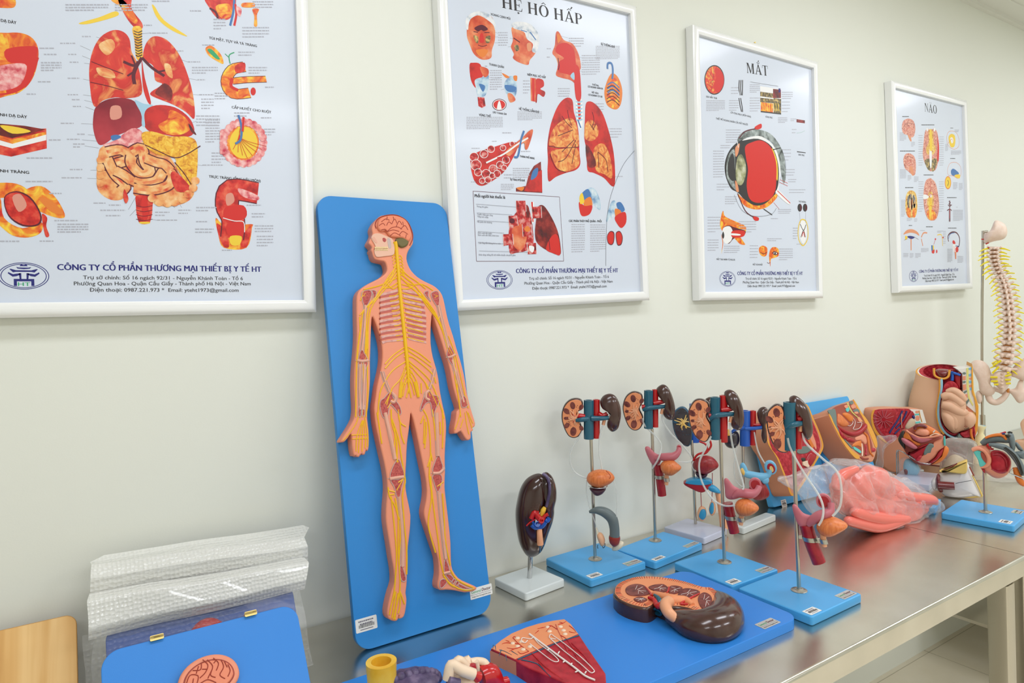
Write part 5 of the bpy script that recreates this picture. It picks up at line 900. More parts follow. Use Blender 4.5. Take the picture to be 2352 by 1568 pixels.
# ---------------------------------------------------------------- boards and bubble-wrapped parcel at the left
def lean_frame(x, ybot, ytop, ztop, th=.016):
    u = Vector((0, ytop-ybot, ztop-TZ)).normalized()
    return Frame((x, ybot, TZ+.0005+th*u.y), (1, 0, 0), Vector((0, u.z, -u.y)), u)
# bare pine board
F = lean_frame(-.15, -.15, -.03, .953)
wb = thing('pine_board', F, 'bare pine wood board with a rounded corner leaning at the far left of the table', 'board')
e = F.px(178, 1500, 1, 0); tp = F.px(100, 1424, 1, 0)
m = MB(); m.slab(rrect(.42, tp.z, .018, 6, e.x-.21, tp.z/2), -.016, 0, 'pine', .0015, 2, 'pine_edge', M=UPM); m.build('panel', wb, 30)
# bubble wrapped package
mat('wrapped_blue', (22, 70, 150), .35)
def film(key, rgb, alpha, rough=.2, bub=0, bs=70, wr=0, white=.2):
    """clear plastic film: see-through with a white sheen; thickness shows as cells or wrinkles"""
    m = bpy.data.materials.new(key); m.use_nodes = True; nt = m.node_tree; nt.nodes.clear()
    out = nt.nodes.new('ShaderNodeOutputMaterial'); mx = nt.nodes.new('ShaderNodeMixShader'); tr = nt.nodes.new('ShaderNodeBsdfTransparent')
    b = nt.nodes.new('ShaderNodeBsdfPrincipled'); b.inputs['Base Color'].default_value = lin(rgb); b.inputs['Roughness'].default_value = rough
    b.inputs['Coat Weight'].default_value = .5; b.inputs['Specular IOR Level'].default_value = .7
    tc = nt.nodes.new('ShaderNodeTexCoord'); bp_ = nt.nodes.new('ShaderNodeBump'); bp_.inputs['Distance'].default_value = .004
    if bub:
        v = nt.nodes.new('ShaderNodeTexVoronoi'); v.inputs['Scale'].default_value = bs; v.inputs['Randomness'].default_value = .35
        bp_.inputs['Strength'].default_value = bub
    else:
        v = nt.nodes.new('ShaderNodeTexNoise'); v.inputs['Scale'].default_value = bs; v.inputs['Detail'].default_value = 3; v.inputs['Distortion'].default_value = 2.5
        bp_.inputs['Strength'].default_value = wr
    nt.links.new(tc.outputs['Object'], v.inputs['Vector']); nt.links.new(v.outputs[0], bp_.inputs['Height']); nt.links.new(bp_.outputs[0], b.inputs['Normal'])
    lw = nt.nodes.new('ShaderNodeLayerWeight'); lw.inputs[0].default_value = .35; nt.links.new(bp_.outputs[0], lw.inputs['Normal'])
    ma = nt.nodes.new('ShaderNodeMath'); ma.operation = 'MULTIPLY_ADD'; ma.use_clamp = True
    nt.links.new(lw.outputs['Facing'], ma.inputs[0]); ma.inputs[1].default_value = white; ma.inputs[2].default_value = alpha
    nt.links.new(ma.outputs[0], mx.inputs[0]); nt.links.new(tr.outputs[0], mx.inputs[1]); nt.links.new(b.outputs[0], mx.inputs[2]); nt.links.new(mx.outputs[0], out.inputs[0])
    MATS[key] = m
film('bubble_film', (236, 236, 232), .1, .16, .8, 130, white=.36)
film('bubble_thick', (240, 240, 234), .72, .22, .55, 150, white=.3)
film('bag_film', (246, 246, 246), .05, .05, 0, 34, 1.0, white=.42)
film('bag_milky', (240, 236, 226), .14, .1, 0, 30, 1.0, white=.42)
F = lean_frame(.2, -.19, -.035, 1.05, .026)
pk = thing('bubble_wrapped_parcel', F, 'blue board parcel in clear bubble wrap folded over at the top, leaning on the wall', 'parcel')
g = lambda pts, d=0.0: [F.px(*q, 1, -d) for q in pts]
q = g(B3c([(770, 905), (2140, 575)])); zt_ = (q[0].z+q[1].z)/2+.012; x0, x1 = q[0].x, q[1].x
MB().slab(rrect(x1-x0, zt_, .016, 6, (x0+x1)/2, zt_/2), -.012, 0, 'wrapped_blue', .001, 2, M=UPM).build('wrapped_board', pk, 30)
rc = g(B3c([(1510, 800)]), .002)[0]
MB().dome(ell(rc.x, rc.z-.035, .035, .045, 24), .0, .014, 'cortex_red', 5, UPM).build('wrapped_relief', pk)
def sheet(name, corners, key, amp, nu=36, nv=14, dep=None, seed=1, parent=None):
    """crumpled film panel: rows of local points bottom->top as (x0,x1,z0,z1,out)"""
    rnd = random.Random(seed); mm = MB(); vs = []
    ph = [(rnd.uniform(0, 6.3), rnd.uniform(6, 24), rnd.uniform(8, 40)) for _ in range(7)]
    for j in range(nv+1):
        t = j/nv*(len(corners)-1); i = min(int(t), len(corners)-2); u = t-i
        a, b = corners[i], corners[i+1]
        for k in range(nu+1):
            s_ = k/nu
            x0_, x1_, z0_, z1_, d_ = [a[n_]*(1-u)+b[n_]*u for n_ in range(5)]
            x = x0_*(1-s_)+x1_*s_; z = z0_*(1-s_)+z1_*s_
            w = sum(math.sin(p+fx*x*2.4+fz*z*1.7) for p, fx, fz in ph)/7
            vs.append((x+.0015*math.sin(z*60+seed), -(d_+amp*w), z+.0012*math.sin(x*25+seed)))
    W_ = nu+1
    mm.add(vs, [(j*W_+k, j*W_+k+1, (j+1)*W_+k+1, (j+1)*W_+k) for j in range(nv) for k in range(nu)], key)
    return mm.build(name, parent)
eL, eR = g(B3c([(612, 1000)]))[0].x, g(B3c([(2225, 800)]))[0].x
ff = g(B3c([(640, 915), (2230, 545)]), .02); ft = g(B3c([(640, 600), (2245, 330)]), .03)
sheet('wrap_front', [(eL, eR, .0, .0, .012), (eL, eR, ff[0].z*.5, ff[1].z*.5, .008), (eL, eR, ff[0].z+.01, ff[1].z+.01, .012)], 'bubble_film', .003, seed=3, parent=pk)
sheet('wrap_flap', [(ff[0].x, ff[1].x, ff[0].z, ff[1].z, .012), (ff[0].x, ff[1].x, ff[0].z+.012, ff[1].z+.012, .03), (ft[0].x, ft[1].x, ft[0].z-.008, ft[1].z-.008, .034), (ft[0].x+.004, ft[1].x, ft[0].z+.008, ft[1].z+.008, .012)], 'bubble_thick', .004, seed=5, parent=pk, nv=20)
bt = g(B3c([(660, 330), (2255, 85)]), -.01); bm = g(B3c([(650, 550), (2230, 300)]), .0)
sheet('wrap_back_fold', [(bm[0].x, bm[1].x, bm[0].z-.012, bm[1].z-.012, .004), (bm[0].x+.004, bm[1].x, bm[0].z+.012, bm[1].z+.01, .024), (bm[0].x+.006, bm[1].x, bm[0].z+.036, bm[1].z+.03, .018), (bt[0].x, bt[1].x, bt[0].z-.006, bt[1].z-.006, -.004), (bt[0].x+.02, bt[1].x-.01, bt[0].z+.004, bt[1].z+.004, -.012)], 'bubble_thick', .004, seed=9, parent=pk, nv=24)
sheet('wrap_rear', [(eL+.01, eR-.01, .0, .0, -.016), (eL+.01, eR-.01, .1, .1, -.018), (bt[0].x+.01, bt[1].x-.01, bt[0].z-.03, bt[1].z-.03, -.016)], 'bubble_film', .002, seed=11, parent=pk)
# brain section board in front of the parcel
F = lean_frame(.16, -.34, -.225, .953)
bb = thing('brain_section_board', F, 'blue board with a pink brain section, leaning in front of the bubble wrapped parcel', 'anatomy model')
g = lambda pts, d=0.0: [F.px(*q, 1, -d) for q in pts]
q = g([(300, 1474), (640, 1402)]); zt_ = (q[0].z+q[1].z)/2
xl_, xr_ = g([(232, 1540)])[0].x, g([(697, 1480)])[0].x
MB().slab(rrect(xr_-xl_, zt_, .026, 8, (xl_+xr_)/2, zt_/2), -.014, 0, 'panel_blue', .0012, 2, M=UPM).build('board', bb, 30)
for (x, y) in ((359, 1462), (573, 1410)):
    p = g([(x, y)], -.008)[0]
    MB().slab(rrect(.019, .008, .0015, 3, p.x, zt_+.001), .004, .0055, 'brass', M=UPM).slab(rrect(.019, .004, .0015, 3, p.x, zt_+.002), -.016, .0055, 'brass', M=UPM).build('hanging_tab', bb)
c0 = g(B3c([(1520, 1240)]))[0]; rx = abs(g(B3c([(1748, 1240)]), .01)[0].x-g(B3c([(1290, 1240)]), .01)[0].x)/2; rz = g(B3c([(1540, 1030)]), .01)[0].z-c0.z
o_ = [Vector((c0.x+rx*1.02*math.cos(t)*(1+.05*math.sin(t)), c0.z-.0+rz*math.sin(t)*(1 if math.sin(t) > 0 else .7))) for t in [2*math.pi*k/48 for k in range(48)]]
MB().slab(o_, -.0004, .018, 'flesh', .004, 3, M=UPM).build('head_rim', bb)
oi = inset(ccw(o_), .0075)
MB().slab(oi, .0165, .0185, 'gyri_line', .0005, 1, M=UPM).build('skull_line', bb)
oj = inset(ccw(o_), .0095)
br = MB().slab(oj, .017, .0215, 'gyri', .002, 3, M=UPM).build('brain', bb)
m = MB(); rnd = random.Random(4)
def gy(pts): m.tube([(c0.x+rx*a, c0.z+rz*b, .0216) for a, b in pts], .0008, 'gyri_line', 5, UPM)
for q in ([(-.75, .1), (-.6, .4), (-.35, .3), (-.4, .05)], [(-.5, .55), (-.25, .5), (-.2, .75)], [(-.15, .85), (.0, .6), (-.1, .35), (-.3, .2)], [(.0, .8), (.15, .5), (.05, .2), (.2, .05)], [(.2, .8), (.35, .55), (.25, .3)], [(.45, .65), (.5, .35), (.35, .1), (.5, -.1)], [(.65, .4), (.7, .15), (.6, -.05)], [(-.6, -.1), (-.3, .0), (-.05, .05), (.2, -.15)], [(-.7, -.2), (-.4, -.2), (-.1, -.15), (.1, -.35)], [(-.5, .25), (-.55, .05)], [(.1, .35), (-.05, .1)], [(-.3, .65), (-.4, .4)], [(.55, .55), (.62, .3)], [(-.2, .5), (-.05, .45)], [(.3, .7), (.2, .6)]): gy(q)
m.build('brain_folds', br)
# ---------------------------------------------------------------- big blue board lying on the table with kidney parts
ZB = .019
def xy(x, y, h): p = onz(x, y, TZ+h); return Vector((p.x, p.y))
pA, pB = xy(934, 1517.5, ZB), xy(1380, 1371, ZB)
ux = (pB-pA).normalized(); uy = Vector((-ux.y, ux.x))
pR = (xy(1680, 1350.5, ZB)+xy(1800, 1402, ZB))/2; pF = xy(1600, 1521.5, ZB)
FK = Frame((pA.x, pA.y, TZ+.0003), (ux.x, ux.y, 0), (uy.x, uy.y, 0), (0, 0, 1))
lx = lambda p: (Vector((p.x-pA.x, p.y-pA.y)).dot(ux), Vector((p.x-pA.x, p.y-pA.y)).dot(uy))
xr_, yf_ = lx(pR)[0], lx(pF)[1]; xl_ = lx(xy(790, 1568, ZB))[0]-.03
kb = thing('kidney_parts_board', FK, 'large blue board lying flat on the table with kidney section, red wedge and glomerulus', 'anatomy model')
MB().slab(rrect(xr_-xl_, -yf_, .03, 8, (xl_+xr_)/2, yf_/2), 0, ZB, 'panel_blue', .0015, 2).build('board', kb, 30)
fk = lambda pts, h: [(lambda q: Vector((q.x, q.y)))(FK.px(*q, 2, h)) for q in pts]
def t3(pts, hs): return [(p.x, p.y, h) for (p, h) in ((fk([q], h)[0], h) for q, h in zip(pts, hs))]
HS = ZB+.031
sec = K1c([(165, 400), (190, 320), (290, 262), (420, 226), (600, 222), (800, 242), (1000, 284), (1190, 342), (1300, 352), (1370, 410), (1415, 480), (1428, 560), (1405, 625), (1350, 660), (1250, 652), (1150, 625), (1020, 580), (900, 560), (800, 560), (740, 540), (690, 520), (640, 500), (632, 515), (590, 552), (530, 574), (440, 562), (330, 532), (230, 484), (180, 435)])
so = smooth([(p.x, p.y, 0) for p in fk(sec, HS)], 3, True)
kid = MB().slab(inset(ccw(so), -.004), ZB-.001, HS-.0015, 'kidney_brown', .005, 4).build('kidney_half', kb, 50)
dm = MB()
pth = K1c([(800, 690), (950, 740), (1120, 800), (1300, 810), (1440, 740), (1470, 620), (1420, 520), (1340, 440)])
dm.tube(t3(pth, [ZB+.016]*8), [.014, .025, .034, .039, .038, .032, .023, .013], 'kidney_brown', 24, sub=6, sq=(.84, 1))
dm.v = [(a, b, max(c_, ZB-.001)) for a, b, c_ in dm.v]
dm.build('uncut_kidney', kid, 60)
fc = MB().slab(so, HS-.002, HS, 'cortex', .0006, 1).build('cut_face', kid)
fc['label'] = 'peach cut face ringed with dark red lines'
m = MB(); C0 = sum((Vector(p).to_2d() for p in so), Vector((0, 0)))/len(so)
so2 = [Vector(p).to_2d() for p in so]; si = inset(ccw(so2), .0125); so3 = ccw(so2)
rnd = random.Random(2)
acc = 0
for i in range(len(so3)):
    a, b = so3[i], so3[(i+1) % len(so3)]; ia, ib = si[i], si[(i+1) % len(si)]
    n_ = max(1, int((b-a).length/.0042))
    cx_ = fk([sec[16]], HS)[0]
    for k in range(n_):
        u = k/n_; p = a.lerp(b, u); q = ia.lerp(ib, u); d_ = q-p
        if d_.length > .03: continue
        px0 = p+d_*.12
        m.tube([(px0.x, px0.y, HS+.0002), (p.x+d_.x*.95, p.y+d_.y*.95, HS+.0002)], [.0008, .0005], 'cortex_red' if rnd.random() < .6 else 'pyramid', 5, sub=1)
m.build('cortex_lines', fc)
for q in ([(290, 370), (340, 330), (430, 315), (520, 340), (580, 410), (540, 445), (450, 455), (350, 450), (300, 420)], [(560, 350), (640, 322), (740, 320), (800, 370), (770, 402), (700, 412), (600, 385)], [(810, 345), (880, 335), (960, 360), (920, 410), (860, 432), (800, 420)], [(900, 452), (960, 375), (1060, 370), (1165, 405), (1110, 467), (1000, 472)], [(1140, 500), (1160, 440), (1220, 415), (1290, 450), (1310, 520), (1290, 590), (1230, 617), (1170, 580)], [(385, 490), (450, 465), (520, 480), (545, 502), (490, 532), (420, 522)]):
    pq = fk(K1c(q), HS); py_ = MB(); py_.slab(smooth([(p.x, p.y, 0) for p in pq], 3, True), HS-.001, HS+.0018, 'pyramid', .0012, 2)
    cc = sum(pq, Vector((0, 0)))/len(pq)
    pr_ = py_.build('pyramid', fc)
    w_ = MB()
    for k in range(5):
        e = pq[(k+2) % len(pq)]; w_.tube([(cc.x+(e.x-cc.x)*.15+.002*k-.004, cc.y+(e.y-cc.y)*.15, HS+.0019), (cc.x+(e.x-cc.x)*.7, cc.y+(e.y-cc.y)*.7, HS+.0019)], .0004, 'white_line', 5, sub=1)
    w_.build('white_ducts', pr_)
def ktube(name, pts, hs, r, key, par=kid, **k): return MB().tube(t3(K1c(pts), hs), r, key, 14, sub=5, **k).build(name, par)
ktube('renal_pelvis', [(620, 420), (690, 450), (820, 500), (900, 510), (1000, 510), (1080, 560)], [HS]*6, [.005, .008, .012, .011, .009, .005], 'cortex')
ktube('ureter', [(800, 520), (760, 560), (790, 640), (880, 720), (965, 780)], [HS+.002, HS+.004, HS+.001, HS-.008, HS-.013], [.012, .012, .011, .0095, .009], 'ureter')
ktube('artery', [(560, 470), (620, 490), (660, 560), (700, 560), (790, 500)], [HS+.003, HS+.004, HS, HS+.003, HS+.004], [.003, .004, .006, .006, .0045], 'artery')
ktube('artery', [(520, 340), (570, 400), (600, 450)], [HS+.002]*3, [.001, .002, .003], 'artery'); ktube('artery', [(800, 350), (790, 390), (770, 415)], [HS+.002]*3, [.002, .002, .001], 'artery'); ktube('artery', [(1160, 420), (1080, 460), (940, 540), (1020, 545)], [HS+.002]*4, [.001, .002, .0025, .002], 'artery')
ktube('vein', [(630, 440), (670, 470), (690, 520), (680, 590), (660, 645)], [HS+.004, HS+.005, HS, HS-.01, HS-.016], [.003, .004, .007, .0095, .0105], 'vein', hollow=.6)
# red medulla wedge with the nephron lines
HW = ZB+.027
wq = B4c([(1310, 390), (1395, 318), (1480, 262), (1600, 212), (1700, 182), (1820, 158), (1912, 146), (1965, 185), (2030, 270), (2110, 390), (2200, 520), (2248, 590), (2254, 680), (2210, 760), (2080, 745), (1850, 640), (1600, 538), (1510, 480), (1400, 430)])
pw_ = [(p.x, p.y, 0) for p in fk(wq, HW)]
wd = MB().slab(pw_, ZB-.001, HW, 'medulla_red', .002, 3).build('medulla_wedge', kb, 40)
cq = fk(B4c([(1314, 388), (1395, 321), (1480, 266), (1600, 216), (1700, 186), (1820, 162), (1910, 150), (1962, 188), (2024, 268), (1930, 310), (1800, 350), (1680, 400), (1560, 452), (1508, 476), (1400, 426)]), HW)
co = MB().slab([(p.x, p.y, 0) for p in cq], HW-.002, HW+.0006, 'cortex', .0004, 1).build('cortex_band', wd)
sq_ = fk(B4c([(1300, 395), (1400, 437), (1514, 490)]), HW-.002)
sd = MB(); n0 = Vector((-.002, -.0018))
f3 = [(p.x-.0004, p.y-.0012) for p in sq_]
sd.add([(x, y, HW-.003) for x, y in f3]+[(x, y, ZB) for x, y in f3], [(0, 3, 4, 1), (1, 4, 5, 2)], 'cortex'); sd.build('cortex_side', wd)
def wl(name, qs, key, r, par, dz=.0008, tp=.4):
    mm = MB()
    for q in qs: mm.tube(t3(B4c(q), [HW+dz]*len(q)), [r]+[r*.8]*(len(q)-2)+[r*tp], key, 6, sub=4)
    return mm.build(name, par)
ART = [[(1840, 190), (1860, 240), (1900, 320)], [(1850, 230), (1800, 200), (1740, 215)], [(1800, 200), (1760, 250)], [(1700, 240), (1670, 265)], [(1740, 215), (1690, 225)], [(1880, 280), (1930, 310), (1980, 380), (2050, 470)], [(1900, 320), (1940, 420), (2010, 560)], [(1940, 400), (1990, 420), (2060, 560)], [(1980, 380), (2060, 430), (2110, 500)], [(1490, 300), (1540, 350), (1620, 410)], [(1490, 300), (1500, 290), (1530, 300)], [(1540, 350), (1440, 340), (1400, 350)], [(1460, 330), (1430, 320)], [(1560, 370), (1500, 390), (1440, 380)], [(1500, 390), (1460, 410)], [(1620, 410), (1560, 430), (1530, 410)], [(1640, 420), (1760, 540), (1900, 640)], [(1700, 500), (1780, 600)], [(1860, 190), (1900, 180), (1930, 160)], [(1900, 180), (1870, 170)], [(1950, 200), (1990, 230), (2010, 260)], [(1950, 250), (2000, 260)], [(1970, 340), (2070, 440), (2130, 520)]]
wl('fine_artery', ART, 'artery', .0007, wd, .0012)
wl('arc_vein', [[(1530, 478), (1640, 432), (1760, 380), (1880, 330), (2030, 282)]], 'vein', .0016, wd, .0004, 1); wl('arc_vein', [[(1560, 480), (1680, 510), (1740, 560), (1800, 620)]], 'vein', .0013, wd, .0004)
wl('side_vein', [[(1330, 360), (1325, 400)], [(1345, 365), (1350, 400)], [(1380, 400), (1420, 410), (1480, 440)], [(1395, 400), (1375, 450)], [(1430, 440), (1440, 490)], [(1480, 410), (1530, 440)]], 'vein', .0009, wd, .0008)
ZW = .0022
wl('collecting_duct', [[(1625, 270), (1720, 340), (1800, 400), (1880, 460), (1990, 540), (2080, 610), (2160, 645)]], 'white_line', .0021, wd, ZW, .8)
wl('duct_stub', [[(1770, 400), (1790, 392)], [(1860, 430), (1870, 412)], [(1900, 500), (1918, 488)], [(1960, 520), (1975, 508)], [(2000, 580), (2020, 572)], [(2080, 590), (2090, 575)]], 'white_line', .0013, wd, ZW, .8)
wl('nephron_loop', [[(1630, 350), (1720, 420), (1800, 480), (1845, 496), (1862, 480), (1800, 420), (1700, 345), (1660, 300), (1630, 310), (1570, 300), (1560, 330), (1590, 340), (1610, 320)]], 'white_line', .001, wd, ZW, .8)
wl('nephron_loop', [[(1800, 310), (1900, 400), (2040, 510), (2120, 580), (2148, 582), (2150, 560), (2060, 470), (1940, 370), (1860, 310), (1830, 290), (1800, 270), (1790, 300), (1840, 310)]], 'white_line', .001, wd, ZW, .8)
for (x, y) in ((1490, 348), (1530, 372), (1575, 398), (1630, 375), (1528, 305), (1775, 215), (1790, 250), (1880, 212), (1905, 242), (1918, 272), (1560, 335)):
    p = fk(B4c([(x, y)]), HW)[0]; MB().ball((p.x, p.y, HW), (.0048, .0048, .0026), 'cream', 12, 8).build('glomerulus_bead', wd)
# enlarged glomerulus with cream loops and red cup
gc = fk(B4c([(1080, 700)]), ZB+.03)[0]
gl = MB().ball((gc.x, gc.y, ZB+.026), (.028, .028, .027), 'cream', 22, 14).build('glomerulus', kb)
def gt(name, pts, r, key):
    q = [(lambda v: (v.x, v.y, v.z))(FK.px(*p_, 1, gc.y-dy)) for p_, dy in zip(B4c([(a, b) for a, b, e in pts]), [e for a, b, e in pts])]
    return MB().tube(q, r, key, 12, sub=5).build(name, gl)
gt('cream_loop', [(960, 640, .012), (985, 520, .012), (1060, 560, .016), (1170, 600, .02)], [.009, .008, .009, .009], 'cream'); gt('cream_loop', [(1000, 560, 0), (1045, 478, 0), (1110, 540, 0)], [.007, .0065, .007], 'cream'); gt('cream_loop', [(1080, 540, -.01), (1115, 474, -.01), (1130, 560, -.004)], [.007, .0065, .007], 'cream'); gt('cream_loop', [(1140, 500, -.006), (1210, 490, -.006), (1268, 520, 0), (1290, 640, .0)], [.006, .006, .007, .007], 'cream'); gt('cream_loop', [(1185, 490, .0), (1195, 540, .0), (1205, 600, .0)], [.005]*3, 'cream')
gt('red_cup', [(1230, 620, .004), (1300, 600, .004), (1350, 700, .004)], [.016, .018, .016], 'artery'); gt('red_spike', [(1200, 620, .016), (1165, 592, .02)], [.009, .002], 'artery'); gt('red_spike', [(1280, 560, .0), (1284, 508, .0)], [.01, .002], 'artery'); gt('red_branch', [(1330, 700, .0), (1450, 650, .0)], [.012, .007], 'artery'); gt('dark_vessel', [(1150, 520, .004), (1160, 600, .006)], [.007, .008], 'medulla_red'); gt('purple_patch', [(960, 660, .022), (1040, 690, .026)], [.008, .01], 'purple_lump')
# yellow tubule ending among purple lumps
tc_ = fk(B4c([(412, 760)]), ZB+.02)[0]; q_ = FK.px(*B4c([(412, 492)])[0], 1, tc_.y)
yt = MB().tube([(q_.x, tc_.y, ZB), (q_.x, tc_.y, q_.z*.5), (q_.x, tc_.y, q_.z)], [.0225, .0225, .0245], 'yellow_tube', 26, sub=4, hollow=.66).build('yellow_tubule', kb)
pp = FK.px(*B4c([(560, 590)])[0], 1, tc_.y-.004)
pu = MB()
pu.ball((pp.x+.006, tc_.y-.008, ZB+(pp.z-ZB)*.48), (.062, .04, (pp.z-ZB)*.5), 'purple_lump', 30, 16, fn=lambda d: 1+.05*math.sin(d.x*22)*math.sin(d.y*19+1)*math.cos(d.z*17))
for k in range(16):
    a = math.pi*k/15; pu.ball((pp.x+.006-.058*math.cos(a), tc_.y-.012, ZB+(pp.z-ZB)*(.45+.5*math.sin(a)*.95)), (.008, .009, .008), 'purple_lump', 10, 8)
pu.build('purple_cell_cluster', kb)
sp = fk(K1c([(1960, 775)]), ZB)[0]; sticker(kb, (sp.x, sp.y, ZB+.0002), .05, .024, 0, Matrix.Identity(4), True, 'sticker_silver')

# ---------------------------------------------------------------- models on stands
mat('clear_tube', (232, 236, 232), .1, alpha=.5, coat=.5)
mat('bladder_orange', (224, 128, 70), .38, noise=([(206, 106, 52), (230, 136, 76)], 40), stretch=(6, 6, 1))
mat('uterus_pink', (200, 112, 122), .35, sss=.05)
mat('rectum_red', (160, 18, 38), .3, coat=.3, noise=([(140, 14, 30), (172, 24, 44)], 70))
mat('prostate', (70, 38, 56), .35)
mat('penis_grey', (104, 116, 118), .35); mat('glans_red', (150, 48, 40), .35)
mat('testis_peach', (236, 180, 140), .4); mat('testis_cream', (230, 220, 196), .45, bump=.3, bscale=300)
mat('kidney_blue', (52, 44, 52), .25, coat=.5, noise=([(40, 34, 44), (66, 58, 66)], 40)); mat('calyx_yellow', (236, 196, 90), .35, noise=([(236, 180, 60), (240, 214, 150)], 120))
mat('turq_dark', (36, 84, 112), .3); mat('sky_blue', (122, 190, 226), .3); mat('turq', (52, 150, 196), .3); mat('bladder_red', (150, 40, 44), .35, noise=([(130, 30, 36), (166, 50, 52)], 40), stretch=(6, 6, 1))
mat('deep_red', (170, 30, 42), .3)
class Stand:
    def __init__(s, name, foot, rod_top, base, key, label, h=.0185, turn=0.0, flange=True, rod=.0042, group='organ models on rod stands', cat='anatomy model', stickers=True, rod_c='steel_bar'):
        """foot: photo point where the rod meets the base; base: photo points of three top corners"""
        p = onz(*foot, TZ+h)
        s.fr = facing((p.x, p.y, TZ+.0003), turn); s.h = h
        s.root = thing(name, s.fr, label, cat, group)
        c = [s.fr.loc(onz(*q, TZ+h)) for q in base]
        a, b, d = [Vector((v.x, v.y)) for v in c]          # left, front, right corners
        e1, e2 = (a-b), (d-b); w, dp = e2.length, e1.length; e2.normalize()
        ctr = b+(a-b)/2+(d-b)/2; ang = math.atan2(e2.y, e2.x)
        s.bM = Matrix.Translation((ctr.x, ctr.y, 0)) @ Matrix.Rotation(ang, 4, 'Z'); s.bw, s.bd = w, dp
        s.base = MB().slab(rrect(w, dp, .006, 4), 0, h, key, .003, 3, M=s.bM, botbev=True).build('base', s.root, 30)
        t = s.fr.px(*rod_top, 1, 0); s.rodtop = t
        s.rod = MB().tube([(0, 0, h-.004), (t.x, 0, t.z)], rod, rod_c, 14, sub=1).build('rod', s.root)
        if flange: MB().lathe([(.017, 0), (.017, .0012), (.0155, .0022), (.011, .0022), (.0095, .003), (.009, .0045), (.006, .005), (.006, .007)], 'flange', 30, c=(0, 0, h)).build('flange', s.rod)
        if stickers:
            sticker(s.base, (-w*.36, -dp*.41, h+.0002), w*.2, dp*.12, 0, s.bM, name='barcode_sticker'); sticker(s.base, (w*.33, -dp*.4, h+.0002), w*.27, dp*.13, 0, s.bM, True, 'sticker_silver')
    def p(s, pts, d=0.0): return [(lambda q: Vector((q.x, q.z)))(s.fr.px(*q, 1, -d)) for q in pts]
    def t(s, name, pts, r, key, d=0.0, n=14, parent=None, **k):
        dd = d if isinstance(d, (list, tuple)) else [d]*len(pts)
        q = [s.p([a], e)[0] for a, e in zip(pts, dd)]; r0 = max(r) if isinstance(r, (list, tuple)) else r
        for v in q: v.y = max(v.y, r0+.0005)
        return MB().tube([(v.x, v.y, e) for v, e in zip(q, dd)], r, key, n, UPM, sub=k.pop('sub', 5), **k).build(name, parent or s.root, 50)
    def bean(s, name, o, key, d=0.0, f=.02, b=.02, parent=None, pw=.8, sm=4):
        q = smooth([(v.x, v.y, 0) for v in s.p(o, d)], sm, True)
        m = MB(); m.dome(q, d, f, key, 7, UPM, pw); m.dome([(x[0], x[1]) for x in q], -d, b, key, 7, Matrix(((1, 0, 0, 0), (0, 0, 1, 0), (0, 1, 0, 0), (0, 0, 0, 1))), pw)
        return m.build(name, parent or s.root, 60)
    def plate(s, name, o, z0, z1, key, bev=.002, side=None, parent=None, d=0.0, sm=3):
        q = s.p(o, d); q = smooth([(v.x, v.y, 0) for v in q], sm, True) if sm else q
        return MB().slab(q, z0, z1, key, bev, 3, side, UPM, botbev=True).build(name, parent or s.root, 50)
    def kidney_section(s, o, c, nsp=7, rim='kidney_brown', face='cortex', spot='pyramid', inner='ureter', a0=60, a1=300, d=.012):
        q = [Vector(v).to_2d() for v in smooth([(v.x, v.y, 0) for v in s.p(o, d)], 4, True)]; q = ccw(q)
        k = MB().slab(q, d-.024, d, rim, .006, 4, M=UPM, botbev=True).build('sectioned_kidney', s.root, 50)
        qi = inset(q, .0032)
        MB().slab(qi, d-.002, d+.0006, face, .0004, 1, M=UPM).build('cut_face', k)
        ce = s.p([c], d)[0]; out = [p for p in q]
        H = max(p.y for p in q)-min(p.y for p in q)
        for i in range(nsp):
            a = R(a0+(a1-a0)*i/(nsp-1)); dr = Vector((math.cos(a), math.sin(a)))
            far = max(((p-ce).dot(dr) for p in out if (p-ce).normalized().dot(dr) > .93), default=H*.3)
            pc = ce+dr*far*.66; L = far*.19*(.85+.3*((i*7)%3)/2)
            MB().slab(ell(pc.x, pc.y, L, L*.7, 14, a), d, d+.0016, spot, .0008, 2, M=UPM).build('pyramid', k)
        m = MB()
        rr = random.Random(int(c[0]))
        for i in range(14):
            a = R(a0+(a1-a0)*i/13)+rr.uniform(-.2, .2); L = H*.2*(.5+.75*rr.random()); w_ = rr.uniform(-.45, .45)
            m.tube([(ce.x, ce.y, d+.001), (ce.x+.55*L*math.cos(a+w_), ce.y+.55*L*math.sin(a+w_), d+.0022), (ce.x+L*math.cos(a), ce.y+L*math.sin(a), d+.001)], [.0022, .0016, .0012], inner, 6, UPM, sub=3)
        m.ball((ce.x, ce.y, d), (.005, .008, .004), inner, 12, 8, UPM)
        m.build('calyces', k)
        m = MB()
        for i in range(18):
            a = R(a0+(a1-a0)*rr.random()); L = H*(.2+.14*rr.random()); m.ball((ce.x+L*.75*math.cos(a), ce.y+L*math.sin(a), d+.0006), .0011, spot, 8, 6, UPM)
        m.build('vessel_dots', k)
        return k
    def vessel(s, name, x0, x1, y0, y1, cv, key, d=0.0, hollow=.62):
        a, b = s.p(cv([((x0+x1)/2, y0), ((x0+x1)/2, y1)]), d); w = (s.p(cv([(x1, y0)]), d)[0]-s.p(cv([(x0, y0)]), d)[0]).length/2
        return MB().tube([(b.x, b.y, d), (a.x, a.y, d)], w, key, 20, UPM, sub=1, hollow=hollow).build(name, s.root, 40)

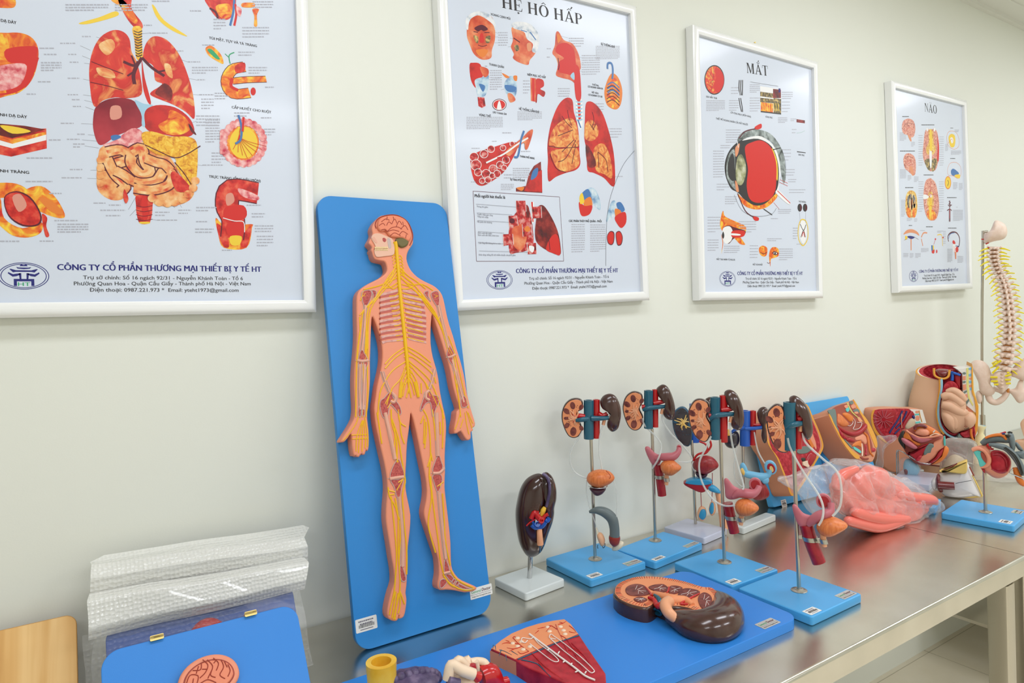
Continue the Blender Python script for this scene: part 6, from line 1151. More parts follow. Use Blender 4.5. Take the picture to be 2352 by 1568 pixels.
# whole kidney on the white base
k = Stand('kidney_stand_model', (1216, 1327), (1219, 1240), [(1137, 1326.4), (1204.3, 1364), (1294.8, 1330)], 'base_white', 'glossy dark brown whole kidney on a chrome post and white square base', flange=False, rod=.0056, stickers=False, rod_c='chrome')
kk = k.bean('kidney', S1c([(155, 930), (165, 850), (188, 760), (230, 695), (290, 662), (335, 668), (358, 730), (360, 800), (340, 870), (300, 930), (290, 1000), (318, 1080), (330, 1130), (320, 1185), (270, 1214), (228, 1200), (185, 1130), (163, 1030)]), 'kidney_dark', .0, .034, .03, pw=.65)
k.bean('kidney_rear_half', S1c([(318, 680), (345, 655), (370, 652), (405, 685), (428, 750), (431, 820), (418, 880), (416, 925), (404, 985), (380, 1050), (345, 1150), (310, 1190), (300, 1100), (320, 900), (345, 800), (330, 720)]), 'kidney_dark', -.008, .03, .026, kk, pw=.65)
k.t('groove_line', S1c([(338, 660), (372, 690), (385, 760), (375, 830), (362, 880)]), .0035, 'purple_lump', [.018, .022, .026, .024, .02], parent=kk)
k.t('yellow_fat', S1c([(352, 885), (340, 910), (330, 940)]), [.004, .006, .004], 'yellow_tube', .03, parent=kk)
for q, r in (([(262, 960), (285, 920), (320, 960), (345, 960)], .0055), ([(300, 910), (300, 950), (330, 980)], .005), ([(375, 930), (350, 945), (345, 965)], .004), ([(230, 1008), (260, 980), (290, 965)], .0018)): k.t('artery', S1c(q), r, 'artery', .036, parent=kk)
for q, r in (([(265, 1000), (290, 1018), (330, 1012), (355, 980)], .006), ([(275, 930), (272, 980), (285, 1000)], .003), ([(380, 955), (370, 975), (355, 965)], .005)): k.t('vein', S1c(q), r, 'vein_blue', .034, parent=kk)
for q, ky in (([(322, 990), (330, 972)], 'artery'), ([(310, 1012), (304, 996)], 'vein_blue')): k.t('vessel_end', S1c(q), .0065, ky, [.03, .044], hollow=.7, parent=kk)
k.t('ureter', S1c([(316, 1020), (318, 1070), (322, 1132)]), [.0062, .0068, .0078], 'ureter', [.032, .036, .034], hollow=.6, parent=kk)

# male urinary model
u = Stand('male_urinary_model', (1367, 1284), (1357, 1000), [(1255, 1281), (1354, 1333), (1482, 1291)], 'base_blue', 'urinary model with orange bladder and curved grey tube, next to the whole brown kidney')
u.kidney_section(S1c([(520, 168), (562, 159), (597, 170), (608, 202), (600, 236), (576, 250), (570, 290), (592, 330), (602, 372), (580, 412), (548, 426), (512, 414), (485, 372), (465, 310), (465, 250), (485, 200)]), S1c([(556, 290)])[0])
u.vessel('vena_cava', 612, 680, 170, 428, S1c, 'vein', .004); u.vessel('aorta', 674, 720, 166, 424, S1c, 'artery', -.004)
for q in ([(560, 305), (600, 300), (640, 292)], [(665, 292), (720, 292), (776, 288)]): u.t('renal_vein', S1c(q), [.0042, .0062, .0075] if q[0][0] < 600 else [.0075, .0058, .005], 'vein', [.014, .016, .01])
u.t('renal_artery', S1c([(550, 285), (580, 275), (620, 282)]), [.003, .006, .0065], 'artery', .01); u.t('renal_artery', S1c([(710, 262), (740, 275), (770, 258)]), [.007, .0065, .005], 'artery', .002); u.t('artery_twigs', S1c([(536, 262), (556, 282), (545, 318)]), .0015, 'artery', .014)
u.bean('whole_kidney', S1c([(745, 140), (790, 127), (830, 150), (856, 215), (860, 270), (855, 310), (840, 360), (802, 382), (770, 352), (768, 312), (788, 280), (762, 240), (732, 222), (721, 178)]), 'kidney_brown', .0, .018, .018)
u.t('ureter_stub', S1c([(750, 300), (742, 335)]), .0042, 'ureter', .006, sub=1)
u.t('clear_tubing', S1c([(597, 372), (575, 430), (535, 490), (520, 570), (545, 640), (590, 675), (634, 690)]), .0022, 'clear_tube', .008); u.t('clear_tubing', S1c([(742, 335), (718, 420), (716, 520), (730, 600), (735, 650)]), .0022, 'clear_tube', .008)
bl = u.bean('bladder', S1c([(632, 690), (645, 660), (690, 638), (740, 635), (790, 650), (818, 685), (800, 715), (760, 738), (710, 750), (660, 735), (636, 712)]), 'bladder_orange', .012, .03, .026)
u.t('bladder_crease', S1c([(760, 640), (790, 680), (760, 736)]), .0008, 'gyri_line', [.034, .036, .03], parent=bl)
u.bean('prostate', S1c([(655, 752), (755, 752), (745, 785), (715, 803), (690, 803), (668, 785)]), 'prostate', .012, .018, .016)
u.t('wire_ring', S1c([(645, 745), (690, 758), (750, 756), (770, 742)]), .001, 'chrome', [.02, .034, .034, .02])
u.t('thin_tube', S1c([(632, 705), (630, 780), (650, 880), (690, 990), (712, 1050)]), .0013, 'clear_tube', .014); u.t('thin_tube', S1c([(810, 710), (830, 780), (834, 870), (828, 960)]), .0013, 'clear_tube', .02)
pn = u.t('penis', S1c([(648, 916), (700, 905), (755, 920), (800, 960), (816, 1020), (818, 1085)]), [.003, .009, .0125, .0135, .0125, .0125], 'penis_grey', .016)
u.t('glans', S1c([(818, 1078), (817, 1095), (815, 1125), (812, 1144)]), [.0135, .0142, .011, .004], 'glans_red', .016, parent=pn)
u.t('testis_cord', S1c([(695, 1020), (705, 1060), (718, 1090)]), [.002, .004, .006], 'testis_cream', .014)
u.bean('testis', S1c([(700, 1070), (715, 1052), (738, 1062), (754, 1100), (748, 1138), (728, 1142), (712, 1115)]), 'testis_peach', .014, .012, .01); u.bean('testis', S1c([(800, 1165), (815, 1130), (850, 1110), (878, 1118), (872, 1145), (845, 1168), (815, 1175)]), 'testis_cream', .006, .01, .01)
u.t('hook', S1c([(736, 1140), (742, 1156), (752, 1145), (754, 1125)]), .0008, 'ink_black', .014); u.t('hook', S1c([(706, 1135), (704, 1150), (708, 1160)]), .0008, 'ink_black', .01)

def female(name, foot, rodtop, base, cv, sec, secc, ivc, ao, rk, ren, horn, ringc, ringr, body_, blad, rect, rw, band, tubes, ureth, label):
    f = Stand(name, foot, rodtop, base, 'base_blue', label)
    f.kidney_section(cv(sec), cv([secc])[0], d=.014)
    f.vessel('vena_cava', *ivc, cv, 'vein', .006); f.vessel('aorta', *ao, cv, 'artery', -.004)
    f.bean('whole_kidney', cv(rk), 'kidney_brown', -.006, .02, .02)
    (xa, ya), (xb, yb), (xc, yc) = ren
    f.t('renal_vein', cv([(xa, ya), (xb, yb), (xc, yc)]), [.0035, .0068, .0045], 'vein', [.016, .016, .004])
    f.t('renal_artery', cv([(xa-6, ya-22), (xa+20, ya-26), (xb, yb-20)]), [.0062, .0062, .006], 'artery', .008, hollow=.6); f.t('renal_artery', cv([(xb+30, yb-30), ((xb+xc)/2+14, yc-28), (xc-2, yc-34)]), [.007, .0065, .004], 'artery', .002)
    f.t('ureter_stub', cv([(xc-22, yc+15), (xc-30, yc+50)]), .004, 'ureter', .004, sub=1)
    for q in tubes: f.t('clear_tubing', cv([(a, b) for a, b, e in q]), .0024, 'clear_tube', [e for a, b, e in q])
    rc_ = f.t('rectum', cv(rect), rw, 'rectum_red', .004, hollow=.5)
    ut = f.t('uterus', cv(body_), [.007, .011, .013, .0125, .009, .008], 'uterus_pink', [.012, .016, .02, .022, .02, .014], sq=(1, .85))
    f.bean('ligament', cv(horn), 'uterus_pink', .008, .008, .006, ut)
    o = f.p(cv([ringc]), .014)[0]; rr = (f.p(cv([(ringc[0]+ringr, ringc[1])]), .014)[0]-o).length
    fm = MB().slab(ell(o.x, o.y, rr, rr*1.05, 22), .004, .014, 'uterus_pink', .003, 3, M=UPM); fm.ring2(ell(o.x, o.y, rr, rr, 22), ell(o.x, o.y, rr*.7, rr*.7, 22), .0142, 'uterus_pink', UPM)
    fr_ = fm.build('fallopian_funnel', ut); MB().slab(ell(o.x, o.y, rr*.72, rr*.78, 18), .0135, .0155, 'deep_red', .001, 2, M=UPM).build('funnel_lining', fr_)
    b_ = f.bean('bladder', cv(blad), 'bladder_orange', .026, .026, .022)
    ya_, x0_, x1_, xr0 = band
    bd = MB(); q = f.p(cv(rect), .004); u_ = f.p(cv(ureth), .024)
    yb_ = f.p(cv([(x0_, ya_)]), .004)[0].y
    k_ = 0 if q[1].y < yb_ else 1
    cr = q[k_].lerp(q[k_+1], (yb_-q[k_].y)/(q[k_+1].y-q[k_].y)); sl = (q[2]-q[0]).normalized()
    for (cx_, cy_, dd_, r_) in ((cr.x, yb_, .004, rw+.0016), (u_[1].x, u_[1].y, .024, .0075)):
        vs = []
        for z_, rr in ((-.0045, r_), (.0045, r_), (.0045, r_-.0012), (-.0045, r_-.0012)):
            vs += [(cx_+rr*math.cos(t)-sl.x*z_, cy_+z_, dd_+rr*math.sin(t)) for t in [2*math.pi*i/32 for i in range(32)]]
        bd.add(vs, [(j*32+i, j*32+(i+1) % 32, ((j+1) % 4)*32+(i+1) % 32, ((j+1) % 4)*32+i) for j in range(4) for i in range(32)], 'flange', UPM)
    bd.box(((cr.x-rw)/2, yb_, .002), (abs(cr.x-rw)+.004, .007, .002), 'flange', UPM)
    bd.box(((cr.x+rw+u_[1].x)/2, (yb_+u_[1].y)/2, .018), (max(.004, abs(u_[1].x-cr.x-rw)), .007, .012), 'flange', UPM)
    bd.build('clamp_band', f.rod)
    f.t('urethra', cv(ureth), [.006, .0055, .005], 'ureter', .024)
    return f
female('female_urinary_model', (1505, 1241), (1497.5, 984), [(1432-22, 1262), (1508, 1290), (1617, 1245)], S1c,
    [(890, 150), (930, 117), (970, 116), (1003, 138), (1003, 190), (986, 228), (1008, 280), (1006, 330), (985, 365), (950, 376), (912, 352), (882, 285), (870, 215)], (960, 245),
    (1014, 1075, 105, 358), (1068, 1110, 99, 350), [(1098, 92), (1140, 65), (1180, 92), (1215, 180), (1221, 260), (1202, 302), (1165, 295), (1140, 262), (1152, 222), (1166, 190), (1124, 160), (1102, 130)],
    ((1005, 238), (1050, 222), (1160, 212)), [(1020, 490), (1045, 480), (1085, 520), (1125, 545), (1120, 590), (1075, 605), (1040, 550)], (1248, 488), 16, [(1090, 560), (1130, 550), (1170, 550), (1210, 545), (1240, 520), (1250, 490)],
    [(1125, 600), (1150, 575), (1200, 568), (1235, 590), (1263, 620), (1235, 650), (1195, 672), (1150, 660), (1128, 635)], [(1105, 600), (1120, 690), (1135, 806)], .0115, (680, 1082, 1190, 1072),
    [[(1005, 290, .014), (1020, 340, .014), (1100, 420, .012), (1130, 480, .016), (1110, 560, .03), (1070, 625, .02)], [(1135, 265, .0), (1145, 320, .0), (1200, 400, .004), (1270, 470, .004), (1330, 550, .004), (1318, 580, .01), (1240, 582, .016)]], [(1165, 665), (1165, 700), (1163, 735)], 'urinary model standing at the wall behind the others, on the blue base farthest back')
female('female_urinary_model', (1664, 1291), (1655, 1008), [(1543, 1293), (1686, 1345), (1792, 1306)], S2c,
    [(165, 200), (195, 156), (235, 147), (278, 168), (286, 212), (272, 250), (296, 300), (296, 350), (272, 402), (235, 403), (192, 362), (165, 295), (158, 240)], (240, 278),
    (290, 352, 135, 388), (346, 396, 124, 404), [(375, 106), (410, 90), (450, 115), (482, 180), (494, 250), (490, 300), (468, 332), (432, 326), (415, 300), (425, 265), (440, 230), (410, 190), (382, 160)],
    ((290, 268), (330, 244), (440, 236)), [(374, 630), (395, 624), (430, 665), (470, 690), (470, 735), (420, 750), (385, 735), (378, 680)], (562, 660), 38, [(430, 735), (460, 715), (500, 712), (540, 715), (570, 700), (585, 670)],
    [(438, 790), (460, 755), (510, 745), (550, 765), (584, 800), (555, 830), (510, 846), (460, 838)], [(395, 770), (412, 850), (436, 948)], .0122, (855, 388, 500, 366),
    [[(296, 370, .016), (265, 440, .012), (225, 530, .01), (240, 640, .014), (300, 740, .02), (370, 785, .026), (440, 785, .034)], [(408, 290, .0), (420, 400, .004), (450, 520, .01), (490, 660, .03), (485, 690, .034)]], [(478, 840), (478, 870), (474, 902)], 'urinary model with pink uterus, on the middle blue base touching the frontmost one')
female('female_urinary_model', (1835.5, 1356), (1823, 1030), [(1693.6, 1351), (1866, 1417), (1981, 1363)], S2c,
    [(638, 215), (680, 180), (720, 188), (740, 230), (737, 280), (750, 330), (762, 400), (762, 458), (735, 473), (690, 455), (652, 392), (630, 315), (627, 250)], (710, 320),
    (728, 806, 165, 452), (800, 842, 160, 444), [(765, 140), (800, 125), (848, 158), (885, 215), (905, 290), (906, 350), (885, 391), (860, 380), (842, 340), (858, 300), (852, 260), (815, 215), (775, 180)],
    ((748, 322), (790, 300), (860, 290)), [(783, 790), (805, 780), (850, 830), (915, 855), (920, 900), (880, 925), (830, 912), (800, 860)], (972, 762), 46, [(880, 900), (905, 875), (945, 850), (990, 835), (1015, 815), (1015, 770)],
    [(928, 915), (950, 875), (1010, 852), (1070, 870), (1117, 905), (1075, 940), (1010, 968), (955, 958)], [(868, 900), (895, 1000), (945, 1128)], .0142, (978, 840, 1008, 808),
    [[(756, 380, .018), (775, 450, .02), (860, 600, .024), (935, 710, .03), (968, 790, .04), (965, 860, .05), (942, 905, .05)], [(845, 350, .0), (865, 410, .004), (960, 500, .02), (1050, 580, .03), (1078, 680, .034), (1070, 790, .036), (1025, 850, .04)]], [(968, 960), (972, 1000), (978, 1032)], 'frontmost urinary model, pink uterus on a steel rod over the nearest blue base')

# urinary model with the dark blue-rimmed kidney, white base
w = Stand('urinary_model', (1597.5, 1203), (1589, 1010), [(1535, 1207), (1606, 1239), (1660, 1216)], 'base_lilac', 'urinary model with dark kidney disc and red bladder on a lilac white base', flange=False, stickers=False)
w.kidney_section(S2c([(62, 260), (78, 220), (110, 197), (140, 200), (166, 235), (184, 310), (184, 380), (170, 425), (145, 433), (105, 405), (72, 340)]), S2c([(128, 292)])[0], 3, 'turq_dark', 'kidney_blue', 'turq_dark', 'calyx_yellow', 0, 340, .01)
w.bean('whole_kidney', S2c([(258, 160), (275, 138), (300, 140), (318, 200), (310, 280), (280, 300), (262, 240)]), 'kidney_brown', -.02, .015, .015)
w.vessel('vena_cava', 165, 225, 175, 405, S2c, 'vein_blue', -.012); w.vessel('aorta', 222, 250, 170, 400, S2c, 'artery', -.016)
for q in ([(225, 400), (265, 420), (268, 460), (215, 480), (190, 515)], [(290, 395), (295, 430), (265, 470), (235, 475)]): w.t('red_vessel', S2c(q), .003, 'artery', .012)
w.bean('bladder', S2c([(188, 545), (205, 505), (260, 485), (310, 500), (342, 545), (310, 575), (260, 598), (210, 580)]), 'bladder_red', .014, .026, .022)
w.bean('bladder_base', S2c([(200, 580), (250, 596), (275, 590), (268, 612), (240, 620), (212, 610)]), 'prostate', .012, .014, .012)
w.t('thin_tube', S2c([(190, 520), (182, 550), (205, 590)]), .0016, 'white_line', .016)
pf = w.plate('muscle_plate', S2c([(130, 656), (200, 632), (285, 640), (298, 660), (280, 690), (240, 712), (180, 690)]), -.008, .03, 'deep_red', .006, d=.03)
w.plate('blue_sheet', S2c([(140, 652), (200, 628), (285, 636), (300, 654), (240, 664)]), -.004, .032, 'turq', .002, parent=pf, d=.03)
w.bean('blue_shaft', S2c([(272, 662), (310, 662), (345, 690), (352, 712), (310, 705), (280, 690)]), 'turq', .02, .014, .01)
w.t('peach_tube', S2c([(330, 700), (355, 790), (375, 925)]), [.006, .0095, .011], 'ureter', .01)
for q in ([(232, 690), (236, 740), (238, 795)], [(303, 590), (303, 680), (300, 760)]): w.t('thin_cord', S2c(q), .001, 'deep_red', .012)
for q, qi in (([(212, 830), (232, 790), (262, 800), (268, 845), (248, 878), (222, 868)], [(222, 850), (236, 810), (262, 812), (266, 850), (246, 872)]), ([(282, 800), (296, 762), (318, 772), (324, 820), (305, 846), (288, 835)], [(284, 808), (298, 768), (312, 778), (312, 822), (296, 838)])):
    b_ = w.bean('testis', S2c(q), 'testis_peach', .01, .009, .008); w.bean('blue_half', S2c(qi), 'turq', .016, .006, .002, b_)

# urinary model with bright blue vena cava and light blue uterus
v = Stand('urinary_model', (1708, 1190), (1706, 1018), [(1690, 1205), (1700, 1214), (1776, 1183)], 'base_white', 'urinary model with bright blue vein and light blue uterus, half hidden behind the middle stand', flange=False, stickers=False)
v.vessel('vena_cava', 468, 532, 216, 426, S2c, 'vein_blue', .0); v.vessel('aorta', 528, 566, 216, 422, S2c, 'artery', -.004)
v.t('renal_vein', S2c([(500, 325), (560, 322), (606, 316)]), [.006, .0052, .0052], 'vein_blue', [.012, .01, .006]); v.t('renal_vein', S2c([(500, 320), (450, 325), (420, 345)]), [.006, .005, .004], 'vein_blue', [.012, .01, .006]); v.t('renal_artery', S2c([(550, 300), (580, 302), (610, 296)]), .0042, 'artery', .004)
v.bean('dark_kidney', S2c([(372, 385), (390, 350), (430, 335), (460, 350), (466, 400), (445, 438), (405, 440), (380, 420)]), 'kidney_blue', -.004, .016, .016); v.t('yellow_calyx', S2c([(398, 330), (402, 365)]), .004, 'calyx_yellow', .008, sub=1)
v.bean('dark_kidney', S2c([(572, 230), (590, 200), (620, 194), (640, 220), (636, 270), (625, 300), (630, 340), (632, 400), (612, 410), (596, 370), (598, 310), (580, 280)]), 'kidney_brown', .0, .016, .016)
v.t('clear_tubing', S2c([(450, 430), (435, 540), (440, 620), (470, 665), (490, 670)]), .002, 'clear_tube', .01); v.t('clear_tubing', S2c([(555, 345), (575, 450), (610, 520), (640, 560)]), .0022, 'clear_tube', .01)
ub = v.t('uterus', S2c([(480, 545), (500, 590), (550, 605), (600, 615), (640, 600), (650, 570)]), [.006, .01, .011, .0125, .008, .007], 'sky_blue', .014)
v.bean('ligament', S2c([(470, 545), (490, 528), (512, 560), (520, 600), (490, 600)]), 'sky_blue', .016, .006, .006, ub); v.bean('yellow_spot', S2c([(470, 575), (485, 560), (500, 590), (490, 605)]), 'calyx_yellow', .022, .004, .004, ub)
o = v.p(S2c([(654, 560)]), .016)[0]
fu = MB().slab(ell(o.x, o.y, .0165, .0205, 22, .3), .004, .016, 'sky_blue', .003, 3, M=UPM).build('fallopian_funnel', ub)
MB().slab(ell(o.x+.001, o.y-.001, .0105, .0145, 20, .3), .0155, .0172, 'deep_red', .001, 2, M=UPM).build('funnel_lining', fu); MB().slab(ell(o.x+.002, o.y-.003, .005, .009, 16, .3), .017, .019, 'calyx_yellow', .001, 2, M=UPM).build('ovary', fu)
v.bean('bladder', S2c([(520, 700), (540, 660), (600, 640), (640, 690), (644, 728), (600, 752), (550, 745)]), 'bladder_red', .012, .022, .018); v.bean('white_neck', S2c([(600, 630), (640, 620), (640, 650), (610, 655)]), 'sky_blue', .02, .006, .006)
# ---------------------------------------------------------------- far end: pelvis models, bags and the spine
from mathutils import noise as mnoise
mat('skin_tan', (214, 146, 112), .5, sss=.05); mat('skin_beige', (226, 182, 148), .45, sss=.05)
mat('fat', (232, 164, 62), .45, bump=.3, bscale=500); mat('muscle', (176, 32, 48), .38, noise=([(150, 20, 38), (180, 34, 50), (204, 66, 76)], 120))
mat('muscle_brown', (160, 74, 58), .38); mat('grey_tissue', (112, 128, 122), .4); mat('turquoise', (96, 200, 192), .35)
mat('disc_white', (232, 228, 220), .4); mat('cord_yellow', (226, 220, 130), .4); mat('peach_part', (230, 150, 118), .38)
mat('orange_part', (222, 122, 48), .4); mat('dark_part', (50, 46, 38), .4); mat('navy_vein', (40, 48, 110), .3)
mat('bone_white', (238, 216, 200), .5, sss=.06, noise=([(232, 206, 188), (242, 222, 208)], 60)); mat('nerve_bright', (240, 222, 30), .4)
mat('joint_orange', (206, 134, 60), .5); mat('fetus', (226, 180, 148), .38, sss=.08)
mat('pink_doll', (240, 122, 108), .3, coat=.3, sss=.08); mat('pale_yellow', (240, 230, 180), .45); mat('pale_blue', (150, 200, 222), .4)
mat('shell_white', (226, 222, 220), .22, coat=.5); mat('maroon_gloss', (120, 40, 42), .22, coat=.5); mat('beige_part', (206, 186, 158), .5)
mat('fat_soft', (236, 202, 110), .35)
Q1, Q2, Q3, Q4, Q5 = K(1980, 900, 6.032), K(2130, 950, 6.815), K(1820, 890, 8.2545), K(2070, 820, 7.8404), K(2200, 500, 6.033)
BACKM = Matrix(((1, 0, 0, 0), (0, 0, 1, 0), (0, 1, 0, 0), (0, 0, 0, 1)))
class Model:
    def __init__(s, name, fr, label, cat='anatomy model', group=None):
        s.fr = fr; s.root = thing(name, fr, label, cat, group)
    p = Stand.p; t = Stand.t; bean = Stand.bean; plate = Stand.plate
    def ring(s, name, o, w, z, key, parent, d):
        q = ccw([Vector(v).to_2d() for v in smooth([(v.x, v.y, 0) for v in s.p(o, d)], 3, True)])
        m = MB(); m.ring2(q, inset(q, w), z, key, UPM); return m.build(name, parent)
    def bag(s, name, o, key, f, b, amp=.008, fr_=14, d=0.0, parent=None, zmin=.001, pw=.55, rings=12):
        q = smooth([(v.x, v.y, 0) for v in s.p(o, d)], 7 if rings > 20 else 5, True)
        m = MB(); m.dome(q, d, f, key, rings, UPM, pw); m.dome([(x[0], x[1]) for x in q], -d, b, key, rings, BACKM, pw)
        vs = []
        for v in m.v:
            p = Vector(v); n_ = mnoise.noise_vector(p*fr_)+.6*mnoise.noise_vector(p*fr_*2.6)
            r_ = abs(mnoise.noise(p*fr_*1.3))
            c2 = abs(mnoise.noise(Vector((p.x*fr_*1.1+p.z*fr_*.8, p.y*fr_*.9, p.z*fr_*.5-p.x*fr_*.3))+Vector((3, 1, 2))))
            p = p+n_*amp+Vector((0, (1 if v[1] < -d else -1), -.3))*(amp*1.5*max(0, .22-c2)/.22 if amp > .002 else 0)+Vector((0, -1 if v[1] < -d else 1, .4))*(amp*1.2*(.3-r_))
            p.z = max(p.z, zmin); vs.append(p)
        m.v = [tuple(p) for p in vs]
        return m.build(name, parent or s.root, 80)
def wall_lean(x, ybot, ytop, ztop, yaw, th=.02):
    c_, s_ = math.cos(yaw), math.sin(yaw); h = Vector((-s_, c_, 0))
    u = (h*(ytop-ybot)+Vector((0, 0, ztop))).normalized()
    xx = Vector((c_, s_, 0)); return Frame((x, ybot, TZ+.0005+th*(u.xy.length)), xx, u.cross(xx), u)

# two blue boards carrying cut pelvis models
F = wall_lean(1.80, -.085, -.02, .26, -.05); P = Model('pelvis_board', F, 'cut pelvis model on a blue board, its edge hidden behind the frontmost urinary stand')
l_, r_ = P.p([(1757, 1080)])[0].x, P.p([(1909, 1057)])[0].x
MB().slab(rrect(r_-l_, .262, .008, 4, (l_+r_)/2, .131), -.02, 0, 'base_blue', .002, 2, M=UPM).build('board', P.root, 30)
st = P.p(S2c([(733, 772)]))[0]; sticker(P.root, (st.x, st.y, .0002), .024, .022, 0, UPM)
D1 = .07
o1 = S2c([(640, 240), (700, 200), (800, 178), (870, 178), (905, 250), (945, 340), (968, 410), (966, 450), (940, 500), (905, 560), (860, 640), (800, 722), (770, 715), (745, 640), (690, 500), (640, 420), (620, 330)])
b1 = P.plate('pelvis_block', o1, -.001, D1, 'skin_tan', .003, d=D1, sm=3)
P.ring('fat_layer', o1, .007, D1+.0004, 'fat', b1, D1)
P.plate('muscle_layer', S2c([(650, 250), (720, 212), (860, 192), (895, 260), (930, 340), (950, 410), (945, 455), (915, 505), (880, 560), (840, 640), (790, 690), (760, 640), (700, 500), (650, 420)]), D1-.002, D1+.001, 'muscle', .0005, parent=b1, d=D1)
P.plate('pink_fascia', S2c([(845, 250), (880, 300), (920, 400), (925, 450), (905, 420), (870, 340)]), D1, D1+.0022, 'peach_part', .001, parent=b1, d=D1)
P.plate('orange_wedge', S2c([(870, 390), (885, 380), (912, 430), (900, 445)]), D1, D1+.003, 'orange_part', .001, parent=b1, d=D1, sm=0)
P.plate('grey_tissue', S2c([(810, 455), (850, 430), (900, 440), (870, 470), (820, 475)]), D1, D1+.003, 'grey_tissue', .001, parent=b1, d=D1)
P.plate('cream_block', S2c([(838, 525), (870, 515), (882, 535), (875, 560), (842, 545)]), D1, D1+.006, 'cream', .001, parent=b1, d=D1, sm=0)
P.bean('red_bulb', S2c([(858, 520), (880, 470), (905, 470), (925, 490), (900, 540), (872, 560)]), 'deep_red', D1, .008, .004, b1); P.bean('dark_cavity', S2c([(835, 500), (860, 500), (862, 525), (840, 520)]), 'dark_part', D1, .003, .002, b1)
P.bean('red_fold', S2c([(830, 570), (860, 560), (885, 570), (850, 620), (815, 640)]), 'deep_red', D1, .006, .004, b1)

F = wall_lean(2.06, -.135, -.02, .30, 0); P = Model('pelvis_board', F, 'blue board with a cut pelvis showing orange and red organs, beside the clear pink bag')
tl, tr = P.p([(1853, 923), (1947, 910)]); hb = (tl.y+tr.y)/2
MB().slab(rrect(.25, hb, .008, 4, tr.x-.125+.003, hb/2), -.02, 0, 'base_blue', .002, 2, M=UPM).build('board', P.root, 30)
D2 = .085
o2 = Q3([(690, 522), (722, 500), (740, 412), (820, 400), (1000, 310), (1150, 235), (1182, 252), (1305, 460), (1425, 620), (1545, 850), (1604, 1010), (1612, 1100), (1588, 1240), (1530, 1400), (1450, 1400), (1340, 1385), (1200, 1345), (1090, 1240), (950, 1050), (800, 780)])
b2 = P.plate('pelvis_block', o2, -.001, D2, 'skin_tan', .003, d=D2, sm=2)
def lay(name, pts, key, h=.0015, sm=3, z=0.0): return P.plate(name, Q3(pts), D2-.001+z, D2+h+z, key, .0006, parent=b2, d=D2, sm=sm)
lay('fat_layer', [(1150, 240), (1180, 254), (1303, 464), (1422, 625), (1540, 852), (1598, 1012), (1604, 1120), (1570, 1130), (1500, 960), (1400, 720), (1345, 600), (1250, 440)], 'fat')
lay('fat_layer', [(692, 524), (722, 506), (800, 700), (950, 960), (1120, 1180), (1268, 1290), (1250, 1350), (1190, 1338), (1094, 1238), (955, 1048), (805, 778)], 'fat')
lay('organ_cavity', [(735, 415), (1040, 300), (1240, 440), (1350, 620), (1400, 760), (1490, 1000), (1520, 1220), (1400, 1300), (1270, 1270), (1080, 1080), (900, 850), (790, 640)], 'muscle_brown', .001)
lay('grey_wall', [(665, 440), (740, 412), (800, 412), (830, 560), (835, 700), (950, 930), (1120, 1110), (1140, 1160), (1080, 1110), (930, 930), (790, 690), (735, 560)], 'grey_tissue', .002)
lay('cartilage', [(1145, 1122), (1180, 1130), (1285, 1200), (1282, 1244), (1230, 1220), (1160, 1170)], 'turquoise', .003); lay('cartilage', [(1000, 410), (1050, 375), (1070, 430), (1030, 465)], 'turquoise', .003)
for q in ([(1100, 345), (1165, 320), (1195, 370), (1130, 405)], [(1160, 470), (1215, 455), (1240, 490), (1190, 500)], [(1225, 580), (1260, 560), (1310, 640), (1260, 650)], [(970, 350), (1030, 325), (1040, 380), (1000, 395)]): lay('vertebra', q, 'peach_part', .003)
lay('grey_disc', [(1075, 270), (1130, 250), (1150, 300), (1100, 320)], 'grey_tissue', .002); lay('grey_disc', [(1140, 430), (1230, 400), (1270, 470), (1170, 460)], 'grey_tissue', .002)
P.t('spinal_cord', Q3([(1035, 290), (1075, 370), (1125, 460), (1210, 540), (1330, 640)]), [.0028, .0028, .0026, .002, .0012], 'cord_yellow', D2+.002, parent=b2)
P.bean('bladder', Q3([(848, 500), (900, 510), (980, 590), (1065, 690), (1040, 730), (960, 742), (880, 700), (848, 640)]), 'bladder_orange', D2, .008, .004, b2)
P.bean('bowel', Q3([(940, 500), (1000, 470), (1085, 505), (1150, 570), (1140, 640), (1080, 650), (1020, 590)]), 'orange_part', D2, .007, .004, b2)
for q in ([(1050, 715), (1100, 720), (1150, 660), (1120, 600), (1070, 600), (1090, 560), (1150, 575), (1190, 640), (1180, 720), (1150, 780), (1200, 790), (1280, 760), (1315, 690), (1310, 660), (1230, 660)],): P.t('white_edge', Q3(q), .0008, 'white_line', D2+.004, parent=b2, n=6)
P.t('red_wall', Q3([(850, 730), (960, 820), (1120, 880), (1260, 850), (1370, 740), (1385, 690)]), [.003, .006, .0075, .008, .008, .004], 'deep_red', D2+.001, parent=b2)
P.t('red_wall', Q3([(870, 760), (930, 900), (1010, 960)]), [.002, .007, .006], 'muscle', D2+.001, parent=b2); P.bean('red_bulb', Q3([(1005, 970), (1060, 945), (1130, 970), (1180, 1020), (1120, 1040), (1030, 1010)]), 'deep_red', D2, .007, .004, b2)
P.bean('uterus', Q3([(1185, 945), (1250, 910), (1330, 880), (1390, 930), (1410, 1040), (1370, 1080), (1330, 1040), (1270, 1000), (1205, 1000)]), 'peach_part', D2, .005, .003, b2)
P.bean('bladder_neck', Q3([(1130, 1090), (1190, 1030), (1290, 1000), (1310, 1060), (1300, 1130), (1230, 1110), (1160, 1120)]), 'orange_part', D2, .004, .003, b2)
P.t('canal', Q3([(1310, 1060), (1325, 1180), (1320, 1300)]), .0028, 'cream', D2+.001, parent=b2); P.t('canal', Q3([(1380, 1080), (1395, 1180), (1385, 1280)]), .0035, 'muscle', D2+.001, parent=b2)
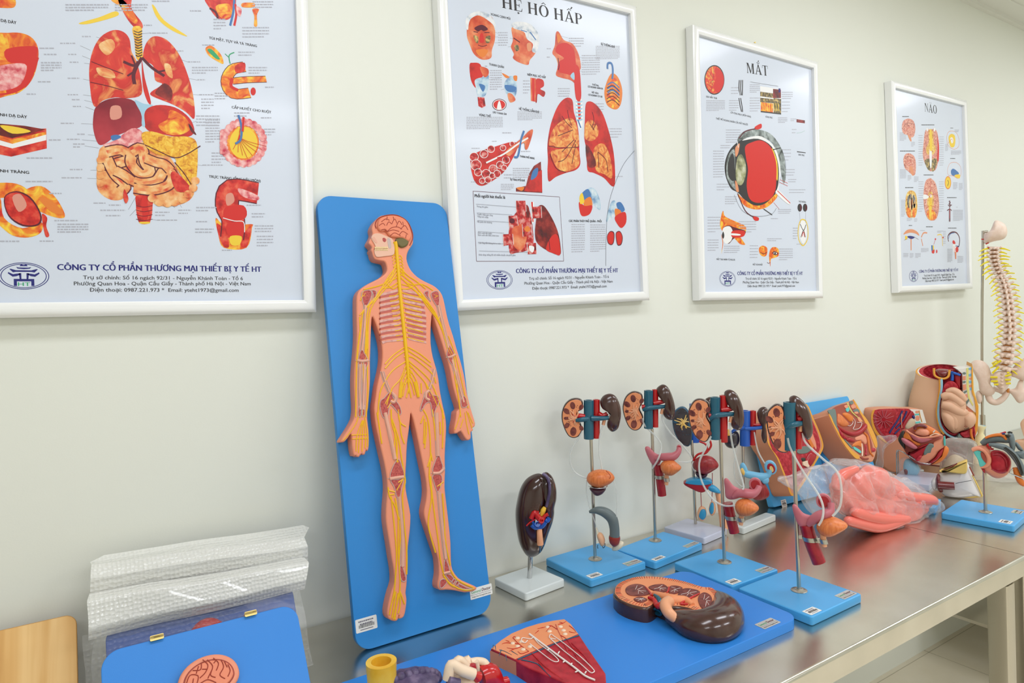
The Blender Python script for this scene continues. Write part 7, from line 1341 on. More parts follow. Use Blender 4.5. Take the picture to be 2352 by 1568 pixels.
P.t('rectum', Q3([(1350, 850), (1420, 930), (1450, 1100), (1470, 1220), (1530, 1300)]), [.003, .0045, .004, .0035, .003], 'orange_part', D2+.001, parent=b2); P.bean('sphincter', Q3([(1500, 1140), (1560, 1150), (1580, 1190), (1540, 1220), (1500, 1200)]), 'muscle', D2, .003, .002, b2)
P.bean('perineum_fold', Q3([(1260, 1300), (1340, 1330), (1440, 1330), (1430, 1370), (1330, 1370)]), 'muscle_brown', D2, .004, .002, b2)

# clear bag with pink rubber model
F = upright((1.97, -.365, TZ+.0003), -.12)
P = Model('pink_rubber_model', F, 'pink rubber body model folded up inside the clear plastic bag', 'model')
pk_ = P.bag('torso', R1c([(470, 1040), (520, 920), (620, 860), (740, 842), (850, 890), (940, 960), (1040, 1040), (1130, 1090), (1150, 1150), (1040, 1250), (940, 1310), (800, 1290), (640, 1240), (520, 1170)]), 'pink_doll', .046, .05, .008, 14, pw=.55, rings=20)
for q, r in (([(590, 1240), (680, 1262), (800, 1300), (900, 1330), (1000, 1300)], [.012, .015, .017, .018, .012]), ([(640, 1180), (760, 1215), (900, 1230), (1010, 1250)], [.014, .018, .018, .013]), ([(960, 1060), (1080, 1080), (1190, 1090), (1225, 1115)], [.016, .018, .015, .007]), ([(500, 1000), (540, 920), (640, 870)], [.013, .015, .011])):
    r = [r[0]*.25]+r+[r[-1]*.3]; q = [(q[0][0]-(q[1][0]-q[0][0])*.22, q[0][1]-(q[1][1]-q[0][1])*.22)]+q+[(q[-1][0]+(q[-1][0]-q[-2][0])*.2, q[-1][1]+(q[-1][1]-q[-2][1])*.2)]
    P.t('limb', R1c(q), r, 'pink_doll', .046 if q[0][1] > 1150 else .03, parent=pk_)
P2_ = Model('plastic_bag', F, 'clear plastic bag wrapped around the pink rubber body model on the steel table', 'bag')
P2_.bag('film', R1c([(100, 932), (250, 882), (400, 830), (550, 786), (640, 792), (740, 830), (900, 900), (1050, 962), (1180, 1062), (1262, 1140), (1160, 1200), (1070, 1290), (1010, 1362), (900, 1372), (780, 1345), (640, 1300), (520, 1262), (420, 1215), (330, 1190), (265, 1060), (180, 990), (112, 962)]), 'bag_film', .055, .055, .007, 15, rings=26)

# standing half pelvis in front of the wall
F = facing((2.53, -.085, TZ+.0003), .6)
P = Model('half_pelvis_model', F, 'standing half pelvis with a dark red hollow and vertebrae, behind the wire-held muscle model')
o3 = Q1([(122, 330), (140, 258), (200, 236), (400, 222), (650, 232), (832, 243), (880, 400), (900, 600), (880, 880), (760, 1060), (600, 1110), (440, 1115), (300, 1040), (250, 800), (215, 620), (155, 530), (128, 430)])
b3 = P.plate('pelvis_block', o3, -.055, .0, 'skin_tan', .006, d=0, sm=2)
def lay3(name, pts, key, h=.0015, sm=3): return P.plate(name, Q1(pts), -.001, h, key, .0006, parent=b3, sm=sm)
lay3('fat_layer', [(124, 330), (142, 262), (175, 246), (150, 330), (165, 450), (220, 560), (320, 670), (370, 722), (300, 690), (215, 612), (157, 526), (130, 430)], 'fat')
lay3('muscle_layer', [(150, 330), (178, 250), (400, 230), (700, 240), (720, 350), (600, 500), (480, 640), (370, 712), (310, 660), (220, 560), (165, 450)], 'muscle', .001)
P.bean('hollow', Q1([(200, 290), (270, 245), (380, 240), (470, 270), (440, 400), (360, 500), (290, 480), (230, 400)]), 'deep_red', 0, .004, .002, b3)
for k in range(13):
    a = R(20+k*26); P.t('muscle_fibre', Q1([(300+30*math.cos(a), 380-28*math.sin(a)), (300+150*math.cos(a), 375-125*math.sin(a))]), .0009, 'uterus_pink', .0048, parent=b3, n=6, sub=1)
for k in range(3): P.t('muscle_layer_line', Q1([(165+12*k, 300), (180+12*k, 440), (240+12*k, 560), (330+12*k, 650-6*k)]), .0007, 'uterus_pink', .0016, parent=b3, n=6)
for q in ([(560, 260), (500, 380), (420, 500), (380, 570)], [(620, 265), (560, 400), (470, 500)], [(520, 510), (450, 580)]): P.t('blue_vein', Q1(q), .003, 'navy_vein', .002, parent=b3)
P.t('artery', Q1([(690, 270), (640, 350), (590, 430), (560, 500)]), .006, 'deep_red', .002, parent=b3); P.t('fascia_strip', Q1([(550, 300), (545, 400), (550, 500)]), .0018, 'peach_part', .004, parent=b3)
P.bean('grey_organ', Q1([(590, 480), (650, 380), (720, 360), (730, 440), (690, 500), (640, 530)]), 'beige_part', 0, .008, .003, b3); P.bean('dark_sac', Q1([(690, 330), (720, 320), (728, 360), (700, 385)]), 'navy_vein', 0, .006, .003, b3)
lay3('spine_section', [(650, 236), (832, 246), (886, 430), (735, 440), (720, 300)], 'disc_white', .002, 0)
for q in ([(735, 262), (775, 258), (775, 290), (740, 292)], [(738, 335), (785, 332), (788, 388), (742, 392)]): lay3('vertebra', q, 'peach_part', .0028)
for q in ([(725, 302), (785, 298), (788, 318), (728, 324)], [(735, 412), (800, 404), (806, 425), (738, 436)]): lay3('disc', q, 'turquoise', .0028, 0)
P.t('spinal_cord', Q1([(792, 255), (805, 330), (832, 415)]), .0014, 'fat', .003, parent=b3)
MB().slab(rrect(.16, .06, .006, 3, .03, .035), 0.0, .004, 'base_white', .001, 2).build('base', P.root)

# muscle model on bent wire, lilac base
F = facing((2.46, -.165, TZ+.0003), 0)
P = Model('pelvic_muscle_model', F, 'open pelvic muscle model with a grey oval, held on bent wire over a lilac base')
cs = [F.loc(onz(*q, TZ+.02)) for q in ((2057, 1099), (2121, 1118), (2147, 1091))]
e1 = Vector((cs[0].x-cs[1].x, cs[0].y-cs[1].y)); e2 = Vector((cs[2].x-cs[1].x, cs[2].y-cs[1].y)); ct = Vector((cs[1].x, cs[1].y))+e1/2+e2/2
MB().slab(rrect(e2.length, e1.length, .004, 3), 0, .02, 'base_lilac', .0015, 2, M=Matrix.Translation((ct.x, ct.y, 0)) @ Matrix.Rotation(math.atan2(e2.y, e2.x), 4, 'Z')).build('base', P.root)
wq_ = Q1([(482, 1140), (480, 980), (480, 830), (510, 806), (600, 850), (700, 915), (820, 975), (925, 995), (962, 968)])
P.t('wire', wq_, .0022, 'chrome', [.0, .0, .0, .005, .03, .035, .035, .036, .036], sub=3)
P.t('wire', Q1([(510, 810), (500, 830), (505, 1140)]), .0018, 'chrome', [-.01, -.012, -.012], sub=3)
bs = P.bean('pelvis_bone', Q1([(515, 640), (548, 530), (640, 512), (760, 452), (832, 436), (1000, 500), (1100, 596), (1148, 625), (1150, 740), (1200, 785), (1185, 865), (1110, 960), (980, 1008), (820, 1012), (720, 975), (620, 860), (575, 785), (525, 710)]), 'muscle_brown', .012, .02, .05, pw=.5)
P.plate('muscle_plate', Q1([(612, 852), (700, 840), (800, 760), (925, 715), (900, 780), (850, 850), (830, 880), (740, 930), (680, 880)]), .028, .042, 'deep_red', .004, parent=bs, d=.036)
P.plate('grey_oval', Q1([(852, 840), (880, 760), (930, 712), (985, 722), (1002, 760), (970, 830), (910, 870), (865, 872)]), .03, .043, 'grey_tissue', .003, parent=bs, d=.036)
P.bean('pubic_arm', Q1([(1150, 622), (1146, 740), (1060, 820), (1010, 900), (930, 960), (830, 990), (745, 955), (735, 935), (830, 880), (850, 850), (910, 872), (975, 830), (1005, 750), (990, 700), (1060, 660)]), 'peach_part', .032, .012, .012, bs)
P.plate('cartilage', Q1([(1128, 622), (1152, 615), (1156, 740), (1132, 725)]), .036, .046, 'turquoise', .002, parent=bs, d=.04)
P.bean('red_muscle', Q1([(1125, 775), (1110, 860), (1040, 940), (960, 990), (930, 975), (1010, 905), (1060, 825)]), 'deep_red', .03, .016, .01, bs); P.bean('fat_side', Q1([(1145, 745), (1203, 785), (1180, 870), (1090, 965), (960, 1006), (1050, 940), (1115, 860)]), 'orange_part', .022, .014, .012, bs)
P.bean('canal_end', Q1([(740, 930), (800, 880), (830, 885), (815, 920), (780, 960), (745, 950)]), 'muscle', .044, .004, .004, bs)
P.t('rim', Q1([(610, 530), (680, 580), (800, 630), (950, 625), (1080, 600), (1110, 605)]), .0035, 'peach_part', .04, parent=bs); P.bean('bowl_wall', Q1([(620, 540), (700, 590), (830, 630), (980, 640), (900, 690), (800, 700), (700, 650)]), 'uterus_pink', .03, .016, .01, bs)
P.bean('muscle_leaf', Q1([(545, 640), (600, 640), (700, 700), (770, 770), (720, 790), (620, 740), (560, 690)]), 'uterus_pink', .036, .012, .008, bs); P.bean('orange_leaf', Q1([(570, 630), (600, 560), (640, 560), (720, 690), (810, 720), (760, 740), (650, 660)]), 'orange_part', .034, .008, .006, bs)
P.bean('dark_opening', Q1([(500, 640), (545, 550), (590, 540), (575, 620), (600, 780), (560, 760), (515, 700)]), 'dark_part', .024, .012, .008, bs)
P.bean('inner_shell', Q1([(700, 520), (830, 440), (1000, 510), (1095, 600), (950, 610), (800, 600)]), 'orange_part', .02, .014, .01, bs)
P.t('maroon_loop', Q1([(735, 520), (740, 480), (790, 462), (860, 470), (890, 495)]), .0055, 'maroon_gloss', .036, parent=bs); P.bean('inner_organ', Q1([(730, 570), (780, 510), (860, 500), (930, 540), (930, 590), (870, 610), (790, 600)]), 'peach_part', .03, .016, .008, bs)
P.t('white_cord', Q1([(940, 610), (1000, 580), (1060, 585), (1100, 605)]), .0018, 'cream', .038, parent=bs); P.t('white_cord', Q1([(985, 560), (1010, 530)]), .002, 'disc_white', .036, parent=bs, sub=1)
F = facing((2.47, -.17, TZ+.0208), 0)
P = Model('wrapped_eyeball', F, 'pale blue ball in clear wrap on the lilac base, under the bent wire', 'model')
ebl = P.bean('ball', Q1([(570, 1040), (590, 950), (640, 920), (720, 945), (790, 1030), (800, 1090), (750, 1160), (660, 1178), (600, 1150)]), 'pale_blue', .0, .018, .018)
P.bean('purple_mark', Q1([(580, 1075), (635, 1070), (632, 1130), (600, 1150)]), 'maroon_gloss', .012, .006, .004, ebl)
P.bag('wrap', Q1([(500, 1080), (530, 940), (620, 900), (740, 935), (810, 1030), (812, 1100), (760, 1175), (640, 1186), (530, 1170)]), 'bag_film', .024, .024, .003, 30)

# pregnancy torso
F = facing((2.86, -.215, TZ+.0003), .15)
P = Model('pregnancy_torso_model', F, 'cut pregnant torso model with a curled baby inside, standing before the spine')
def hull(t_):   # cross sections of the skin shell from table to the cut top
    return t_
secs = []
rows = [(1568, 200, 1330, 0), (1400, 178, 1350, 0), (1200, 150, 1378, 0), (1000, 138, 1384, 0), (850, 135, 1384, .004), (700, 165, 1330, .009), (560, 210, 1292, .014), (420, 248, 1282, .02), (275, 268, 1275, .026)]
zr = []
for y, xa, xb, k_ in rows:
    a_, b_ = P.p(Q4([(xa, y), (xb, y)]), 0); cx_ = (a_.x+b_.x)/2; rx_ = (b_.x-a_.x)/2; zz = (a_.y+b_.y)/2
    zr.append((cx_, rx_, zz, k_))
z0 = zr[0]; zr = [(z0[0], z0[1]*.95, .002, 0)]+[r for r in zr if r[2] > .02]
NS = 40
def shell(nm, off, key, par=None):
    m = MB(); ss = []
    for cx_, rx_, zz, k_ in zr:
        rr = rx_-off; ring_pts = []
        for i in range(NS+1):
            th = R(-97) - R(278)*i/NS      # open wedge on the right front
            ring_pts.append((cx_+rr*math.cos(th), rr*.7*math.sin(th)+.015, zz+k_*math.sin(th)))
        ss.append(ring_pts)
    n = NS+1; vs = [p for r in ss for p in r]
    fs = [(j*n+i, (j+1)*n+i, (j+1)*n+i+1, j*n+i+1) for j in range(len(ss)-1) for i in range(NS)]
    m.add(vs, fs, key); return m.build(nm, par or P.root, 80), ss
so_, s0 = shell('skin', 0, 'skin_beige')
def band(nm, offs, key, z_, par):
    """cut rim of the shell along its top between two offsets"""
    cx_, rx_, zz, k_ = zr[-1]; m = MB(); vs = []
    for o_ in offs:
        for i in range(NS+1):
            th = R(-97) - R(278)*i/NS; rr = rx_-o_; vs.append((cx_+rr*math.cos(th), rr*.7*math.sin(th)+.015, zz+z_+k_*math.sin(th)))
    n = NS+1; m.add(vs, [(i, i+1, n+i+1, n+i) for i in range(NS)], key); return m.build(nm, par)
band('fat_rim', (0, .006), 'fat', .0002, so_); band('white_rim', (.006, .011), 'disc_white', .0004, so_); band('muscle_rim', (.011, .026), 'muscle', .0002, so_)
shell('inner_muscle', .02, 'muscle', so_)
# cut edge running down the front of the shell, then the spine side
def strip(nm, pts, key, r, d, sq=(1, 1)): return P.t(nm, Q4(pts), r, key, d, parent=so_, sub=4)
MBe = MB()
cut = [(720, 405), (722, 560), (690, 740), (668, 880), (660, 1010), (672, 1130), (710, 1250), (780, 1350), (880, 1430), (1000, 1460)]
fr_d = .076
P.plate('cut_fat', Q4([(690, 418), (712, 410), (708, 560), (676, 740), (652, 880), (646, 1010), (660, 1130), (700, 1260), (780, 1380), (742, 1380), (680, 1270), (640, 1130), (628, 1010), (634, 880), (660, 740), (690, 560)]), fr_d-.03, fr_d, 'fat', .001, parent=so_, d=fr_d)
P.plate('cut_white', Q4([(706, 410), (746, 402), (748, 560), (715, 740), (694, 880), (690, 1010), (704, 1130), (745, 1250), (830, 1370), (960, 1440), (1010, 1425), (1040, 1375), (1060, 1400), (1000, 1470), (880, 1440), (780, 1372), (700, 1260), (660, 1130), (646, 1010), (652, 880), (676, 740), (708, 560)]), fr_d-.03, fr_d+.0006, 'pale_blue', .001, parent=so_, d=fr_d)
P.plate('womb_wall', Q4([(752, 560), (800, 470), (880, 435), (960, 450), (1020, 520), (1035, 600), (960, 580), (880, 570), (820, 600), (760, 700), (720, 820), (700, 960), (712, 1100), (760, 1220), (830, 1310), (930, 1370), (1010, 1350), (1040, 1365), (960, 1408), (830, 1360), (748, 1250), (706, 1130), (692, 1010), (696, 880), (716, 740)]), fr_d-.045, fr_d-.004, 'muscle', .002, parent=so_, d=fr_d-.004)
P.plate('red_back', Q4([(640, 230), (860, 225), (1090, 270), (1100, 600), (1180, 760), (1290, 980), (1330, 1200), (1200, 1340), (900, 1350), (720, 1200), (700, 900), (750, 560)]), -.02, .0, 'deep_red', .002, parent=so_)
P.bean('liver', Q4([(625, 225), (860, 228), (850, 310), (800, 360), (720, 370), (660, 330)]), 'maroon_gloss', .04, .03, .03, so_)
P.t('fat_fold', Q4([(590, 200), (600, 320), (680, 375), (780, 385), (850, 340), (870, 230)]), .004, 'fat', .07, parent=so_)
P.t('blue_vein', Q4([(905, 255), (920, 330), (915, 420)]), .0055, 'vein_blue', .06, parent=so_); P.t('blue_vein', Q4([(930, 280), (1000, 300), (1065, 325)]), .0048, 'vein_blue', .064, parent=so_, hollow=.5)
P.plate('red_column', Q4([(960, 330), (1000, 310), (1095, 280), (1098, 560), (1080, 605), (1030, 560), (980, 470)]), .03, .06, 'deep_red', .006, parent=so_, d=.06)
P.plate('spine_side', Q4([(1000, 215), (1180, 190), (1275, 175), (1288, 560), (1316, 680), (1354, 800), (1368, 1010), (1330, 1000), (1180, 880), (1150, 820), (1110, 640), (1098, 300)]), -.03, .07, 'disc_white', .002, parent=so_, d=.07, sm=0)
P.plate('back_layer', Q4([(1250, 182), (1292, 178), (1308, 600), (1352, 740), (1394, 880), (1392, 1060), (1300, 1060), (1270, 600)]), -.03, .066, 'fat_soft', .001, parent=so_, d=.066, sm=0)
P.plate('sacral_layer', Q4([(1160, 850), (1394, 985), (1392, 1080), (1376, 1320), (1290, 1320), (1200, 1000)]), -.03, .0645, 'peach_part', .001, parent=so_, d=.0645, sm=0)
P.plate('spinal_canal', Q4([(1172, 195), (1212, 190), (1215, 560), (1235, 720), (1300, 860), (1285, 880), (1205, 740), (1178, 560)]), .06, .0715, 'cord_yellow', .0005, parent=so_, d=.07, sm=0)
for q in ([(1100, 290), (1135, 268), (1168, 288), (1135, 312)], [(1100, 450), (1132, 428), (1166, 440), (1135, 468)], [(1115, 640), (1150, 605), (1188, 605), (1150, 650)], [(1150, 825), (1210, 755), (1224, 775), (1175, 850)]): P.plate('disc', Q4(q), .06, .0722, 'grey_tissue', .0006, parent=so_, d=.07)
for q in ([(1105, 345), (1160, 335), (1160, 410), (1105, 415)], [(1108, 495), (1165, 485), (1170, 580), (1115, 600)], [(1130, 680), (1185, 660), (1195, 720), (1140, 760)], [(1220, 370), (1265, 365), (1262, 400), (1222, 400)], [(1225, 500), (1262, 495), (1262, 535), (1225, 540)]): P.plate('vertebra', Q4(q), .06, .0718, 'peach_part', .0006, parent=so_, d=.07, sm=0)
for q in ([(1215, 305), (1262, 295), (1260, 335), (1215, 345)], [(1215, 195), (1265, 180), (1265, 225), (1215, 225)], [(1220, 425), (1265, 425), (1260, 465), (1220, 465)], [(1235, 560), (1275, 540), (1275, 590), (1240, 595)]): P.plate('spinous_process', Q4(q), .06, .0718, 'sky_blue', .0006, parent=so_, d=.07, sm=0)
P.plate('back_fat', Q4([(1268, 175), (1284, 172), (1300, 600), (1345, 740), (1388, 880), (1388, 1050), (1372, 1300), (1345, 1400), (1325, 1290), (1345, 1050), (1340, 900), (1310, 720), (1270, 620)]), -.04, .074, 'fat', .0004, parent=so_, d=.074, sm=2)
P.plate('pelvic_floor', Q4([(1060, 1380), (1180, 1330), (1300, 1240), (1330, 1290), (1340, 1390), (1310, 1500), (1280, 1440), (1150, 1450)]), .03, .09, 'muscle', .004, parent=so_, d=.09)
P.t('orange_tube', Q4([(1255, 1290), (1260, 1400), (1300, 1500)]), .004, 'orange_part', .095, parent=so_); P.plate('cartilage', Q4([(1005, 1440), (1040, 1380), (1110, 1450)]), .06, .096, 'grey_tissue', .001, parent=so_, d=.09, sm=0)
P2_ = Model('baby_model', F, 'curled unborn baby figure tucked inside the cut pregnant torso', 'figure')
fb = P2_.bag('body', Q4([(715, 900), (720, 780), (790, 690), (900, 590), (1000, 600), (1120, 680), (1160, 790), (1180, 960), (1280, 990), (1340, 1060), (1330, 1180), (1270, 1280), (1180, 1310), (1080, 1330), (960, 1370), (850, 1310), (760, 1200), (715, 1050)]), 'fetus', .035, .03, .0, 8, d=.07, pw=.6)
for q, r in (([(740, 720), (860, 690), (1000, 770), (1090, 860)], [.012, .016, .017, .016]), ([(820, 620), (940, 600), (1060, 680), (1140, 780)], [.008, .013, .014, .01]), ([(740, 860), (860, 880), (1000, 960), (1120, 1000), (1180, 960)], [.015, .02, .021, .018, .012]), ([(900, 1000), (960, 1130), (950, 1270)], [.012, .017, .014])): P2_.t('limb', Q4([(q[0][0]-.16*(q[1][0]-q[0][0]), q[0][1]-.16*(q[1][1]-q[0][1]))]+q+[(q[-1][0]+.2*(q[-1][0]-q[-2][0]), q[-1][1]+.2*(q[-1][1]-q[-2][1]))]), [r[0]*.3]+r+[r[-1]*.3], 'fetus', .09, parent=fb)
P2_.bean('head', Q4([(1100, 1040), (1200, 980), (1300, 1010), (1345, 1100), (1330, 1190), (1260, 1270), (1170, 1290), (1120, 1240), (1105, 1150)]), 'fetus', .085, .028, .03, fb)
P2_.bean('rump', Q4([(720, 1000), (820, 960), (960, 1040), (1000, 1200), (960, 1340), (850, 1300), (760, 1190)]), 'fetus', .08, .03, .03, fb)
P2_.t('face_line', Q4([(1130, 1250), (1160, 1240), (1190, 1252)]), .001, 'muscle_brown', .112, parent=fb); P2_.t('mouth', Q4([(1130, 1290), (1170, 1300), (1220, 1270)]), .0012, 'dark_part', .11, parent=fb)

# white shell with yellow edges and a brown tube
F = facing((2.36, -.375, TZ+.0025), 0)
P = Model('joint_section_model', F, 'glossy white section with yellow edges and a short brown tube, lying beside the blue base')
sh = P.bag('white_body', Q2([(60, 1060), (150, 960), (300, 900), (500, 850), (600, 760), (650, 800), (720, 990), (800, 1150), (865, 1290), (780, 1290), (560, 1318), (400, 1325), (280, 1285), (180, 1205), (90, 1180)]), 'shell_white', .03, .035, .0, 8, pw=.6)
P.plate('yellow_flap', Q2([(190, 905), (330, 880), (460, 800), (608, 738), (625, 780), (610, 925), (500, 935), (340, 915)]), .0, .034, 'fat_soft', .004, parent=sh, d=.03)
P.t('yellow_edge', Q2([(290, 1300), (420, 1326), (600, 1318), (760, 1290), (862, 1292)]), [.002, .004, .004, .0045, .002], 'fat_soft', .012, parent=sh); P.t('yellow_edge', Q2([(700, 960), (770, 1090), (860, 1285)]), [.0015, .0025, .0025], 'fat_soft', .016, parent=sh)
P.t('brown_edge', Q2([(240, 890), (360, 840), (470, 780)]), .0028, 'maroon_gloss', .02, parent=sh); P.t('brown_edge', Q2([(660, 830), (730, 970)]), .002, 'muscle_brown', .02, parent=sh)
P.bean('brown_muscle', Q2([(130, 1010), (160, 940), (200, 960), (210, 1080), (250, 1210), (200, 1225), (160, 1180), (140, 1100)]), 'maroon_gloss', .02, .022, .012, sh)
P.t('brown_tube', Q2([(170, 1115), (300, 1125), (425, 1130)]), [.0125, .0125, .0115], 'maroon_gloss', .04, parent=sh, hollow=.62); o = P.p(Q2([(425, 1118)]), .05)[0]
P.t('black_line', Q2([(440, 1090), (560, 1065), (690, 1042)]), .0009, 'ink_black', [.042, .04, .03], parent=sh, n=6)
P.bean('clear_ball', Q2([(62, 1090), (90, 1040), (140, 1040), (150, 1150), (110, 1185), (70, 1150)]), 'shell_white', .02, .012, .01, sh)

# bladder model on rod, blue base at the right edge
p0 = [Q2([(920, 1540)])[0]]
g_ = Stand('bladder_model', (2263.7, 1176.2), (2261, 1078), [(2212.7, 1147.5), (2155.3, 1176), (2322.7, 1206.5)], 'base_blue', 'red and grey organ model on a steel rod, blue base at the right edge', stickers=False, rod=.0045)
sticker(g_.base, (g_.bw*.36, -g_.bd*.36, g_.h+.0002), g_.bd*.17, g_.bw*.16, math.pi/2, g_.bM, name='barcode_sticker'); sticker(g_.base, (g_.bw*.36, g_.bd*.3, g_.h+.0002), g_.bd*.2, g_.bw*.14, math.pi/2, g_.bM, True, 'sticker_silver')
pb_ = g_.bean('pelvis_wall', Q2([(690, 560), (720, 522), (900, 482), (965, 520), (1000, 580), (1190, 590), (1300, 700), (1312, 830), (1250, 950), (1150, 1004), (1050, 1000), (950, 940), (860, 870), (810, 740), (750, 630)]), 'peach_part', .0, .02, .024, pw=.5)
g_.plate('turquoise_oval', Q2([(722, 592), (800, 572), (880, 620), (935, 730), (930, 792), (830, 832), (792, 720)]), .012, .0215, 'turquoise', .002, parent=pb_, d=.02); g_.plate('brown_patch', Q2([(838, 600), (890, 630), (940, 730), (930, 780), (870, 720), (838, 650)]), .02, .0232, 'muscle_brown', .001, parent=pb_, d=.022)
g_.t('bone_ring', Q2([(705, 575), (800, 545), (900, 590), (962, 690), (955, 780), (900, 830), (830, 845)]), [.004, .005, .0055, .006, .0055, .004, .002], 'peach_part', .021, parent=pb_)
g_.bean('red_bladder', Q2([(1000, 592), (1120, 570), (1220, 630), (1296, 710), (1302, 810), (1235, 920), (1110, 930), (1005, 870), (980, 760)]), 'medulla_red', .014, .014, .01, pb_)
for q in ([(1010, 600), (1130, 585), (1240, 660), (1290, 770), (1250, 900)], [(1020, 640), (1130, 640), (1220, 720), (1240, 830)], [(1000, 860), (1110, 915), (1230, 900)]): g_.t('wall_ridge', Q2(q), .0016, 'rectum_red', .029, parent=pb_)
g_.t('red_fold', Q2([(930, 478), (960, 500), (990, 545), (1040, 555)]), [.004, .005, .004, .002], 'artery', .016, parent=pb_); g_.bean('red_flap', Q2([(840, 850), (890, 870), (905, 925), (880, 915)]), 'deep_red', .016, .005, .004, pb_)
g_.t('grey_shaft', Q2([(845, 470), (960, 410), (1090, 385), (1230, 390), (1320, 400)]), [.006, .0115, .0125, .0125, .011], 'penis_grey', .004, parent=pb_); g_.t('grey_shaft', Q2([(960, 480), (1100, 500), (1240, 545), (1360, 660), (1450, 800), (1510, 960)]), [.004, .0075, .0085, .009, .0085, .007], 'penis_grey', .026, parent=pb_)
for q in ([(1200, 530), (1340, 650), (1420, 780), (1480, 960)], [(1220, 520), (1360, 630), (1440, 760), (1500, 940)]): g_.t('dark_groove', Q2(q), .0014, 'dark_part', .036, parent=pb_)
g_.bean('grey_lump', Q2([(1260, 300), (1340, 310), (1370, 400), (1380, 520), (1340, 610), (1290, 520), (1270, 420)]), 'penis_grey', .008, .014, .012, pb_); g_.bean('grey_lump', Q2([(1360, 600), (1450, 585), (1530, 590), (1530, 700), (1470, 700), (1390, 660)]), 'penis_grey', .01, .012, .012, pb_); g_.bean('grey_lump', Q2([(1370, 460), (1410, 450), (1500, 560), (1500, 590), (1420, 560)]), 'penis_grey', .0, .008, .008, pb_)
g_.t('orange_strip', Q2([(905, 378), (1000, 345), (1120, 328), (1190, 345), (1235, 405)]), [.003, .004, .0045, .0045, .003], 'orange_part', .016, parent=pb_); g_.t('grey_end', Q2([(1260, 350), (1262, 330)]), .006, 'dark_part', .018, parent=pb_, sub=1)
g_.t('red_tip', Q2([(1120, 322), (1180, 300), (1230, 285)]), .0025, 'artery', .014, parent=pb_); g_.t('blue_tip', Q2([(1170, 315), (1215, 308)]), .0028, 'navy_vein', .018, parent=pb_, sub=1); g_.t('dark_tip', Q2([(1260, 300), (1290, 285), (1330, 300)]), .0022, 'dark_part', .01, parent=pb_)
g_.t('lower_shaft', Q2([(1370, 840), (1410, 950), (1460, 1060), (1520, 1120)]), [.006, .008, .008, .005], 'orange_part', .02, parent=pb_); g_.t('wire', Q2([(1340, 860), (1285, 920), (1400, 970), (1520, 1020)]), .0018, 'chrome', .03, sub=2)

# milky bag behind it with beige parts
F = facing((2.68, -.31, TZ+.0003), .15)
P = Model('beige_part', F, 'beige model part showing through the milky plastic bag at the right', 'model')
P.bag('block', Q2([(215, 880), (300, 720), (430, 640), (590, 715), (640, 820), (560, 960), (400, 1000), (250, 980)]), 'beige_part', .03, .03, .003, 12)
P2_ = Model('milky_plastic_bag', F, 'crumpled milky plastic bag behind the rod-mounted model at the right edge', 'bag')
P2_.bag('film', Q2([(200, 900), (215, 700), (270, 440), (400, 382), (560, 380), (690, 395), (760, 450), (800, 560), (900, 700), (1100, 880), (1320, 960), (1530, 1010), (1560, 1150), (1420, 1235), (1290, 1250), (1120, 1215), (940, 1150), (800, 1090), (560, 1050), (300, 1040)]), 'bag_milky', .05, .045, .008, 13)
F = facing((2.45, -.235, TZ+.0003), .1)
P = Model('bubble_bag', F, 'strip of clear wrap standing between the two cut pelvis models', 'bag')
P.bag('film', Q1([(200, 640), (240, 590), (330, 600), (470, 590), (480, 640), (400, 660), (330, 720), (290, 820), (290, 1040), (230, 1070), (180, 1010), (215, 860)]), 'bag_film', .02, .02, .004, 20)

# pale yellow pedestal with blue dish
F = facing((2.96, -.335, TZ+.0003), 0)
P = Model('joint_pedestal', F, 'pale yellow pedestal with a light blue dish top beside the spine rod', 'model')
t_ = P.p(Q2([(880, 190)]))[0]; r_ = (P.p(Q2([(972, 190)]))[0]-t_).length
m = MB().lathe([(r_*1.6, 0), (r_*1.55, .02), (r_*1.1, t_.y-.05), (r_*.5, t_.y-.03), (r_*.62, t_.y-.018), (r_*1.0, t_.y-.004), (r_, t_.y), (r_*.92, t_.y)], 'pale_yellow', 28, c=(t_.x-.01, 0, 0)); ped = m.build('pedestal', P.root, 50)
MB().lathe([(r_*.93, t_.y-.002), (r_*.9, t_.y+.0008), (r_*.5, t_.y-.0004), (.001, t_.y-.001)], 'pale_blue', 28, c=(t_.x-.01, 0, 0)).build('dish', ped)
# skin-coloured torso at the edge
F = facing((2.75, -.62, TZ+.0003), 0)
P = Model('torso_model', F, 'skin-coloured torso model cut off by the right edge of the photo', 'anatomy model')
P.bag('skin', Q2([(1455, 150), (1515, 72), (1640, 60), (1680, 300), (1690, 700), (1720, 1120), (1620, 1120), (1600, 640), (1500, 585), (1390, 520), (1382, 412), (1500, 392), (1590, 330), (1545, 240), (1485, 215)]), 'skin_beige', .015, .02, .0, 8, rings=6, pw=.5)

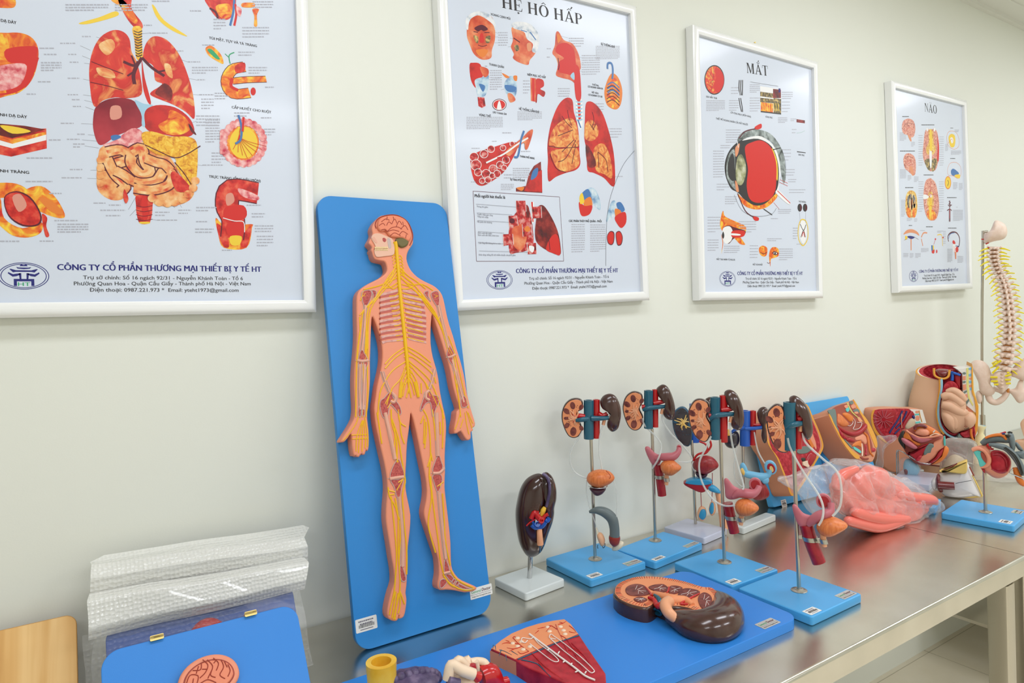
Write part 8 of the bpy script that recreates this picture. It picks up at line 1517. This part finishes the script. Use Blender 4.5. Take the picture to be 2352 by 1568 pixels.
# spine on its stand
F = facing((3.07, -.15, TZ+.0003), 0)
P = Model('spine_model', F, 'pale spine with yellow nerves and pelvis hanging on a steel rod', 'anatomy model')
MB().lathe([(.055, 0), (.055, .006), (.05, .012), (.016, .014), (.014, .03)], 'steel_bar', 32, c=(P.p([(2256, 1000)])[0].x, 0, 0)).build('base', P.root)
rp = P.p(Q5([(345, 205), (333, 1568)])+Q4([(1460, 1100)]))
xb_ = rp[2].x
rod = P.t('rod', Q5([(420, 192), (375, 196), (352, 215), (348, 300)])+Q5([(333, 1568)])+Q4([(1462, 1180)]), .0052, 'steel_bar', [-.02]*6, sub=3)
MB().tube([(xb_+.001, .02, .01), (xb_+.001, .02, P.p(Q4([(1460, 1050)]))[0].y)], .0095, 'steel_bar', 14, sub=1).build('sleeve', rod)
occ = P.bean('skull_base', Q5([(358, 250), (372, 225), (432, 192), (462, 150), (500, 60), (530, 35), (580, 45), (650, 90), (686, 170), (675, 250), (620, 300), (500, 326), (370, 356)]), 'bone_white', .0, .045, .04)
path = [(2284.5, 563), (2283, 578), (2283, 594), (2287, 610), (2293, 625), (2300, 637), (2306, 650), (2310, 666), (2313, 682), (2315, 699), (2316.5, 715), (2318, 730), (2319.5, 745), (2319.5, 757), (2319, 768), (2317, 783), (2314.5, 799), (2312.5, 818), (2308, 838), (2303, 852)]
pts = smooth([(v.x, v.y, 0) for v in P.p(path)], 6); L_ = [0]
for a, b in zip(pts, pts[1:]): L_.append(L_[-1]+(b-a).length)
def atl(s_):
    s_ = max(0, min(L_[-1]-1e-6, s_))
    i = max(k for k in range(len(L_)-1) if L_[k] <= s_); u = (s_-L_[i])/(L_[i+1]-L_[i])
    return pts[i].lerp(pts[i+1], u), (pts[i+1]-pts[i]).normalized()
NVt = 24; rnd = random.Random(5)
ws = [.6+(.4*i/23 if i > 6 else .0) for i in range(NVt)]; tot = sum(ws); s_ = .004
for i in range(NVt):
    h_ = ws[i]/tot*(L_[-1]-.004); c_, t_ = atl(s_+h_/2); s_ += h_
    nx = Vector((-t_.y, t_.x, 0)); 
    if nx.x < 0: nx = -nx
    W_ = .0165+.0105*i/23 if i > 6 else .019; hh = h_*.4
    m = MB(); T_ = UPM @ Matrix(((nx.x, t_.x, 0, c_.x), (nx.y, t_.y, 0, c_.y), (0, 0, 1, 0), (0, 0, 0, 1)))
    # body, waisted
    vs = []; n = 16
    for k, (yy, sc) in enumerate(((-hh, 1), (-hh*.7, 1.03), (0, .88), (hh*.7, 1.03), (hh, 1))):
        vs += [(W_*.85*sc*math.cos(2*math.pi*j/n), yy, -.012+W_*.7*sc*math.sin(2*math.pi*j/n)) for j in range(n)]
    m.add(vs, [(k*n+j, k*n+(j+1) % n, (k+1)*n+(j+1) % n, (k+1)*n+j) for k in range(4) for j in range(n)]+[tuple(range(n))[::-1], tuple(4*n+j for j in range(n))], 'bone_white', T_)
    sl = hh*.9 if 6 < i < 19 else .0
    for sg in (-1, 1):
        m.tube([(sg*W_*.3, 0, .004), (sg*W_*.95, -hh*.3, .008), (sg*(W_*1.55 if i > 4 else W_*1.2), -hh*.7-.002, .012)], [hh*.75, hh*.6, hh*.45], 'bone_white', 8, T_, sub=3)
        m.ball((sg*W_*.62, hh*.3, .012), (W_*.3, hh*.95, .006), 'bone_white', 10, 7, T_)
    m.tube([(0, hh*.2, .008), (0, sl*.6, .02), (0, sl*1.6+hh*.3, .032)], [hh*.8, hh*.55, hh*.42], 'bone_white', 8, T_, sub=3)
    m.ball((0, 0, .01), (W_*.6, hh*.8, .007), 'bone_white', 10, 7, T_)
    m.build('vertebra', P.root, 60)
    if i < NVt-1:
        q_, tq = atl(s_); MB().ball((q_.x, q_.y, -.008), (W_*.72, h_*.16, W_*.6), 'joint_orange', 14, 8, UPM).build('disc', P.root)
    for sg in (-1, 1):
        ln = .024+.012*rnd.random()+(.004 if i < 6 else 0); dr_ = .010 if sg > 0 else .013
        if i < 4 and sg > 0: dr_ = .006
        a_ = c_+nx*(sg*W_*.7); e_ = a_+nx*(sg*ln)+Vector((0, -dr_-.004*rnd.random(), 0))
        MB().tube([(a_.x, a_.y, .004), ((a_.x+e_.x)/2, (a_.y+e_.y)/2+.003, .012), (e_.x, e_.y, .02)], [.0032, .0028, .002] if i > 5 else [.0042, .0034, .0018], 'nerve_bright', 7, UPM, sub=3).build('spinal_nerve', P.root)
sa = P.bean('sacrum', Q4([(1610, 330), (1700, 265), (1790, 245), (1900, 245), (1975, 270), (1990, 350), (1950, 480), (1890, 590), (1820, 640), (1760, 570), (1680, 490), (1620, 410)]), 'bone_white', .0, .018, .016)
for k, y in enumerate((300, 360, 420, 480, 540)): sa_b = P.bean('crest', Q4([(1790-4*k, y), (1815, y-16), (1842+3*k, y), (1815, y+20)]), 'bone_white', .016, .007, .004, sa)
for q in ([(1606, 360), (1735, 362)], [(1615, 436), (1740, 434)], [(1668, 494), (1752, 490)], [(1872, 342), (1985, 312)], [(1870, 410), (1975, 404)], [(1888, 476), (1975, 470)], [(1903, 283), (1950, 280)], [(1640, 290), (1760, 170)], [(1650, 150), (1800, 60)]): P.t('sacral_nerve', Q4(q), .0038, 'nerve_bright', .022, sub=1)
P.bean('hip_bone', Q4([(1245, 130), (1300, 65), (1400, 52), (1500, 85), (1580, 170), (1615, 270), (1640, 360), (1605, 470), (1650, 540), (1690, 600), (1670, 660), (1590, 700), (1500, 690), (1430, 640), (1400, 560), (1385, 450), (1330, 330), (1275, 220)]), 'bone_white', -.01, .02, .02)
P.t('pelvic_ring', Q4([(1560, 640), (1600, 770), (1700, 815), (1800, 770), (1880, 690), (1920, 620)]), [.012, .0125, .012, .0115, .01, .008], 'bone_white', -.02); P.t('pelvic_ring', Q4([(1650, 560), (1760, 600), (1850, 640), (1910, 600)]), [.01, .009, .009, .008], 'bone_white', -.03)
P.bean('hip_socket', Q4([(1345, 640), (1410, 600), (1460, 680), (1455, 790), (1400, 840), (1350, 760)]), 'bone_white', -.02, .016, .016)
P.bean('hip_bone', Q4([(1985, 340), (1975, 240), (2060, 130), (2200, 20), (2330, -30), (2420, 60), (2420, 300), (2330, 420), (2180, 420), (2120, 400), (2060, 370)]), 'bone_white', -.01, .02, .02)
P.bean('pelvic_ring', Q4([(1925, 580), (2050, 555), (2120, 420), (2200, 420), (2210, 560), (2300, 640), (2240, 760), (2160, 826), (2090, 810), (2030, 730), (1985, 670), (1935, 630)]), 'bone_white', -.02, .016, .016)
P.bean('pubic_joint', Q4([(1890, 600), (1925, 560), (1960, 580), (1950, 640), (1900, 650)]), 'joint_orange', -.02, .01, .01)
for q in ([(325, 296), (360, 298)], [(385, 365), (430, 345)], [(415, 410), (440, 415)]): P.t('artery', Q5(q), .0024, 'artery', .012, sub=1)
# small blue base showing behind the clear bag
p_ = onz(2150, 1148, TZ+.018); F = upright((p_.x-.05, p_.y+.02, TZ+.0003), .3)
q_ = thing('blue_base_plate', F, 'corner of a small blue base plate peeking out behind the clear pink bag', 'base plate')
MB().slab(rrect(.12, .09, .005, 3), 0, .018, 'base_blue', .002, 2).build('plate', q_)
